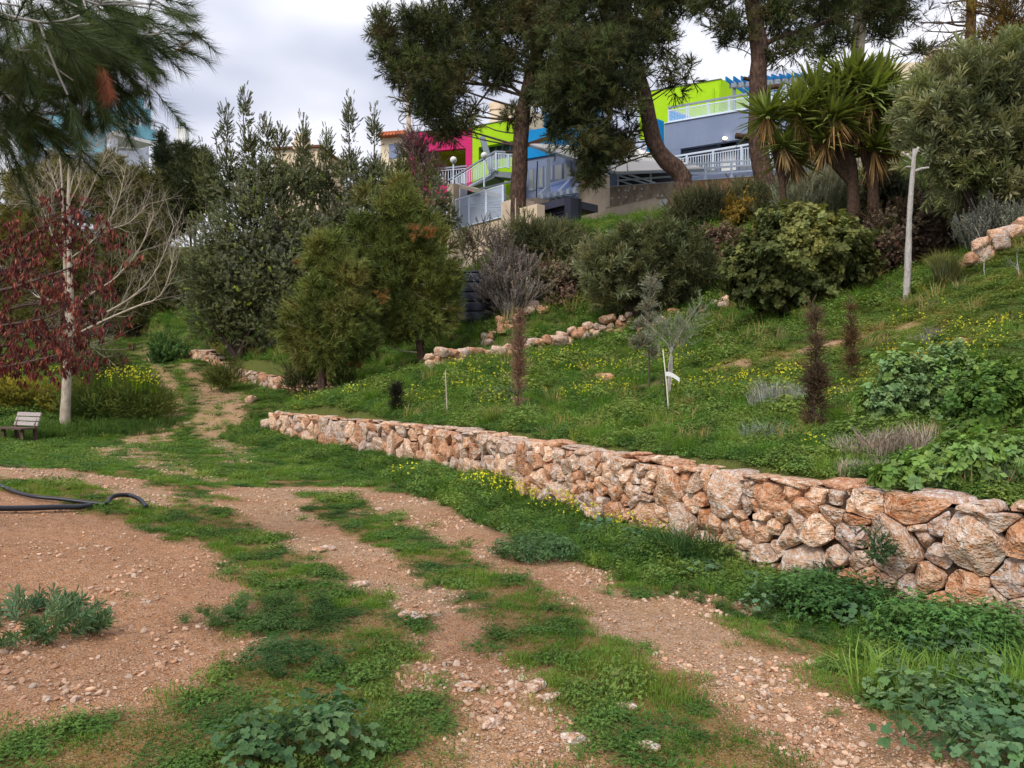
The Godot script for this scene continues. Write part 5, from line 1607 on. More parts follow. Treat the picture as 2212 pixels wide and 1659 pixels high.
# narrow upright saplings and small plants of the slope
func build_slope_plants() -> void:
	rng.seed = 660
	var spindles := [["tamarisk_sapling", "slim pinkish feathery sapling just behind the wall", 15.6, [[1122, 690, 11, 24], [1122, 740, 15, 40], [1120, 800, 13, 46], [1119, 865, 9, 40]], [Color(0.26, 0.17, 0.14), Color(0.33, 0.23, 0.19), Color(0.2, 0.15, 0.1)], 230, [1118, 912], "feather", 0.15],
		["cypress_sapling", "larger brown withered young cypress on the right slope", 9.5, [[1758, 690, 10, 34], [1762, 755, 20, 40], [1766, 830, 30, 60], [1760, 890, 26, 40], [1756, 925, 14, 20]], [Color(0.11, 0.085, 0.06), Color(0.15, 0.115, 0.08), Color(0.13, 0.13, 0.07)], 420, [1756, 943], "feather", 0.11],
		["cypress_sapling", "smaller brown withered young cypress behind the larger one", 13.0, [[1836, 670, 6, 26], [1839, 730, 11, 40], [1841, 790, 14, 40]], [Color(0.13, 0.09, 0.05), Color(0.17, 0.12, 0.07)], 200, [1838, 832], "feather", 0.12],
		["cypress_sapling", "tiny dark young cypress left of the white stake", 18.5, [[857, 850, 6, 20], [857, 872, 8, 18]], [Color(0.03, 0.035, 0.025), Color(0.05, 0.055, 0.035)], 150, [857, 895], "feather", 0.16],
		["acacia_sapling", "silvery feathery sapling in the middle of the slope", 16.5, [[1407, 622, 10, 28], [1403, 660, 15, 24], [1402, 690, 17, 18], [1385, 705, 22, 12], [1395, 735, 18, 18], [1378, 745, 14, 14], [1410, 765, 12, 12]], [Color(0.22, 0.25, 0.2), Color(0.32, 0.35, 0.29), Color(0.18, 0.21, 0.16)], 260, [1402, 800], "feather", 0.17]]
	for s in spindles:
		var d: float = s[2]
		var org := on_ground(at(s[6][0], s[6][1], d))
		var t := thing(s[0], s[1], "sapling", org)
		var m := MB.new(org)
		limb(m, [org + Vector3.DOWN * 0.05, at(s[3][1][0], s[3][1][1], d), at(s[3][0][0], s[3][0][1] - s[3][0][3], d)], 0.02, 0.005, 8, 6, 0.1)
		for q in blobs_at(s[3], d):
			for e in 5:
				var b: Vector3 = q[0] + any_dir(rng) * q[1] * Vector3(0.15, 0.8, 0.15)
				limb(m, [b, b + Vector3(rf(-0.5, 0.5) * q[1].x, q[1].y * 0.3, rf(-0.5, 0.5) * q[1].x), b + Vector3(rf(-0.9, 0.9) * q[1].x, q[1].y * rf(0.5, 0.8), rf(-0.9, 0.9) * q[1].x)], 0.006, 0.003, 4, 4)
		part(t, "stem", m.mesh(true), M.twig_bark)
		foliage(t, "foliage", L[s[7]], M.dry, org, thin(blobs_at(s[3], d)), {"count": s[5], "size": s[8], "cols": s[4], "up": 1.3, "out": 0.5, "wild": 0.35, "shell": 0.6, "gap": -0.3, "gapfreq": 4.0, "ragged": 0.9})
	# spreading silvery olive sapling
	var d := 15.0
	var org := on_ground(at(1445, 800, d))
	var t := thing("olive_sapling", "spreading grey leafed olive sapling right of the silvery sapling", "sapling", org)
	var m := MB.new(org)
	var tips := []
	for e in [[1400, 700], [1440, 690], [1480, 690], [1515, 650], [1500, 720], [1460, 730], [1420, 725]]: limb(m, [org, at(1450, 760, d), at(e[0], e[1], d + rf(-0.3, 0.3))], 0.014, 0.004, 6, 5)
	part(t, "stem", m.mesh(true), M.grey_wood)
	foliage(t, "foliage", L.olive, M.leaf, org, blobs_at([[1420, 715, 22, 20], [1455, 720, 26, 24], [1490, 705, 24, 24], [1510, 680, 10, 20], [1470, 750, 22, 14]], d), {"count": 190, "size": 0.24, "cols": [Color(0.13, 0.15, 0.11), Color(0.21, 0.23, 0.18)], "up": 0.8, "gap": -0.9})
	# bare pale saplings at the right edge
	for b in [[2130, 592, 16.0, 130, "bare whitish sapling before the boulder heap"], [2205, 590, 15.0, 60, "tiny bare sapling at the right edge below the boulders"]]:
		org = on_ground(at(b[0], b[1], b[2]))
		t = thing("bare_sapling", b[4], "sapling", org)
		m = MB.new(org)
		var h: float = b[3] * b[2] / FOCAL
		ramify(m, org + Vector3.DOWN * 0.05, Vector3.UP, h, 0.012, 2, 0.3, tips, 4, 0.6)
		part(t, "stem", m.mesh(true), M.grey_wood)
	# lavender and dry herbs
	for b in [["lavender", "grey lavender clump left of the larger brown cypress", 12.5, 1690, 835, 1.0, [Color(0.2, 0.21, 0.19), Color(0.28, 0.28, 0.26)], 10, 0.4], ["lavender", "grey green lavender clump low down behind the wall's middle", 9.2, 1605, 950, 0.8, [Color(0.11, 0.14, 0.1), Color(0.2, 0.22, 0.18)], 9, 0.28],
		["dry_herb", "dead brownish lavender clump right of the big cypress", 7.6, 1920, 985, 0.85, [Color(0.2, 0.16, 0.14), Color(0.3, 0.25, 0.22)], 22, 0.33], ["dry_herb", "smaller dead grey herb near the wall top", 7.0, 1865, 1020, 0.45, [Color(0.24, 0.2, 0.18), Color(0.3, 0.26, 0.24)], 8, 0.2],
		["lavender", "dark greyish clump behind the white stake", 18.0, 1075, 875, 0.9, [Color(0.07, 0.075, 0.065), Color(0.12, 0.12, 0.11)], 9, 0.35], ["lavender", "silver leafed clump by the wall at the right edge", 6.3, 2195, 985, 0.7, [Color(0.2, 0.23, 0.21), Color(0.3, 0.33, 0.3)], 8, 0.25], ["dry_herb", "small grey thistle clump high on the right slope", 13.5, 2005, 690, 0.6, [Color(0.16, 0.15, 0.12), Color(0.22, 0.2, 0.17)], 6, 0.25]]:
		org = on_ground(at(b[3], b[4], b[2]))
		t = thing(b[0], b[1], "herb clump", org)
		var where := [[], [], []]
		var tints := [[], [], []]
		for k in b[7]:
			var i := rng.randi() % 3
			var p := on_ground(org + Vector3(rf(-1, 1), 0, rf(-0.6, 0.6)) * b[8])
			where[i].append(Transform3D(Basis.from_euler(Vector3(rf(-0.15, 0.15), rf(0, TAU), rf(-0.15, 0.15))).scaled(Vector3.ONE * b[5] * rf(0.75, 1.2)), p - org))
			tints[i].append(tint(b[6][0].lerp(b[6][1], rng.randf())))
		for i in 3:
			if where[i].size(): swarm(t, "stems", L.lavender[i], M.dry, where[i], tints[i])
	# tall leafy mustard plants on the near slope
	for b in [[1960, 905, 8.9, [[1960, 850, 60, 50], [1900, 880, 40, 50], [2020, 840, 60, 60], [1990, 910, 70, 40], [1940, 800, 34, 40], [2060, 800, 46, 50]], 1000, "tall leafy mustard plant with yellow flowers above the dead lavender"], [2120, 950, 7.6, [[2120, 880, 60, 60], [2170, 850, 60, 60], [2100, 940, 50, 36], [2200, 920, 50, 50]], 800, "leafy green mustard plant near the right edge"], [2080, 1050, 6.4, [[2080, 1000, 80, 44], [2000, 1030, 60, 26], [2170, 1000, 70, 50], [1940, 1040, 40, 16], [2120, 1040, 90, 26], [2190, 1060, 60, 24]], 1100, "broad bright green plants spilling over the wall top at right"]]:
		d = b[2]
		org = on_ground(at(b[0], b[1], d))
		t = thing("mustard_plant", b[5], "wild plant", org)
		m = MB.new(org)
		for q in blobs_at(b[3], d): for k in 5: limb(m, [on_ground(q[0] + any_dir(rng) * 0.1), q[0] + any_dir(rng) * q[1] * 0.7 + Vector3.UP * 0.05], 0.007, 0.003, 3, 4)
		part(t, "stem", m.mesh(true), M.grass_stem)
		foliage(t, "foliage", L.broad, M.leaf, org, blobs_at(b[3], d), {"count": b[4], "size": 0.16, "cols": [Color(0.07, 0.13, 0.03), Color(0.115, 0.2, 0.042), Color(0.16, 0.25, 0.06), Color(0.15, 0.23, 0.1)], "up": 0.6, "out": 0.9, "shell": 0.4, "gap": -0.5})
		if b[0] < 2100:
			var fw := []
			var ft := []
			for k in 12:
				var q: Array = blobs_at(b[3], d)[rng.randi() % b[3].size()]
				fw.append(Transform3D(Basis.IDENTITY.scaled(Vector3.ONE * 0.8), q[0] + Vector3(rf(-0.2, 0.2), q[1].y - 0.12, rf(-0.2, 0.2)) - org)); ft.append(Color(0.8, 0.6, 0.03))
			if b[0] == 1960: swarm(t, "flower_heads", L.oxalis[0], M.petal, fw, ft)
	# small weeds growing out of the wall face
	for b in [[1895, 1180, 5.95, "weed with a few dry stalks growing out of the wall face"], [1780, 1250, 6.3, "bushy weed at the wall foot between large stones"]]:
		org = at(b[0], b[1], b[2])
		t = thing("wall_weed", b[3], "weed", org)
		foliage(t, "foliage", L.small, M.leaf, org, blobs_at([[b[0], b[1], 24, 26], [b[0] + 8, b[1] + 14, 28, 22]], b[2]), {"count": 90, "size": 0.09, "cols": [Color(0.03, 0.07, 0.03), Color(0.05, 0.1, 0.04)], "up": 0.3, "gap": -2.0})

func thin(bl: Array) -> Array:
	for b in bl: b[1] = Vector3(b[1].x * 0.72, b[1].y, b[1].z * 0.72)
	return bl

# ---------------------------------------------------------------- buildings on the hilltop
# an upright plane through two level points; q() finds where the line of sight to a photo pixel meets it
class Plane2:
	var p: Vector3
	var n: Vector3
	var t: Vector3
	var eye: Vector3
	var f: float
	func _init(a: Vector3, b: Vector3, eye_: Vector3, f_: float) -> void:
		p = a; eye = eye_; f = f_
		t = Vector3(b.x - a.x, 0, b.z - a.z).normalized()
		n = Vector3(-t.z, 0, t.x)
		if n.dot(eye - p) < 0.0: n = -n
	func q(u: float, v: float, off := 0.0) -> Vector3:
		var d := Vector3((u - 1106.0) / f, (829.5 - v) / f, -1.0)
		return eye + d * ((p + n * off - eye).dot(n) / d.dot(n))

func upright(u0: float, v0: float, d0: float, u1: float, v1: float) -> Plane2:
	var a := at(u0, v0, d0)
	var b := at(u1, v1, d0 * (829.5 - v0) / (829.5 - v1))
	return Plane2.new(a, b, Vector3(0, EYE, 0), FOCAL)

# a slab whose front face is the four-cornered figure on the plane (top left, top right, bottom right, bottom left), off in front of it, th thick
func slab(m: MB, pl: Plane2, c: Array, th: float, off := 0.0) -> void:
	var fr := []
	var bk := []
	for e in c:
		var p := pl.q(e[0], e[1], off)
		fr.append(p)
		bk.append(p - pl.n * th)
	m.quad(fr[0], fr[1], fr[2], fr[3])
	m.quad(bk[3], bk[2], bk[1], bk[0])
	for i in 4:
		var j := (i + 1) % 4
		m.quad(fr[i], bk[i], bk[j], fr[j])

func slab_part(parent: Node3D, called: String, material: Material, pl: Plane2, list: Array, th: float, off := 0.0) -> MeshInstance3D:
	var m := MB.new(parent.position)
	for c in list: slab(m, pl, c, th, off)
	return part(parent, called, m.mesh(), material)

func bars_part(parent: Node3D, called: String, material: Material, list: Array, w: float, h := 0.0) -> MeshInstance3D:
	var m := MB.new(parent.position)
	for b in list: m.bar(b[0], b[1], w, h if h > 0.0 else w)
	return part(parent, called, m.mesh(), material)

# balusters between two sloping lines on a plane
func balusters(pl: Plane2, top0: Array, top1: Array, bot0: Array, bot1: Array, n: int, off: float) -> Array:
	var r := []
	for i in n:
		var t := (i + 0.5) / n
		r.append([pl.q(lerpf(top0[0], top1[0], t), lerpf(top0[1], top1[1], t), off), pl.q(lerpf(bot0[0], bot1[0], t), lerpf(bot0[1], bot1[1], t), off)])
	return r

func build_buildings() -> void:
	var G := upright(1435, 267, 50.0, 1610, 237)
	var T := upright(1320, 403, 46.0, 1640, 380)
	var P := upright(879, 286.6, 53.0, 1020, 275)
	var Li := upright(1022.9, 272.8, 51.5, 1101.6, 257.8)
	var F := upright(983, 496, 44.0, 1085, 470)
	var C := upright(1139.6, 342.5, 49.5, 1179, 336)
	var LR := upright(1423, 193, 57.0, 1557, 170)
	# pink house
	var t := thing("pink_house", "magenta pink house block with a deep shaded porch opening", "building", on_ground(P.q(950, 420)))
	slab_part(t, "wall", M.pink_paint, P, [[[879, 286.6], [1020, 275], [1020, 318.5], [879, 331]], [[1006, 319.8], [1020, 318.6], [1020, 440], [1006, 440]], [[884, 330.6], [898, 329.4], [898, 440], [884, 440]], [[898.1, 404], [1005.9, 396], [1005.9, 440], [898.1, 440]]], 0.35)
	slab_part(t, "coping", M.steel_grey, P, [[[878, 285.4], [1020, 273.8], [1020, 275], [878, 286.6]]], 0.5, 0.06)
	slab_part(t, "porch_back_wall", M.pink_paint, P, [[[884, 322], [1050, 312], [1050, 440], [884, 440]]], 0.2, -4.0)
	var m := MB.new(t.position)
	m.hexa([P.q(884, 332, -0.36), P.q(1012, 320, -0.36), P.q(1012, 320, -0.36) - P.n * 3.6, P.q(884, 332, -0.36) - P.n * 3.6], [P.q(884, 332, -0.36) + Vector3.UP * 0.2, P.q(1012, 320, -0.36) + Vector3.UP * 0.2, P.q(1012, 320, -0.36) - P.n * 3.6 + Vector3.UP * 0.2, P.q(884, 332, -0.36) - P.n * 3.6 + Vector3.UP * 0.2])
	part(t, "porch_ceiling", m.mesh(), M.lime_paint)
	m = MB.new(t.position)
	m.bar(P.q(900, 352, -0.8), P.q(1000, 384, -2.6), 0.9, 0.55)
	part(t, "porch_beam", m.mesh(), M.pink_with_shade)  # beam is pink; its darker colour paints in the shade
	m = MB.new(t.position)
	for e in [[0.35, 0.0]]:
		var a := P.q(879, 287.2, -0.36)
		var b := P.q(1020, 275.6, -0.36)
		m.hexa([a + Vector3.DOWN * 0.3, b + Vector3.DOWN * 0.3, b - P.n * 5.0 + Vector3.DOWN * 0.3, a - P.n * 5.0 + Vector3.DOWN * 0.3], [a, b, b - P.n * 5.0, a - P.n * 5.0])
	part(t, "roof", m.mesh(), M.concrete)
	slab_part(t, "white_panel", M.pale_plaster, P, [[[948, 368], [961, 368], [961, 396], [948, 396]]], 0.1, -1.5)
	# lime house
	t = thing("lime_house", "lime green house block with a slanted grey column and window band", "building", on_ground(Li.q(1060, 440)))
	slab_part(t, "wall", M.lime_paint, Li, [[[1020.5, 273.2], [1112, 255.8], [1112, 303.5], [1020.5, 320.5]], [[1020.5, 320.6], [1034, 318], [1034, 460], [1020.5, 460]], [[1034.1, 352], [1112, 338], [1112, 460], [1034.1, 460]]], 0.4)
	slab_part(t, "coping", M.steel_grey, Li, [[[1020.5, 272.2], [1113, 254.6], [1113, 255.8], [1020.5, 273.2]]], 0.55, 0.06)
	slab_part(t, "window_band", M.window_glass, Li, [[[1034, 314], [1112, 298], [1112, 345], [1034, 356]]], 0.1, -0.75)
	for u in [1036, 1052, 1069, 1083, 1100]: slab_part(t, "mullion", M.frame_blue, Li, [[[u, 312], [u + 3.5, 312], [u + 3.5, 354], [u, 354]]], 0.1, -0.66)
	m = MB.new(t.position)
	m.bar(Li.q(1042, 297, 0.75), Li.q(1068, 390, 0.75), 0.36, 0.36)
	part(t, "slanted_column", m.mesh(), M.steel_grey)
	slab_part(t, "blue_corner", M.blue_paint, Li, [[[1112.2, 290], [1122, 288], [1122, 470], [1106, 470]]], 0.6, 0.3)
	m = MB.new(t.position)
	var a0 := Li.q(1020.5, 274, -0.41)
	var b0 := Li.q(1112, 256.6, -0.41)
	m.hexa([a0 + Vector3.DOWN * 0.3, b0 + Vector3.DOWN * 0.3, b0 - Li.n * 5.0 + Vector3.DOWN * 0.3, a0 - Li.n * 5.0 + Vector3.DOWN * 0.3], [a0, b0, b0 - Li.n * 5.0, a0 - Li.n * 5.0])
	part(t, "roof", m.mesh(), M.concrete)
	# staircase with landing in front of both
	t = thing("outdoor_staircase", "grey outdoor stair with pale blue railings before the lime house", "staircase", on_ground(Li.q(1050, 440, 1.4)))
	slab_part(t, "stringer", M.steel_grey, Li, [[[1012, 399], [1068, 369.5], [1068, 384], [1020, 404]], [[1068.1, 369.5], [1088, 371], [1088, 383], [1068.1, 381]], [[1088.1, 371], [1112, 373], [1112, 386], [1088.1, 383]]], 1.2, 1.6)
	bars_part(t, "handrail", M.grey_metal, [[Li.q(968, 390, 1.7), Li.q(1045, 342, 1.7)], [Li.q(1045, 342, 1.7), Li.q(1070, 327, 1.7)], [Li.q(1070, 327, 1.7), Li.q(1112, 329.5, 1.7)], [P.q(920, 367, 1.2), P.q(1008, 358.5, 1.2)]], 0.09)
	var bl := balusters(Li, [975, 391], [1058, 340], [975, 408], [1058, 378], 22, 1.7) + balusters(Li, [1058, 340], [1072, 331], [1058, 378], [1072, 366], 4, 1.7) + balusters(Li, [1072, 331], [1112, 334], [1072, 366], [1112, 358], 12, 1.7)
	bl += [[Li.q(975, 391, 1.72), Li.q(1058, 340, 1.72)], [Li.q(1010, 404, 1.72), Li.q(1060, 377, 1.72)], [Li.q(1060, 366, 1.72), Li.q(1112, 357, 1.72)], [Li.q(1072, 331.5, 1.72), Li.q(1112, 334, 1.72)], [P.q(925, 371, 1.25), P.q(1006, 364, 1.25)]]
	bl += balusters(P, [925, 371], [1006, 364], [925, 400], [1006, 396], 14, 1.2)
	bars_part(t, "balusters", M.white_metal, bl, 0.04).set_meta("kind", "stuff")
	bars_part(t, "newel_post", M.white_metal, [[Li.q(1003, 376, 1.75), Li.q(1003, 402, 1.75)]], 0.12)
	bars_part(t, "newel_post", M.white_metal, [[Li.q(1071, 330, 1.75), Li.q(1071, 368, 1.75)]], 0.12)
	bars_part(t, "newel_post", M.white_metal, [[Li.q(1098, 333, 1.75), Li.q(1098, 364, 1.75)]], 0.12)
	# three globe lamps
	for l in [[979.5, 345.5, 397, 48.0, "globe lamp on a white pole in front of the pink house"], [1046, 336, 412, 48.2, "globe lamp on a white pole beside the slanted grey column"], [912, 357.5, 425, 49.0, "globe lamp half hidden by twigs at the left of the pink house"]]:
		var foot := at(l[0], l[2], l[3])
		t = thing("globe_lamp", l[4], "lamp", foot, "")
		m = MB.new(foot)
		m.tube([foot, at(l[0], l[1] + 9, l[3])], [0.055, 0.045], 10)
		part(t, "pole", m.mesh(true), M.white_metal)
		m = MB.new(foot)
		m.tube([at(l[0], l[1] + 8.6, l[3]), at(l[0], l[1] + 5.5, l[3])], [0.08, 0.1], 10)
		part(t, "collar", m.mesh(true), M.grey_metal)
		m = MB.new(foot)
		m.ball(at(l[0], l[1], l[3]), Vector3.ONE * 0.205, 20, 14)
		part(t, "globe", m.mesh(true), M.globe)
	# stair well with white walls and the tall fence
	t = thing("stairwell", "white walled stairwell behind the pale blue fence", "wall", on_ground(F.q(1030, 500)))
	slab_part(t, "wall", M.pale_plaster, F, [[[984, 424], [1088, 402], [1088, 500], [984, 510]]], 0.15, -1.6)
	slab_part(t, "wall", M.pale_plaster, F, [[[980, 397], [994, 395], [994, 505], [980, 508]]], 0.5, -0.9)
	slab_part(t, "roof_slab", M.cream_paint, F, [[[986, 397], [1042, 411], [1042, 419], [986, 404]]], 1.8, -0.4)
	slab_part(t, "dark_strip", M.dark_inside, F, [[[986, 405], [1036, 419], [1030, 425], [986, 414]]], 0.1, -1.5)  # plain dark strip below the roof slab
	var tr := []
	for k in 6: tr.append([[1000 + k * 14, 442 + k * 5.0 - k * 3.0], [1085, 430 + k * 7.0], [1085, 432 + k * 7.0], [1000 + k * 14, 444 + k * 5.0 - k * 3.0]])
	slab_part(t, "steps", M.white_metal, F, tr, 0.3, -1.2)
	t = thing("fence", "tall pale blue metal bar fence on top of the beige retaining wall", "fence", F.q(1030, 484))
	for u in [[984, 431.5, 497], [1013, 421.5, 492], [1050, 411, 483], [1086, 399, 471]]: bars_part(t, "post", M.white_metal, [[F.q(u[0], u[1], 0.05), F.q(u[0], u[2], 0.05)]], 0.1)
	bars_part(t, "rail", M.white_metal, [[F.q(984, 432, 0.05), F.q(1086, 400, 0.05)]], 0.06)
	bars_part(t, "rail", M.white_metal, [[F.q(984, 494, 0.05), F.q(1086, 468, 0.05)]], 0.06)
	bars_part(t, "bars", M.white_metal, balusters(F, [984, 432], [1086, 400], [984, 494], [1086, 468], 46, 0.05), 0.024).set_meta("kind", "stuff")
	bars_part(t, "railing_above", M.grey_metal, [[F.q(1025, 411, -0.8), F.q(1110, 391, -0.8)]], 0.09)
	t = thing("retaining_wall", "beige rendered retaining wall under the pale blue fence", "wall", on_ground(F.q(1060, 560)))
	slab_part(t, "wall", M.beige_paint, F, [[[966, 500.5], [1090, 469.5], [1090, 660], [966, 660]], [[966, 398], [979.5, 396], [979.5, 500], [966, 500]]], 0.4)
	slab_part(t, "pier", M.concrete, F, [[[1083, 437], [1114, 427.5], [1114, 640], [1083, 640]]], 1.2, 0.25)
	slab_part(t, "pier", M.beige_paint, F, [[[1114.1, 452], [1160, 440], [1160, 640], [1114.1, 640]]], 0.5, 0.1)
	slab_part(t, "ledge", M.cream_paint, F, [[[966, 498.5], [1090, 467.8], [1090, 469.4], [966, 500.4]]], 0.5, 0.04)
	# blue and grey house in the middle with a windowed front
	t = thing("blue_house", "bright blue and grey house behind the pines with tall narrow windows", "building", on_ground(C.q(1200, 440)))
	slab_part(t, "wall", M.grey_paint, C, [[[1122, 345.8], [1330, 310], [1330, 480], [1122, 480]]], 0.4)
	slab_part(t, "upper_wall", M.blue_paint, C, [[[1122, 285], [1175, 276], [1175, 336.5], [1122, 345.6]], [[1175.1, 246], [1290, 226], [1290, 317], [1175.1, 336.4]]], 0.4, 0.12)
	slab_part(t, "side_wall", M.blue_paint, T, [[[1316, 368], [1333, 366], [1333, 420], [1316, 420]]], 0.3, -1.0)
	slab_part(t, "shade_toned_wall", M.dark_inside, T, [[[1333.1, 360], [1470, 345], [1470, 420], [1333.1, 420]]], 0.2, -3.6)  # dimness under the canopy is put into this dark wall colour
	for w in [[1143, 366, 1151.5, 411], [1155, 365, 1158, 408], [1164, 362, 1172, 404], [1177, 360, 1180, 402], [1189.5, 359, 1193.5, 388], [1199.5, 356, 1213.5, 388], [1219, 352, 1232, 386], [1243, 352, 1256, 381]]:
		var fr := slab_part(t, "window", M.frame_blue, C, [[[w[0] - 2, w[1] - 3], [w[2] + 2, w[1] - 3.6], [w[2] + 2, w[3] + 2.6], [w[0] - 2, w[3] + 3]]], 0.06, 0.03)
		var pm := MB.new(t.position)
		slab(pm, C, [[w[0], w[1]], [w[2], w[1] - 0.6], [w[2], w[3] - 0.4], [w[0], w[3]]], 0.03, 0.05)
		part(fr, "pane", pm.mesh(), M.pale_glass)
	# white canopy on posts over the terrace
	t = thing("canopy", "large white fabric canopy over the terrace, seen from below", "canopy", on_ground(at(1330, 420, 45)))
	var ca := at(1140, 311.5, 46.5)
	var cb := at(1330, 372, 43.8)
	var cc := at(1521, 365, 44.6)
	var cd := at(1370, 322, 50.5)
	m = MB.new(t.position)
	var up := Vector3.UP * 0.06
	m.hexa([ca, cb, cc, cd], [ca + up, cb + up, cc + up, cd + up])
	part(t, "cloth", m.mesh(), M.canopy_cloth)
	bars_part(t, "edge_beam", M.roof_brown, [[at(1140, 313, 46.4), at(1182, 299, 47.6)]], 0.14, 0.26)
	bars_part(t, "frame_bar", M.grey_metal, [[ca + Vector3.DOWN * 0.08, cb + Vector3.DOWN * 0.08], [cb + Vector3.DOWN * 0.08, cc + Vector3.DOWN * 0.08], [(ca + cb) * 0.5 + Vector3.DOWN * 0.08, (cd + cc) * 0.5 + Vector3.DOWN * 0.08]], 0.1)
	for k in 9:
		var e := cd.lerp(cc, 0.35 + k * 0.075)
		bars_part(t, "rib_end", M.canopy_cloth, [[e + Vector3.UP * 0.08, e + Vector3.UP * 0.2]], 0.1)
	bars_part(t, "post", M.white_metal, [[at(1184.5, 344, 46), at(1184.5, 460, 46)]], 0.16)
	bars_part(t, "post", M.dark_metal, [[at(1161, 348, 45), at(1158, 450, 45)]], 0.06)
	# pale stair frame and sheet by the canopy post
	t = thing("glazed_awning", "pale blue sloping sheet with white bars above the dark shutter box", "awning", on_ground(at(1215, 420, 44)))
	m = MB.new(t.position)
	m.hexa([at(1188, 399, 45), at(1192, 424, 43.5), at(1252, 424, 43.5), at(1252, 383, 45.6)], [at(1188, 398, 45.1), at(1192, 423, 43.6), at(1252, 423, 43.6), at(1252, 382, 45.7)])
	part(t, "sheet", m.mesh(), M.pale_sheet)
	bars_part(t, "bar", M.white_metal, [[at(1188, 397, 44.8), at(1236, 383, 45.3)]], 0.09)
	bars_part(t, "bar", M.white_metal, [[at(1200, 419, 43.4), at(1232, 384, 45.2)], [at(1203, 419, 43.4), at(1235, 384, 45.2)], [at(1163, 422, 43.4), at(1181, 403, 44.6)], [at(1237, 412, 43.4), at(1252, 395, 44.4)]], 0.05)
	for k in 6: bars_part(t, "beam", M.white_metal, [[at(1170 + k * 14, 423 - k * 2.4, 42.6), at(1196 + k * 13, 427 - k * 2.0, 44.2)]], 0.16, 0.28)
	slab_part(t, "parapet", M.concrete, upright(1120, 430, 44.5, 1190, 424.5), [[[1112, 430.6], [1187, 424.7], [1187, 540], [1112, 540]]], 0.3)
	# dark shutter box
	var K := upright(1137, 447, 41.0, 1219, 427)
	t = thing("shutter_kiosk", "dark grey kiosk with a slatted front and an overhanging box lid", "kiosk", on_ground(K.q(1190, 500)))
	slab_part(t, "lid", M.dark_metal, K, [[[1134, 447.7], [1219, 427], [1219, 443], [1134, 464]]], 2.4, 0.3)
	var sl := MB.new(t.position)
	for k in 8: slab_part(t, "slat", M.dark_metal, K, [[[1140, 466 + k * 6.6], [1222, 446.5 + k * 6.6], [1222, 451.6 + k * 6.6], [1140, 471.2 + k * 6.6]]], 0.05, -0.1 + 0.02 * (k % 2))
	slab_part(t, "back_panel", M.dark_inside, K, [[[1138, 462], [1222, 443], [1222, 520], [1138, 540]]], 0.1, -0.2)
	slab_part(t, "post", M.dark_plastic, K, [[[1219.2, 427], [1233, 426], [1233, 520], [1219.2, 524]]], 0.5, 0.32)
	slab_part(t, "side_panel", M.dark_inside, K, [[[1233.2, 430], [1247, 428], [1247, 520], [1233.2, 524]]], 0.3, -0.3)
	# concrete terrace walls
	var B := upright(1249, 376, 43.2, 1302, 371)
	t = thing("concrete_wall", "pale concrete pier and ramp walls right of the dark shutter box", "wall", on_ground(B.q(1300, 500)))
	slab_part(t, "pier", M.concrete, B, [[[1249, 376], [1308, 370.5], [1308, 600], [1249, 600]]], 1.0)
	var B2 := upright(1309, 450, 42.6, 1415, 427)
	slab_part(t, "ramp_wall", M.concrete, B2, [[[1308, 450.2], [1416, 426.8], [1416, 600], [1308, 600]]], 0.3)
	slab_part(t, "ramp_coping", M.stained_concrete, B2, [[[1308, 448.2], [1417, 424.7], [1417, 426.7], [1308, 450.1]]], 0.36, 0.03)
	t = thing("concrete_wall", "grey stained terrace wall with round white filler patches", "wall", on_ground(T.q(1390, 460)))
	slab_part(t, "wall", M.stained_concrete, T, [[[1312, 403.8], [1462, 392.8], [1462, 600], [1312, 600]]], 0.4)
	slab_part(t, "coping", M.pale_plaster, T, [[[1312, 402.4], [1462, 391.4], [1462, 392.7], [1312, 403.7]]], 0.5, 0.05)
	for w in [[1337, 411], [1351, 411], [1357, 411], [1360, 405], [1370, 408], [1386, 408], [1337, 427], [1352, 426], [1386, 424], [1421, 422], [1430, 423], [1322, 428], [1371, 403.6], [1341, 440], [1376, 432]]:
		m = MB.new(t.position)
		var ring := []
		for k in 9: ring.append(T.q(w[0] + cos(TAU * k / 9) * 2.3 * rf(0.7, 1.15), w[1] + sin(TAU * k / 9) * 2.3 * rf(0.7, 1.15), 0.01))
		for k in 9: m.tri(T.q(w[0], w[1], 0.02), ring[k], ring[(k + 1) % 9])
		part(t, "filler_patch", m.mesh(), M.white_paint)
	t = thing("concrete_wall", "rust stained terrace wall below the grey house", "wall", on_ground(T.q(1560, 420)))
	slab_part(t, "wall", M.rusty_concrete, T, [[[1462.2, 392.8], [1760, 371], [1760, 600], [1462.2, 600]]], 0.4)
	slab_part(t, "coping", M.pale_plaster, T, [[[1462.2, 391.4], [1760, 369.6], [1760, 370.9], [1462.2, 392.7]]], 0.5, 0.05)
	slab_part(t, "render_patch", M.white_paint, T, [[[1414, 432], [1450, 429], [1450, 446], [1414, 449]]], 0.02, 0.02)
	slab_part(t, "terrace_floor", M.concrete, T, [[[1312, 404.5], [1760, 371.8], [1760, 374], [1312, 407]]], 5.5, -0.45)
	t = thing("terrace_railing", "white three bar railing along the edge of the lower terrace", "railing", T.q(1460, 392))
	var rails := []
	for r in [[366, 357.5], [376.5, 368], [389, 380]]:
		var rt := [T.q(1332, r[0] + 1.0, -0.1), T.q(1720, r[0] - 27.0, -0.1)]
		bars_part(t, "rail", M.white_metal, [rt], 0.085)
	for u in [1335, 1406, 1470, 1523, 1580, 1650, 1710]: bars_part(t, "post", M.white_metal, [[T.q(u, 366.5 - (u - 1335) * 0.073, -0.1), T.q(u, 402.5 - (u - 1335) * 0.073, -0.1)]], 0.09)
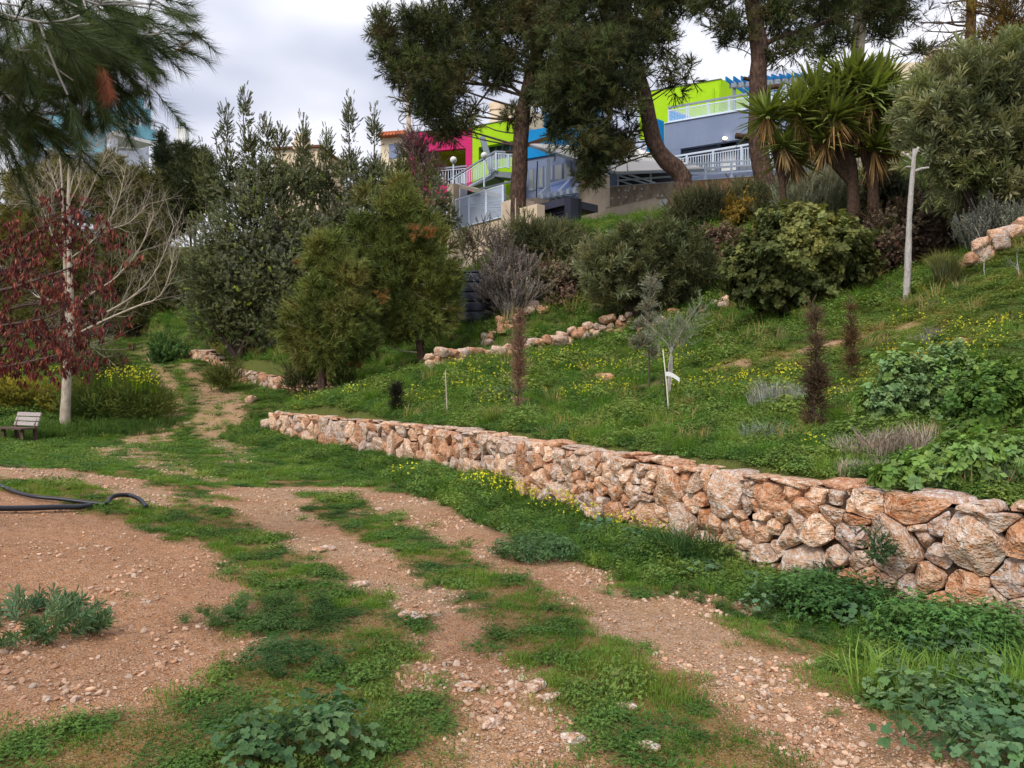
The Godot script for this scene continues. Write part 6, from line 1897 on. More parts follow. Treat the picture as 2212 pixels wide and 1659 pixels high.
	bars_part(t, "brace", M.white_metal, [[T.q(1336, 370, -0.15), T.q(1420, 397, -2.5)], [T.q(1336, 379, -0.15), T.q(1398, 397, -2.0)], [T.q(1336, 389, -0.15), T.q(1372, 402, -1.2)]], 0.07)
	# grey house
	t = thing("grey_house", "blue grey house with a roof terrace and a recessed window front", "building", on_ground(G.q(1560, 390)))
	slab_part(t, "wall", M.grey_paint, G, [[[1435, 267], [1790, 206.2], [1790, 270], [1435, 326.8]], [[1435, 327], [1470, 321.5], [1470, 480], [1435, 480]], [[1470.1, 377], [1790, 350], [1790, 480], [1470.1, 480]]], 0.35)
	slab_part(t, "side_wall", M.blue_paint, upright(1419, 262, 52.5, 1434.5, 267), [[[1405, 251], [1434.5, 262], [1434.5, 480], [1405, 480]]], 0.3)
	slab_part(t, "coping", M.white_metal, G, [[[1434, 265.4], [1791, 204.2], [1791, 206.1], [1434, 266.9]]], 0.5, 0.08)
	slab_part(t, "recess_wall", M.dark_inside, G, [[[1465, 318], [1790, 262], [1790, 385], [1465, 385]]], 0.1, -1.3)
	slab_part(t, "recess_panel", M.grey_paint, G, [[[1476, 326], [1550, 314], [1550, 380], [1476, 385]]], 0.08, -1.05)
	for w in [[1513, 322, 1530], [1532, 320, 1548], [1592, 308, 1612], [1616, 306, 1640], [1650, 300, 1680]]:
		var fr := slab_part(t, "window", M.frame_blue, G, [[[w[0] - 2, w[1] - 3], [w[2] + 2, w[1] - 5], [w[2] + 2, 380], [w[0] - 2, 382]]], 0.08, -0.95)
		var pm := MB.new(t.position)
		slab(pm, G, [[w[0], w[1]], [w[2], w[1] - 2], [w[2], 376], [w[0], 378]], 0.03, -0.9)
		part(fr, "pane", pm.mesh(), M.pale_glass)
	slab_part(t, "door", M.white_paint, G, [[[1558, 333], [1590, 328], [1590, 380], [1558, 382]], [[1558, 319], [1590, 313], [1590, 325.5], [1558, 330.5]]], 0.08, -0.9)
	slab_part(t, "door_frame", M.frame_blue, G, [[[1549, 311], [1556, 310], [1556, 382], [1549, 383]], [[1591.5, 305], [1595, 304.5], [1595, 380], [1591.5, 381]]], 0.2, -0.75)
	m = MB.new(t.position)
	var ra := G.q(1435, 268, -0.36)
	var rb := G.q(1790, 207.2, -0.36)
	m.hexa([ra + Vector3.DOWN * 0.3, rb + Vector3.DOWN * 0.3, rb - G.n * 9.0 + Vector3.DOWN * 0.3, ra - G.n * 9.0 + Vector3.DOWN * 0.3], [ra, rb, rb - G.n * 9.0, ra - G.n * 9.0])
	part(t, "roof", m.mesh(), M.concrete)
	m = MB.new(t.position)
	m.tube([at(1432, 306, 50.2), at(1431, 330, 50.2)], [0.16, 0.16], 8)
	part(t, "drain_pipe", m.mesh(true), M.blue_paint)
	var wl := thing("wall_lamp", "lit oval bulkhead lamp on the grey house wall", "lamp", G.q(1566, 299, 0.06))
	m = MB.new(wl.position)
	m.ball(G.q(1566, 299, 0.06), Vector3(0.17, 0.11, 0.08), 16, 10)
	part(wl, "lamp_glass", m.mesh(true), M.lit_glass)
	m = MB.new(wl.position)
	m.ball(G.q(1566, 299, 0.03), Vector3(0.2, 0.14, 0.05), 16, 8)
	part(wl, "lamp_base", m.mesh(true), M.steel_grey)
	var ol := OmniLight3D.new()
	ol.name = "lamp_light"
	ol.position = G.n * 0.12
	ol.light_energy = 0.06
	ol.light_color = Color(1.0, 0.9, 0.75)
	ol.light_size = 0.08
	ol.omni_range = 8.0
	ol.omni_attenuation = 2.0
	ol.shadow_enabled = true
	wl.add_child(ol)
	t = thing("terrace_railing", "white baluster railing in front of the grey house windows", "railing", G.q(1560, 372, 1.0))
	bars_part(t, "rail", M.white_metal, [[G.q(1440, 341, 1.2), G.q(1790, 284, 1.2)]], 0.1)
	bars_part(t, "balusters", M.white_metal, balusters(G, [1468, 343], [1790, 292], [1468, 374], [1790, 336], 60, 1.2) + [[G.q(1468, 343, 1.2), G.q(1790, 292, 1.2)]], 0.045).set_meta("kind", "stuff")
	for u in [1483, 1540, 1601, 1660, 1720]: bars_part(t, "post", M.white_metal, [[G.q(u, 337 - (u - 1468) * 0.158, 1.2), G.q(u, 376 - (u - 1468) * 0.118, 1.2)]], 0.12)
	t = thing("roof_railing", "white railing with wire mesh panels around the roof terrace", "railing", G.q(1560, 240, -0.2))
	bars_part(t, "rail", M.grey_metal, [[G.q(1443, 233, -0.15), G.q(1790, 172, -0.15)]], 0.11)
	bars_part(t, "lower_rail", M.white_metal, [[G.q(1443, 240, -0.15), G.q(1790, 180, -0.15)], [G.q(1443, 263.5, -0.15), G.q(1790, 203, -0.15)], [G.q(1446, 236, -0.15), G.q(1502, 255, -2.5)]], 0.06)
	for u in [1444, 1483, 1487, 1528, 1531, 1573, 1576, 1618, 1664, 1710, 1755]: bars_part(t, "post", M.white_metal, [[G.q(u, 234 - (u - 1443) * 0.1745, -0.15), G.q(u, 265 - (u - 1443) * 0.173, -0.15)]], 0.06)
	var wires := balusters(G, [1443, 240], [1790, 180], [1443, 263.5], [1790, 203], 100, -0.15)
	for k in 7: wires.append([G.q(1443, 240 + 23.5 * (k + 1) / 8.0, -0.15), G.q(1790, 180 + 23.0 * (k + 1) / 8.0, -0.15)])
	bars_part(t, "wire_mesh", M.white_metal, wires, 0.014).set_meta("kind", "stuff")
	t = thing("roof_room", "lime green roof room standing on the grey house terrace", "building", LR.q(1500, 265))
	slab_part(t, "wall", M.lime_paint, LR, [[[1380, 200.4], [1557, 170], [1557, 300], [1380, 300]]], 0.4)
	var LS := Plane2.new(LR.q(1557.2, 170), LR.q(1557.2, 170) - LR.n * 4.0, Vector3(-30, EYE, 0), FOCAL)
	m = MB.new(t.position)
	var e0 := LR.q(1557.2, 170)
	var e1 := at(1650, 197, 58.5)
	e1.y = e0.y
	var low := Vector3.DOWN * 4.0
	m.hexa([e0 + low, e1 + low, e1 + low - LR.n * 0.4, e0 + low - LR.n * 0.4], [e0, e1, e1 - LR.n * 0.4, e0 - LR.n * 0.4])
	part(t, "wall", m.mesh(), M.lime_paint)
	slab_part(t, "coping", M.steel_grey, LR, [[[1379, 199.4], [1558, 168.9], [1558, 169.9], [1379, 200.3]]], 0.6, 0.08)
	var wf := slab_part(t, "window", M.frame_blue, LR, [[[1480, 256], [1531, 247], [1531, 292], [1480, 292]]], 0.06, 0.04)
	m = MB.new(t.position)
	slab(m, LR, [[1483, 262], [1528, 254], [1528, 290], [1483, 290]], 0.03, 0.06)
	part(wf, "pane", m.mesh(), M.pale_glass)
	m = MB.new(t.position)
	m.tube([LR.q(1541, 190, 0.08), LR.q(1541, 262, 0.08)], [0.05, 0.05], 6)
	m.tube([LR.q(1562 - 8, 178, 0.08), LR.q(1554, 262, 0.08)], [0.03, 0.03], 6)
	part(t, "drain_pipe", m.mesh(true), M.lime_paint)
	slab_part(t, "stair_side", M.blue_paint, G, [[[1446, 238], [1447, 238], [1500, 256], [1446, 274]]], 0.2, -2.6)
	# pergola
	t = thing("pergola", "blue slatted pergola on grey posts above the grey house", "pergola", G.q(1620, 236, -1.5))
	bars_part(t, "beam", M.grey_metal, [[at(1576, 185.5, 49), at(1690, 176, 47.6)]], 0.2, 0.26)
	bars_part(t, "beam", M.grey_metal, [[at(1690, 176, 47.6), at(1800, 170, 46.6)]], 0.2, 0.26)
	for u in [[1586, 186, 49.0], [1692, 178, 47.6], [1780, 173, 46.8]]: bars_part(t, "post", M.grey_metal, [[at(u[0], u[1], u[2]), at(u[0], u[1] + 52, u[2])]], 0.17)
	for k in 14: bars_part(t, "slat", M.blue_paint, [[at(1568 + k * 16.5, 170 - k * 0.9, 48.3 - k * 0.16), at((1620 if k < 5 else 1604) + k * 16.5, (206 if k < 5 else 184) - k * 0.9, 51.6 - k * 0.16)]], 0.08, 0.26)
	# further houses
	var W := upright(1640, 152, 66.0, 1800, 140)
	t = thing("pale_building", "pale grey flat roofed building behind the pergola", "building", on_ground(W.q(1700, 300)))
	slab_part(t, "wall", M.pale_plaster, W, [[[1655, 152], [1900, 138], [1900, 400], [1655, 400]]], 6.0)
	var A := upright(1930, 137, 55.0, 2080, 130)
	t = thing("arched_building", "beige stucco building with a round arched gable at the top right", "building", on_ground(A.q(2000, 300)))
	slab_part(t, "wall", M.cream_paint, A, [[[1915, 137.6], [2120, 128], [2120, 400], [1915, 400]]], 5.0)
	m = MB.new(t.position)
	var arc := []
	var rad := []
	for k in 22:
		var an := PI * (-0.12 + 1.24 * k / 21.0)
		arc.append(A.q(2021 + cos(an) * 23, 133 - sin(an) * 24, 0.5)); rad.append(0.16)
	m.tube(arc, rad, 8)
	part(t, "arch_ring", m.mesh(true), M.beige_paint)
	m = MB.new(t.position)
	for k in 21:
		m.quad(A.q(2021, 140, 0.06), arc[k] - A.n * 0.44, arc[k + 1] - A.n * 0.44, A.q(2021, 140, 0.06))
	part(t, "arch_panel", m.mesh(), M.terracotta_pale)
	m = MB.new(t.position)
	m.ball(A.q(2036, 152, 0.1), Vector3(0.75, 0.75, 0.5), 18, 10)
	part(t, "white_vault", m.mesh(true), M.white_paint)
	var H := upright(815, 295, 66.0, 900, 287)
	t = thing("cream_house", "cream house with a terracotta tiled roof left of the pink house", "building", on_ground(H.q(850, 420)))
	slab_part(t, "wall", M.cream_paint, H, [[[822, 296], [905, 288], [905, 480], [822, 480]]], 6.0, -0.3)
	slab_part(t, "roof", M.terracotta, H, [[[822, 285], [884, 281], [900, 288], [814, 294.5]]], 5.0, 0.3)
	for k in 12: bars_part(t, "roof_tile", M.terracotta, [[H.q(815 + k * 7.2, 294.5 - k * 0.62, 0.45), H.q(823 + k * 6.0, 285.5 - k * 0.4, 0.1)]], 0.2, 0.1)
	slab_part(t, "window", M.grey_paint, H, [[[840, 312], [866, 309], [866, 340], [840, 344]]], 0.05, -0.25)
	var H2 := upright(560, 322, 70.0, 680, 316)
	t = thing("beige_house", "beige house with a stepped chimney behind the carob spires", "building", on_ground(H2.q(630, 430)))
	slab_part(t, "wall", M.beige_paint, H2, [[[590, 322], [690, 316.5], [690, 500], [590, 500]]], 6.0)
	slab_part(t, "roof", M.roof_brown, H2, [[[588, 318], [692, 312], [694, 316.5], [586, 322.5]]], 6.4, 0.3)
	slab_part(t, "chimney", M.beige_paint, H2, [[[636, 296], [662, 294], [662, 320], [632, 322]], [[640, 288], [652, 287], [652, 297], [640, 298]]], 0.9, 0.5)
	m = MB.new(t.position)
	m.ball(H2.q(627, 300, 0.4), Vector3(0.22, 0.22, 0.1), 12, 8)
	part(t, "satellite_dish", m.mesh(true), M.grey_metal)
	bars_part(t, "antenna", M.grey_metal, [[H2.q(654, 296, 0.3), H2.q(653, 262, 0.3)]], 0.05)
	var H3 := upright(1040, 262, 68.0, 1110, 246)
	t = thing("beige_house", "beige gabled house with a chimney rising behind the lime house", "building", on_ground(H3.q(1070, 400)))
	slab_part(t, "wall", M.cream_paint, H3, [[[1056, 262], [1085, 236], [1130, 226], [1130, 460], ]], 5.0)
	slab_part(t, "wall", M.cream_paint, H3, [[[1056, 262.1], [1130, 258], [1130, 460], [1056, 460]]], 4.8, -0.1)
	slab_part(t, "chimney", M.cream_paint, H3, [[[1057, 225], [1080, 222], [1080, 250], [1060, 262]]], 1.0, -1.0)
	slab_part(t, "cornice", M.beige_paint, H3, [[[1056, 222], [1081, 219], [1081, 234], [1056, 236]]], 1.3, -0.9)
	# teal house at the left
	var E := upright(264, 262, 60.0, 335, 281)
	t = thing("teal_house", "teal blue house with a roof terrace seen behind the pine branches at left", "building", on_ground(E.q(250, 400)))
	slab_part(t, "parapet", M.teal_paint, E, [[[240, 255.5], [336, 281.3], [336, 304], [240, 279]]], 0.3, 0.5)
	slab_part(t, "floor_slab", M.white_paint, E, [[[244, 283], [330, 305.2], [330, 312], [244, 290]]], 2.5, 0.65)
	slab_part(t, "wall", M.pale_plaster, E, [[[225, 288], [322, 312], [322, 480], [225, 480]]], 0.3, -1.8)
	slab_part(t, "pillar", M.pale_plaster, E, [[[238, 286], [254, 290], [254, 480], [238, 480]]], 0.5, 0.4)
	slab_part(t, "lower_parapet", M.pale_plaster, E, [[[254.2, 325], [300, 327], [300, 480], [254.2, 480]]], 0.3, 0.2)
	bars_part(t, "cable", M.white_paint, [[E.q(262, 318, 0.6), E.q(318, 323, 0.4)]], 0.05)
	slab_part(t, "stair_tower", M.teal_paint, E, [[[250, 220], [326, 237], [326, 284], [250, 268]], [[228, 196], [311, 212], [311, 236], [228, 222]]], 3.0, -1.5)
	var tw := slab_part(t, "window", M.white_paint, E, [[[277, 247], [306, 254], [306, 276], [277, 268]]], 0.06, -1.42)
	m = MB.new(t.position)
	slab(m, E, [[282, 252], [291, 254], [291, 269], [282, 267]], 0.03, -1.38)
	slab(m, E, [[293, 254.5], [300, 256], [300, 272], [293, 270]], 0.03, -1.38)
	part(tw, "pane", m.mesh(), M.dark_inside)
	bars_part(t, "stair_rail", M.white_paint, [[E.q(302, 250, -1.2), E.q(315, 244, -1.2)], [E.q(315, 244, -1.2), E.q(304, 260, -1.2)]], 0.08)
	bars_part(t, "terrace_rail", M.steel_grey, [[E.q(285, 251, 0.4), E.q(352, 268, 0.4)], [E.q(285, 258, 0.4), E.q(352, 277, 0.4)], [E.q(352, 268, 0.4), E.q(365, 279, -1.2)], [E.q(352, 277, 0.4), E.q(365, 287, -1.2)]], 0.05)
	for u in [290, 312, 333, 352]: bars_part(t, "rail_post", M.steel_grey, [[E.q(u, 252 + (u - 285) * 0.254, 0.4), E.q(u, 268 + (u - 285) * 0.27, 0.4)]], 0.05)
	var E2 := upright(60, 246, 58.0, 230, 250)
	slab_part(t, "long_wall", M.teal_paint, E2, [[[40, 246], [226, 250], [226, 278], [40, 276]], [[70, 290], [110, 291], [110, 320], [70, 320]], [[140, 320], [168, 320], [168, 330], [140, 330]]], 0.4)
	slab_part(t, "long_wall_trim", M.white_paint, E2, [[[40, 243.5], [228, 247.5], [228, 249.9], [40, 245.9]], [[70, 320.2], [112, 320.2], [112, 323], [70, 323]], [[138, 330.2], [170, 330.2], [170, 333], [138, 333]]], 0.5, 0.05)
	slab_part(t, "wall", M.teal_paint, E2, [[[40, 278.1], [226, 280.1], [226, 330], [40, 330]]], 0.4, -1.0)
	slab_part(t, "lower_wall", M.grey_paint, E2, [[[40, 330.1], [226, 330.1], [226, 480], [40, 480]]], 0.4, -1.0)
	t = thing("chimney", "white chimney with a dark louvred cap between the dark trees at left", "chimney", at(395, 330, 56))
	m = MB.new(t.position)
	m.box(at(395, 316, 56), Vector3(0.64, 2.5, 0.64))
	part(t, "shaft", m.mesh(), M.white_paint)
	m = MB.new(t.position)
	m.box(at(395, 278, 56), Vector3(0.72, 0.07, 0.72))
	part(t, "ledge", m.mesh(), M.pale_plaster)
	for k in 3:
		m = MB.new(t.position)
		m.tube([at(395, 276 - k * 3.6, 56), at(395, 274 - k * 3.6, 56)], [0.2, 0.22], 12)
		part(t, "louvre", m.mesh(true), M.dead_trunk)
	m = MB.new(t.position)
	m.tube([at(395, 278, 56), at(395, 265, 56)], [0.14, 0.14], 10)
	part(t, "flue", m.mesh(true), M.dark_inside)
	# utility pole
	t = thing("utility_pole", "grey utility pole with insulators and looping cables left of the big pine", "pole", at(883, 330, 54))
	m = MB.new(t.position)
	m.tube([at(884, 400, 54), at(882, 170, 54)], [0.19, 0.14], 10)
	part(t, "pole", m.mesh(true), M.concrete)
	bars_part(t, "cross_arm", M.grey_metal, [[at(868, 171, 53.6), at(910, 178, 54.4)], [at(880, 164, 54), at(905, 176, 54)]], 0.12)
	for u in [[870, 166], [875, 167], [887, 167], [871, 178]]:
		m = MB.new(t.position)
		m.tube([at(u[0], u[1], 53.8), at(u[0], u[1] + 6, 53.8)], [0.09, 0.06], 8)
		part(t, "insulator", m.mesh(true), M.dead_trunk)
	for w in [[[870, 176], [866, 190], [871, 210], [870, 230], [876, 236], [884, 240]], [[878, 238], [866, 248], [861, 258], [866, 266], [878, 268]], [[884, 242], [874, 254], [864, 262]], [[884, 206], [930, 214], [960, 216]], [[887, 272], [905, 270], [935, 268]]]:
		m = MB.new(t.position)
		m.tube(curve(pxs(w, 54), 14), same(0.03, 15), 5)
		part(t, "cable", m.mesh(true), M.dark_metal)

# ---------------------------------------------------------------- bench, tank, hoses, stakes
func drop(u: float, v: float) -> Vector3:      # the ground seen at a photo pixel
	var d := 2.2
	while d < 60.0:
		var p := at(u, v, d)
		if p.y <= ground(p.x, p.z): return on_ground(p)
		d += 0.05 + d * 0.003
	return on_ground(at(u, v, 60.0))

func build_props() -> void:
	rng.seed = 690
	# bench
	var face := Vector3(-0.5, 0, 0.866)
	var along := Vector3(0.866, 0, 0.5)
	var c := on_ground(at(40, 925, 23.0))
	c.y = at(40, 924, 23.0).y - 0.44
	var t := thing("bench", "weathered wooden bench with a three slat backrest at the left edge", "bench", c)
	for k in 3:
		var m := MB.new(c)
		var bs := Basis(along, (Vector3.UP * 0.95 - face * 0.3).normalized(), (face * 0.95 + Vector3.UP * 0.3).normalized())
		m.box(c + Vector3.UP * (0.55 + k * 0.135) - face * (0.22 + 0.042 * k), Vector3(1.2, 0.112, 0.035), bs)
		part(t, "back_slat", m.mesh(), M.weathered_wood)
	for k in 3:
		var m := MB.new(c)
		m.box(c + Vector3.UP * 0.43 + face * (0.22 - 0.16 * k), Vector3(1.3, 0.045, 0.14), Basis(along, Vector3.UP, face))
		part(t, "seat_slat", m.mesh(), M.old_wood)
	for s in [-0.48, 0.48]:
		for f in [0.16, -0.2]:
			var m := MB.new(c)
			m.bar(c + along * s + face * f + Vector3.DOWN * 0.2, c + along * s + face * f + Vector3.UP * 0.42, 0.08, 0.08)
			part(t, "leg", m.mesh(), M.old_wood)
		var m2 := MB.new(c)
		m2.bar(c + along * s - face * 0.16 + Vector3.UP * 0.4, c + along * s - face * 0.35 + Vector3.UP * 0.86, 0.06, 0.05)
		part(t, "back_post", m2.mesh(), M.old_wood)
	# water tank
	c = on_ground(at(1029, 686, 31.5))
	c.y -= 0.1
	t = thing("water_tank", "dark blue grey ribbed plastic water tank half hidden by the grey shrub", "tank", c)
	var m3 := MB.new(c)
	m3.tube([c, c + Vector3.UP * 1.95], [0.74, 0.74], 32)
	part(t, "body", m3.mesh(true), M.dark_plastic)
	for k in 5:
		var y := 0.06 + k * 0.375
		m3 = MB.new(c)
		m3.tube([c + Vector3.UP * y, c + Vector3.UP * (y + 0.03), c + Vector3.UP * (y + 0.31), c + Vector3.UP * (y + 0.345)], [0.745, 0.79, 0.79 - 0.01 * k, 0.745], 32)
		part(t, "rib_band", m3.mesh(true), M.dark_plastic)
	m3 = MB.new(c)
	m3.tube([c + Vector3.UP * 1.93, c + Vector3.UP * 1.99, c + Vector3.UP * 2.04], [0.77, 0.7, 0.4], 32)
	part(t, "lid", m3.mesh(true), M.dark_plastic)
	for l in [[[1015, 604], [1019, 594], [1023, 604]], [[1007, 604], [1009, 596], [1015, 596]], [[1017, 600], [1022, 600]]]:
		for k in l.size() - 1:
			m3 = MB.new(c)
			var pa := []
			for e in [l[k], l[k + 1]]:
				var a := at(e[0], e[1], 31.5)
				var o := Vector3(a.x - c.x, 0, 0)
				pa.append(Vector3(a.x, a.y, c.z + sqrt(maxf(0.8 * 0.8 - o.x * o.x, 0.0))))
			m3.bar(pa[0], pa[1], 0.02, 0.012)
			part(t, "scribble", m3.mesh(), M.grey_metal)
	# black hoses
	for h in [["thick black hose lying straight across the left bank", 0.03, [[-60, 1109], [0, 1109], [60, 1109], [120, 1107], [170, 1105], [196, 1101]]], ["thinner black hose curving down over the left bank", 0.022, [[-40, 1040], [0, 1057], [40, 1072], [80, 1080], [125, 1085], [170, 1092], [200, 1096], [228, 1098]]], ["short arched black hose end on the left bank", 0.026, [[232, 1098], [240, 1092], [262, 1088], [280, 1089], [300, 1096], [316, 1103]]], ["short black pipe end at the left edge above the hoses", 0.03, [[-40, 968], [0, 980], [8, 983]]]]:
		var pts := []
		for p in h[2]: pts.append(drop(p[0], p[1]) + Vector3.UP * (h[1] + 0.012))
		if h[0].begins_with("short arched"):
			for k in range(1, pts.size() - 1): pts[k].y += 0.05
		var cv := curve(pts, 40)
		var rad := []
		for k in cv.size(): rad.append(h[1])
		var m := MB.new(pts[0])
		m.tube(cv, rad, 10)
		solo("hose", h[0], "hose", m.mesh(true), M.black_rubber, pts[0])
	for h in [["thin black irrigation pipe on the upper terrace by the pines", [[985, 762, 26.5], [1010, 750, 27.2], [1060, 741, 28], [1085, 739, 28]]], ["thin black irrigation pipe behind the young pine trunks", [[850, 800, 27], [890, 790, 27.2], [940, 778, 27]]]]:
		var pts := []
		for p in h[1]: pts.append(on_ground(at(p[0], p[1], p[2])) + Vector3.UP * 0.1)
		var cv := curve(pts, 14)
		var rad := []
		for k in cv.size(): rad.append(0.035)
		var m := MB.new(pts[0])
		m.tube(cv, rad, 6)
		solo("irrigation_pipe", h[0], "pipe", m.mesh(true), M.black_rubber, pts[0])
	# stakes
	c = drop(967, 906)
	var ms := MB.new(c)
	ms.tube([c + Vector3.DOWN * 0.1, at(962, 800, -c.z)], [0.016, 0.013], 6)
	solo("stake", "thin whitish cane stake left of the pink sapling", "stake", ms.mesh(true), M.pale_bark, c)
	c = on_ground(at(1441, 912, 13.0))
	t = thing("plant_stake", "dark green stake and white cane with a white tag ribbon", "stake", c)
	ms = MB.new(c)
	ms.tube([c + Vector3.DOWN * 0.1, at(1436, 795, 13.0)], [0.02, 0.02], 8)
	part(t, "stake", ms.mesh(true), M.stake_green)
	ms = MB.new(c)
	ms.tube([c + Vector3(0.04, -0.1, 0.02), at(1440, 830, 12.97), at(1432, 755, 13.0)], [0.011, 0.011, 0.009], 6)
	part(t, "cane", ms.mesh(true), M.cane)
	ms = MB.new(c)
	var rp := curve(pxs([[1438, 808], [1446, 808], [1457, 813], [1468, 821]], 12.95), 8)
	for k in 8:
		var w := Vector3(0, 0.035, 0)
		var b := Vector3(0, 0, 0.004)
		ms.hexa([rp[k] - w, rp[k + 1] - w, rp[k + 1] - w + b, rp[k] - w + b], [rp[k] + w, rp[k + 1] + w, rp[k + 1] + w + b, rp[k] + w + b])
	part(t, "tag_ribbon", ms.mesh(), M.white_paint)
	c = on_ground(at(1022, 580, 37))
	ms = MB.new(c)
	ms.tube([c + Vector3.DOWN * 0.1, at(1022, 536, 37)], [0.055, 0.05], 8)
	solo("wooden_post", "short wooden post in front of the beige retaining wall", "post", ms.mesh(true), M.pale_bark, c)
	c = on_ground(at(1610, 430, 35))
	ms = MB.new(c)
	ms.tube(curve([c, at(1596, 415, 35), at(1578, 390, 35), at(1567, 375, 35)], 10), same(0.03, 11), 6)
	solo("dead_stick", "dark leaning dead stick before the rust stained wall", "stick", ms.mesh(true), M.twig_bark, c)

# ---------------------------------------------------------------- grass, herbs, flowers and pebbles over the ground
class Heap:
	var where := []
	var tints := []
	func _init(n: int) -> void:
		for i in n:
			where.append([]); tints.append([])
	func put(i: int, t: Transform3D, c: Color) -> void:
		where[i].append(t); tints[i].append(c)

func pose(p: Vector3, s: float, tilt := 0.15, sy := 1.0) -> Transform3D:
	return Transform3D(Basis.from_euler(Vector3(rf(-tilt, tilt), rf(0, TAU), rf(-tilt, tilt))) * Basis.from_scale(Vector3(s, s * sy, s)), p)

func lay(called: String, label: String, category: String, meshes: Array, material: Material, heap: Heap) -> void:
	var t := thing(called, label, category)
	t.set_meta("kind", "stuff")
	for i in meshes.size():
		if heap.where[i].size(): swarm(t, called, meshes[i], material, heap.where[i], heap.tints[i])

const GREEN := [Color(0.05, 0.115, 0.018), Color(0.075, 0.16, 0.025), Color(0.11, 0.2, 0.035), Color(0.15, 0.21, 0.045)]
const HERB := [Color(0.042, 0.09, 0.022), Color(0.065, 0.125, 0.028), Color(0.1, 0.165, 0.038), Color(0.145, 0.2, 0.045)]
const COVER := [Color(0.085, 0.135, 0.034), Color(0.12, 0.165, 0.036), Color(0.165, 0.19, 0.044), Color(0.2, 0.17, 0.055)]

func pick(cols: Array, t: float) -> Color:
	var f := clampf(t, 0.0, 0.999) * (cols.size() - 1)
	return tint(cols[int(f)].lerp(cols[mini(int(f) + 1, cols.size() - 1)], f - int(f)), 0.2)

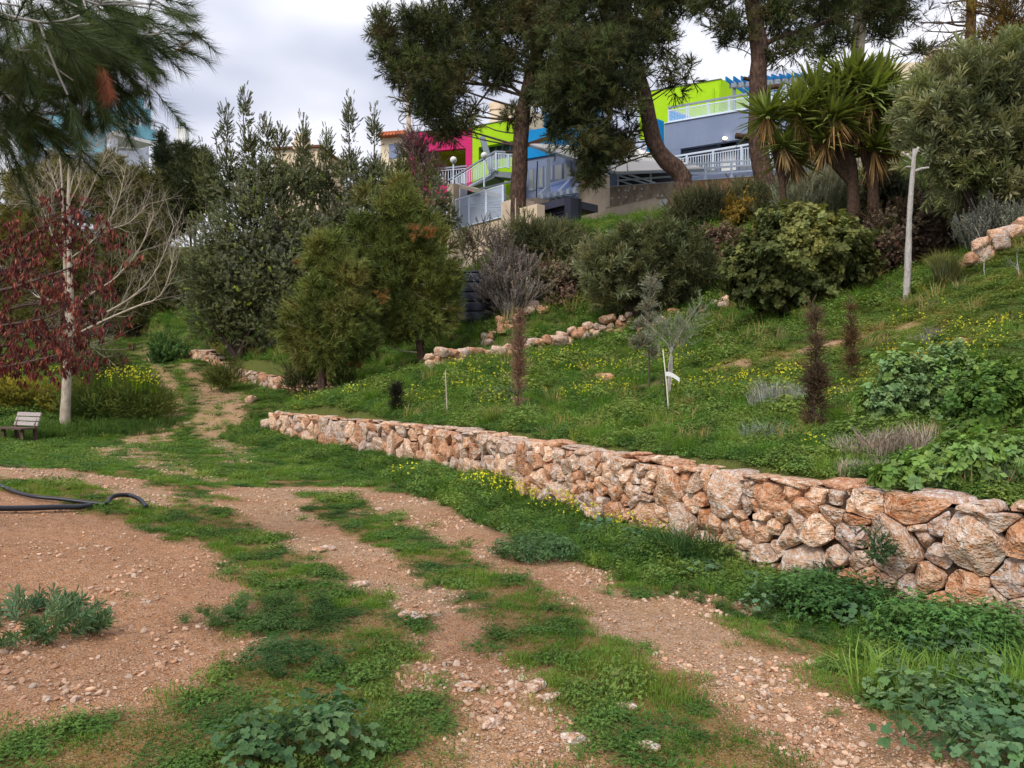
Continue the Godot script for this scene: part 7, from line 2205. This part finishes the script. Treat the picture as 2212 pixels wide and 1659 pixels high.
func build_scatter() -> void:
	rng.seed = 800
	var grass := Heap.new(3)
	var clover := Heap.new(3)
	var weeds := Heap.new(3)
	var tall := Heap.new(3)
	var cover := Heap.new(3)
	var slope_weeds := Heap.new(3)
	var slope_grass := Heap.new(3)
	var flower := Heap.new(3)
	var mallow := Heap.new(3)
	# [z0, z1, candidates per square metre, size factor]
	for band in [[-2.5, -6.0, 330, 1.0], [-6.0, -11.0, 210, 1.15], [-11.0, -18.0, 110, 1.5], [-18.0, -28.0, 62, 2.0], [-28.0, -46.0, 22, 3.0]]:
		var z0: float = band[0]
		var z1: float = band[1]
		var w1: float = -z1 * 0.67 + 0.6
		var n := int(band[2] * (z0 - z1) * (w1 - z0 * 0.67 + 0.6))
		var k: float = band[3]
		for e in n:
			var z := rf(z1, z0)
			var wx := -z * 0.67 + 0.6
			if wx < rf(0.0, w1): continue
			var x := rf(-wx, wx)
			var s := uphill(x, z)
			if s > -0.03 and s < 0.4 and (z > -24.0 or (z < -29.0 and z > -40.0)): continue
			var n1 := nz.get_noise_2d(x * 1.9 + 90.0, z * 1.9)
			var n2 := nz.get_noise_2d(x * 5.0, z * 5.0 + 40.0)
			var i := rng.randi() % 3
			if s < 0.0:
				var b := bare(x, z)
				if rng.randf() < b * 1.02 - 0.025: continue
				if z > -14.0 and nfine.get_noise_2d(x * 1.3, z * 1.3 + 9.0) < rf(-0.5, -0.12) and s < -0.6: continue
				var p := Vector3(x, ground(x, z), z)
				var edge := 1.0 - b
				var lush := clampf(0.55 + n1 * 1.2, 0.2, 1.3)
				var strip := smoothstep(-1.5, -0.3, s) if z > -26.0 else 0.0
				var far_left := 0.8 * smoothstep(-5.0, -9.0, s) if z > -30.0 and z < -15.0 else 0.0
				if strip > 0.25 and rng.randf() < strip * 0.85:
					var hgt := k * lerpf(0.5, 1.0, strip) * rf(0.6, 1.25) * clampf(0.85 + n1, 0.5, 1.3)
					if z < -9.0: hgt *= 0.75
					elif z > -7.5: hgt *= 0.62
					var r := rng.randf() + n2 * 0.8
					if r < 0.62: weeds.put(i, pose(p, minf(hgt, 1.7), 0.25), pick(HERB, 0.45 + n1 + rf(-0.25, 0.25)))
					elif r < 0.9: tall.put(i, pose(p, hgt * 0.8, 0.2), pick(GREEN, 0.5 + rf(-0.4, 0.4)))
					elif z > -9.0 and r > 1.0: mallow.put(i, pose(p, rf(0.7, 1.3), 0.2), pick([Color(0.05, 0.1, 0.05), Color(0.1, 0.17, 0.09)], rng.randf()))
					else: weeds.put(i, pose(p, hgt * 0.8, 0.2), pick(HERB, rng.randf()))
				elif n2 > 0.12 + 0.1 * sin(x) or far_left > rng.randf():
					clover.put(i, pose(p, k * rf(0.7, 1.4) * (1.0 + far_left), 0.2, lush * 1.3), pick(HERB, 0.4 + n1 + rf(-0.25, 0.25)))
				else:
					grass.put(i, pose(p, k * rf(0.65, 1.15), 0.15, clampf(lush * (0.5 + 0.6 * edge), 0.35, 1.4)), pick(GREEN, 0.45 + n1 * 0.9 + rf(-0.25, 0.25)))
			else:
				var p := Vector3(x, ground(x, z), z)
				var b := bare(x, z) if z > -22.0 else 0.0
				if rng.randf() < b * 0.85: continue
				if n1 < -0.32 and rng.randf() < 0.6: continue
				if rng.randf() < 0.012: slope_grass.put(i, pose(p, k * rf(0.6, 1.1), 0.3), tint(Color(0.3, 0.24, 0.12)))
				var d := -z
				var bright := smoothstep(3.0, 5.5, x) * smoothstep(7.5, 10.0, d) * smoothstep(20.0, 15.0, d)   # trailing ground cover of the right slope
				if bright > 0.35 + n1 * 0.9 and rng.randf() < 0.93:
					cover.put(i, pose(p, k * rf(0.55, 0.95), 0.2, 0.9), pick(COVER, 0.35 + n1 * 1.2 + b * 0.8 + rf(-0.15, 0.15)))
				elif n2 + rf(-0.3, 0.3) > 0.0:
					slope_weeds.put(i, pose(p, minf(k, 2.0) * rf(0.5, 1.1) * clampf(0.8 + n1, 0.5, 1.4), 0.3), pick(HERB, 0.55 + n1 + rf(-0.25, 0.25)))
				elif n2 > -0.2:
					cover.put(i, pose(p, k * rf(0.5, 1.0), 0.25), pick(HERB, 0.7 + n1 + rf(-0.2, 0.2)))
				else:
					slope_grass.put(i, pose(p, k * rf(0.4, 0.8), 0.2), pick(GREEN, 0.6 + n1 + rf(-0.3, 0.3)))
	for e in 5200:      # the thicker growth along the wall foot
		var z := rf(-25.0, -3.4)
		var s := -0.05 - 1.25 * pow(rng.randf(), 1.3)
		var x := wall_x(z) + s / 0.83
		var p := Vector3(x, ground(x, z), z)
		var n1 := nz.get_noise_2d(x * 1.9 + 90.0, z * 1.9)
		var i := rng.randi() % 3
		var hh := rf(0.5, 1.15) * clampf(0.95 + n1 * 1.2, 0.45, 1.4) * (0.7 if z > -7.5 else 1.0)
		if rng.randf() < 0.72: weeds.put(i, pose(p, hh, 0.3), pick(HERB, 0.45 + n1 + rf(-0.3, 0.3)))
		elif rng.randf() < 0.7: tall.put(i, pose(p, hh * 0.8, 0.25), pick(GREEN, 0.5 + rf(-0.4, 0.4)))
		elif z > -10.0: mallow.put(i, pose(p, hh * 0.8, 0.2), pick([Color(0.06, 0.11, 0.04), Color(0.11, 0.18, 0.07)], rng.randf()))
	for e in 3600:      # growth right behind the wall top
		var z := rf(-25.0, -3.4)
		var s := rf(0.36, 1.0)
		var x := wall_x(z) + s / 0.83
		var p := Vector3(x, ground(x, z), z)
		var n1 := nz.get_noise_2d(x * 1.9 + 90.0, z * 1.9)
		var i := rng.randi() % 3
		if rng.randf() < 0.5: slope_weeds.put(i, pose(p, rf(0.4, 0.9), 0.3), pick(HERB, 0.55 + n1 + rf(-0.3, 0.3)))
		elif rng.randf() < 0.5: cover.put(i, pose(p, rf(0.6, 1.2), 0.2), pick(HERB, 0.7 + n1 + rf(-0.2, 0.2)))
		else: slope_grass.put(i, pose(p, rf(0.35, 0.7), 0.25), pick(GREEN, 0.6 + rf(-0.4, 0.4)))
	# flowers in patches seen on the slope and at the wall foot
	for f in [[1010, 850, 1.6, 60], [920, 880, 1.2, 40], [1090, 880, 0.9, 34], [1040, 820, 1.5, 40], [1180, 790, 1.6, 60], [1280, 815, 1.4, 60], [1310, 860, 1.0, 44], [1230, 870, 1.0, 30], [1510, 852, 1.2, 70], [1590, 860, 1.0, 60], [1660, 850, 0.9, 60], [1690, 872, 0.7, 40], [1790, 880, 0.6, 30], [1760, 985, 0.3, 12], [1980, 705, 0.9, 24], [2050, 745, 0.8, 40], [2130, 770, 0.7, 40], [2180, 720, 0.8, 40], [2190, 830, 0.4, 16], [2080, 820, 0.4, 14], [1830, 850, 0.4, 14], [1900, 605, 1.4, 34], [1420, 790, 1.2, 40], [1480, 800, 1.0, 30], [800, 860, 1.2, 40], [30, 812, 1.6, 60], [120, 815, 1.4, 40], [270, 805, 1.4, 90], [320, 825, 0.9, 40], [650, 905, 1.0, 16]]:
		var c := drop(f[0], f[1]) if f[0] != 270 and f[0] != 320 else at(f[0], f[1], 26.0)
		var up := ground(c.x, c.z)
		for e in int(f[3] * 0.32):
			var p: Vector3 = c + Vector3(rf(-1, 1), 0, rf(-1, 1)) * f[2] * 0.55
			p.y = ground(p.x, p.z) + maxf(c.y - up, 0.0) * 0.8
			var sz := clampf(-p.z / 13.0, 0.75, 1.9)
			flower.put(rng.randi() % 3, pose(p, sz * rf(0.7, 1.1), 0.2), tint(Color(0.44, 0.42, 0.03), 0.2))
	for f in [[1070, 1065, 0.5, 30], [1110, 1080, 0.35, 20], [1280, 1105, 0.4, 30], [1330, 1120, 0.4, 30], [1400, 1145, 0.35, 30], [1440, 1165, 0.3, 24], [1490, 1190, 0.3, 16], [1180, 1110, 0.3, 10], [880, 1045, 0.3, 4]]:
		var c := drop(f[0], f[1])
		for e in f[3]:
			var p := on_ground(c + Vector3(rf(-1, 1), 0, rf(-1, 1)) * f[2])
			if uphill(p.x, p.z) > -0.05: continue
			flower.put(rng.randi() % 3, pose(p, rf(0.8, 1.25), 0.2), tint(Color(0.48, 0.47, 0.035), 0.2))
	lay("grass", "short green grass growing over the track and its verges", "grass", L.grass, M.grass_blade, grass)
	lay("clover", "low clover like herbs in patches along the track", "low herbs", L.clover, M.leaf, clover)
	lay("weeds", "taller leafy weeds along the foot of the stone wall", "weeds", L.weed, M.leaf, weeds)
	lay("tall_grass", "long grass blades among the weeds at the wall foot", "tall grass", L.tall_grass, M.grass_blade, tall)
	lay("mallow", "round leaved mallow among the weeds by the wall", "mallow", L.mallow, M.leaf, mallow)
	lay("ground_cover", "trailing green ground cover on the slope above the wall", "ground cover", L.mat_plant, M.leaf, cover)
	lay("slope_weeds", "leafy wild herbs on the slope above the wall", "weeds", L.weed, M.leaf, slope_weeds)
	lay("slope_grass", "long grass on the slope above the wall", "tall grass", L.tall_grass, M.grass_blade, slope_grass)
	lay("yellow_flowers", "nodding yellow wild flowers in patches on the slope and verges", "wild flowers", L.oxalis, M.petal, flower)
	# pebbles and gravel
	rng.seed = 820
	var peb := Heap.new(3)
	for e in 150000:
		var z := -2.6 - pow(rng.randf(), 1.5) * 11.5
		var x := rf(-1, 1) * (-z * 0.67 + 0.4)
		if uphill(x, z) > -0.05: continue
		var b := bare(x, z)
		if b < 0.45: continue
		var stony := nz.get_noise_2d(x * 2.2 + 7.0, z * 2.2)
		if stony < rf(-0.5, 0.35): continue
		if x < soil_edge(z) and rng.randf() < 0.55: continue
		var s := 0.005 + 0.02 * pow(rng.randf(), 7.0) * (1.35 if stony > 0.1 else 0.8)
		peb.put(rng.randi() % 3, pose(Vector3(x, ground(x, z) + s * 0.1 - 0.01, z), s, 0.6), tint([Color(0.32, 0.2, 0.13), Color(0.38, 0.26, 0.18), Color(0.27, 0.155, 0.095), Color(0.32, 0.24, 0.18)][rng.randi() % 4], 0.2))
	for e in 6000:
		var z := rf(-13.0, -44.0)
		var x := wall_x(z) - rf(0.6, 9.0)
		if bare(x, z) < 0.5: continue
		var s := rf(0.008, 0.03)
		peb.put(rng.randi() % 3, pose(Vector3(x, ground(x, z) + s * 0.2, z), s, 0.4), tint(Color(0.36, 0.3, 0.2), 0.25))
	lay("pebbles", "pale pebbles and gravel on the bare parts of the track", "pebbles", L.pebble, M.pebble, peb)

func build_near_plants() -> void:
	rng.seed = 840
	for w in [["wild_plant", "spreading plant with narrow grey green leaves on the bare soil at the left edge", 60, 1352, 0.42, "oleander", 60, 0.2, [Color(0.06, 0.11, 0.05), Color(0.1, 0.16, 0.08)], 0.35, 0.12],
		["mallow_plant", "round leaved mallow plant at the bottom left of the track", 630, 1622, 0.26, "mallow", 16, 0.85, [Color(0.05, 0.1, 0.04), Color(0.09, 0.15, 0.065)], 1.0, 0.1],
		["wild_plant", "dark leafy clump on the grass strip left of the track", 560, 1345, 0.5, "weed", 50, 0.55, [Color(0.05, 0.1, 0.03), Color(0.08, 0.14, 0.045)], 0.8, 0.05],
		["wild_plant", "leafy clump on the bank edge below the first one", 640, 1440, 0.35, "weed", 26, 0.45, [Color(0.04, 0.09, 0.03), Color(0.07, 0.13, 0.045)], 0.8, 0.05],
		["mallow_plant", "pale round leaved mallow among the grasses at the lower right", 2060, 1545, 0.34, "mallow", 20, 0.9, [Color(0.075, 0.135, 0.055), Color(0.13, 0.2, 0.09)], 1.0, 0.08],
		["mallow_plant", "round leaved mallow in the grass at the bottom right corner", 2120, 1640, 0.36, "mallow", 20, 1.0, [Color(0.06, 0.12, 0.05), Color(0.1, 0.17, 0.08)], 1.0, 0.08],
		["grass_tussock", "dark long bladed grass tussock leaning out at the wall foot", 1480, 1235, 0.32, "tall_grass", 40, 1.35, [Color(0.03, 0.07, 0.025), Color(0.06, 0.11, 0.035)], 1.0, 0.0],
		["grass_tussock", "bright tall grass tussock in the verge at lower right", 1960, 1490, 0.3, "tall_grass", 14, 0.85, [Color(0.09, 0.17, 0.03), Color(0.15, 0.24, 0.05)], 1.0, 0.0],
		["grass_tussock", "bright tall grass tussock at the right edge of the picture", 2190, 1540, 0.3, "tall_grass", 20, 1.05, [Color(0.09, 0.17, 0.03), Color(0.15, 0.24, 0.05)], 1.0, 0.0],
		["wild_plant", "feathery bright green plant against the big wall stone at right", 2060, 1400, 0.4, "weed", 44, 1.35, [Color(0.06, 0.13, 0.035), Color(0.1, 0.2, 0.055)], 1.0, 0.1],
		["wild_plant", "leafy weeds climbing against the wall stones left of the red rock", 1790, 1330, 0.42, "weed", 46, 1.3, [Color(0.045, 0.1, 0.03), Color(0.08, 0.16, 0.045)], 1.0, 0.1],
		["grass_tussock", "long grass in front of the wooden bench", 50, 941, 1.2, "tall_grass", 70, 1.5, [Color(0.05, 0.1, 0.025), Color(0.09, 0.15, 0.035)], 0.8, 0.0],
		["grass_tussock", "long grass around the foot of the pale bare tree", 175, 936, 1.3, "tall_grass", 80, 1.7, [Color(0.05, 0.1, 0.025), Color(0.09, 0.15, 0.035)], 0.8, 0.0],
		["grass_tussock", "dark long grass below the mustard thicket", 290, 930, 1.2, "tall_grass", 70, 1.7, [Color(0.045, 0.09, 0.025), Color(0.08, 0.13, 0.035)], 0.8, 0.0],
		["wild_plant", "blue green leafy clump on the verge before the wall's middle", 1160, 1200, 0.42, "weed", 30, 0.95, [Color(0.055, 0.105, 0.04), Color(0.09, 0.155, 0.06)], 0.9, 0.05]]:
		var c := drop(w[2], w[3])
		var t := thing(w[0], w[1], "wild plant", c)
		var n: int = L[w[5]].size()
		var h := Heap.new(n)
		for k in w[6]:
			var a := rf(0, TAU)
			var q: float = sqrt(rng.randf()) * w[4]
			var p := on_ground(c + Vector3(cos(a) * q, 0, sin(a) * q * 0.8))
			if uphill(p.x, p.z) > -0.06: continue
			var tf := pose(p + Vector3.UP * rf(0, w[10]) - c, w[7] * rf(0.7, 1.2), 0.35, w[9])
			if w[5] == "oleander":
				var y := Vector3(cos(a), rf(0.25, 0.9), sin(a)).normalized()
				var x := y.cross(any_dir(rng)).normalized()
				tf = Transform3D(Basis(x, y, x.cross(y)) * w[7] * rf(0.8, 1.3), p - c)
			h.put(rng.randi() % n, tf, tint(w[8][0].lerp(w[8][1], rng.randf()), 0.2))
		for i in n:
			if h.where[i].size(): swarm(t, "leaves", L[w[5]][i], M.leaf, h.where[i], h.tints[i])

# ---------------------------------------------------------------- the scene
func make_sky() -> Sky:
	var w := 768
	var h := 384
	var c1 := FastNoiseLite.new()
	c1.seed = 12; c1.frequency = 1.1; c1.fractal_octaves = 5
	c1.noise_type = FastNoiseLite.TYPE_SIMPLEX_SMOOTH
	var im := Image.create(w, h, false, Image.FORMAT_RGB8)
	for j in h:
		var el := (0.5 - (j + 0.5) / h) * PI
		for i in w:
			var az := (i + 0.5) / w * TAU
			var y := sin(el)
			var p := Vector3(cos(az) * cos(el), maxf(y, 0.0), sin(az) * cos(el))
			var k := 1.0 / (p.y + 0.35)
			var t := c1.get_noise_3d(p.x * k * 1.1 + 3.0, p.y * 4.0, p.z * k * 1.1) * 1.35
			t = clampf(0.55 + t * 1.25, 0.0, 1.0)
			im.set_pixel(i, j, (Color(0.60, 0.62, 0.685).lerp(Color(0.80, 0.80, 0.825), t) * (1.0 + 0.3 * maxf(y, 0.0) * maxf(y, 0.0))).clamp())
	var pano := PanoramaSkyMaterial.new()
	pano.panorama = ImageTexture.create_from_image(im)
	var sky := Sky.new()
	sky.sky_material = pano
	return sky

func _ready() -> void:
	# camera, sky, sun and exposure
	var cam := Camera3D.new()
	cam.name = "camera"
	cam.position = Vector3(0, EYE, 0)
	cam.fov = rad_to_deg(2.0 * atan(829.5 / FOCAL))
	cam.near = 0.1
	cam.far = 400.0
	cam.current = true
	add_child(cam)
	var we := WorldEnvironment.new()
	we.name = "world_environment"
	var env := Environment.new()
	env.background_mode = Environment.BG_SKY
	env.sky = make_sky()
	env.background_energy_multiplier = 1.0
	env.tonemap_mode = Environment.TONE_MAPPER_LINEAR
	env.tonemap_exposure = 1.75
	env.sdfgi_enabled = true
	env.ssao_enabled = true
	env.ssil_enabled = true
	we.environment = env
	add_child(we)
	var sun := DirectionalLight3D.new()
	sun.name = "sun"
	sun.light_energy = 0.5
	sun.light_color = Color(1.0, 0.97, 0.92)
	sun.light_angular_distance = 20.0
	sun.rotation_degrees = Vector3(-44, -34, 0)
	sun.shadow_enabled = true
	sun.sky_mode = DirectionalLight3D.SKY_MODE_LIGHT_ONLY
	add_child(sun)
	var t0 := Time.get_ticks_msec()
	make_fields()
	make_materials()
	make_leaves()
	build_terrain()
	build_buildings()
	build_stonework()
	build_big_pines()
	build_young_pines()
	build_carobs()
	build_shrubs()
	build_special_trees()
	build_slope_plants()
	build_props()
	build_near_plants()
	build_scatter()
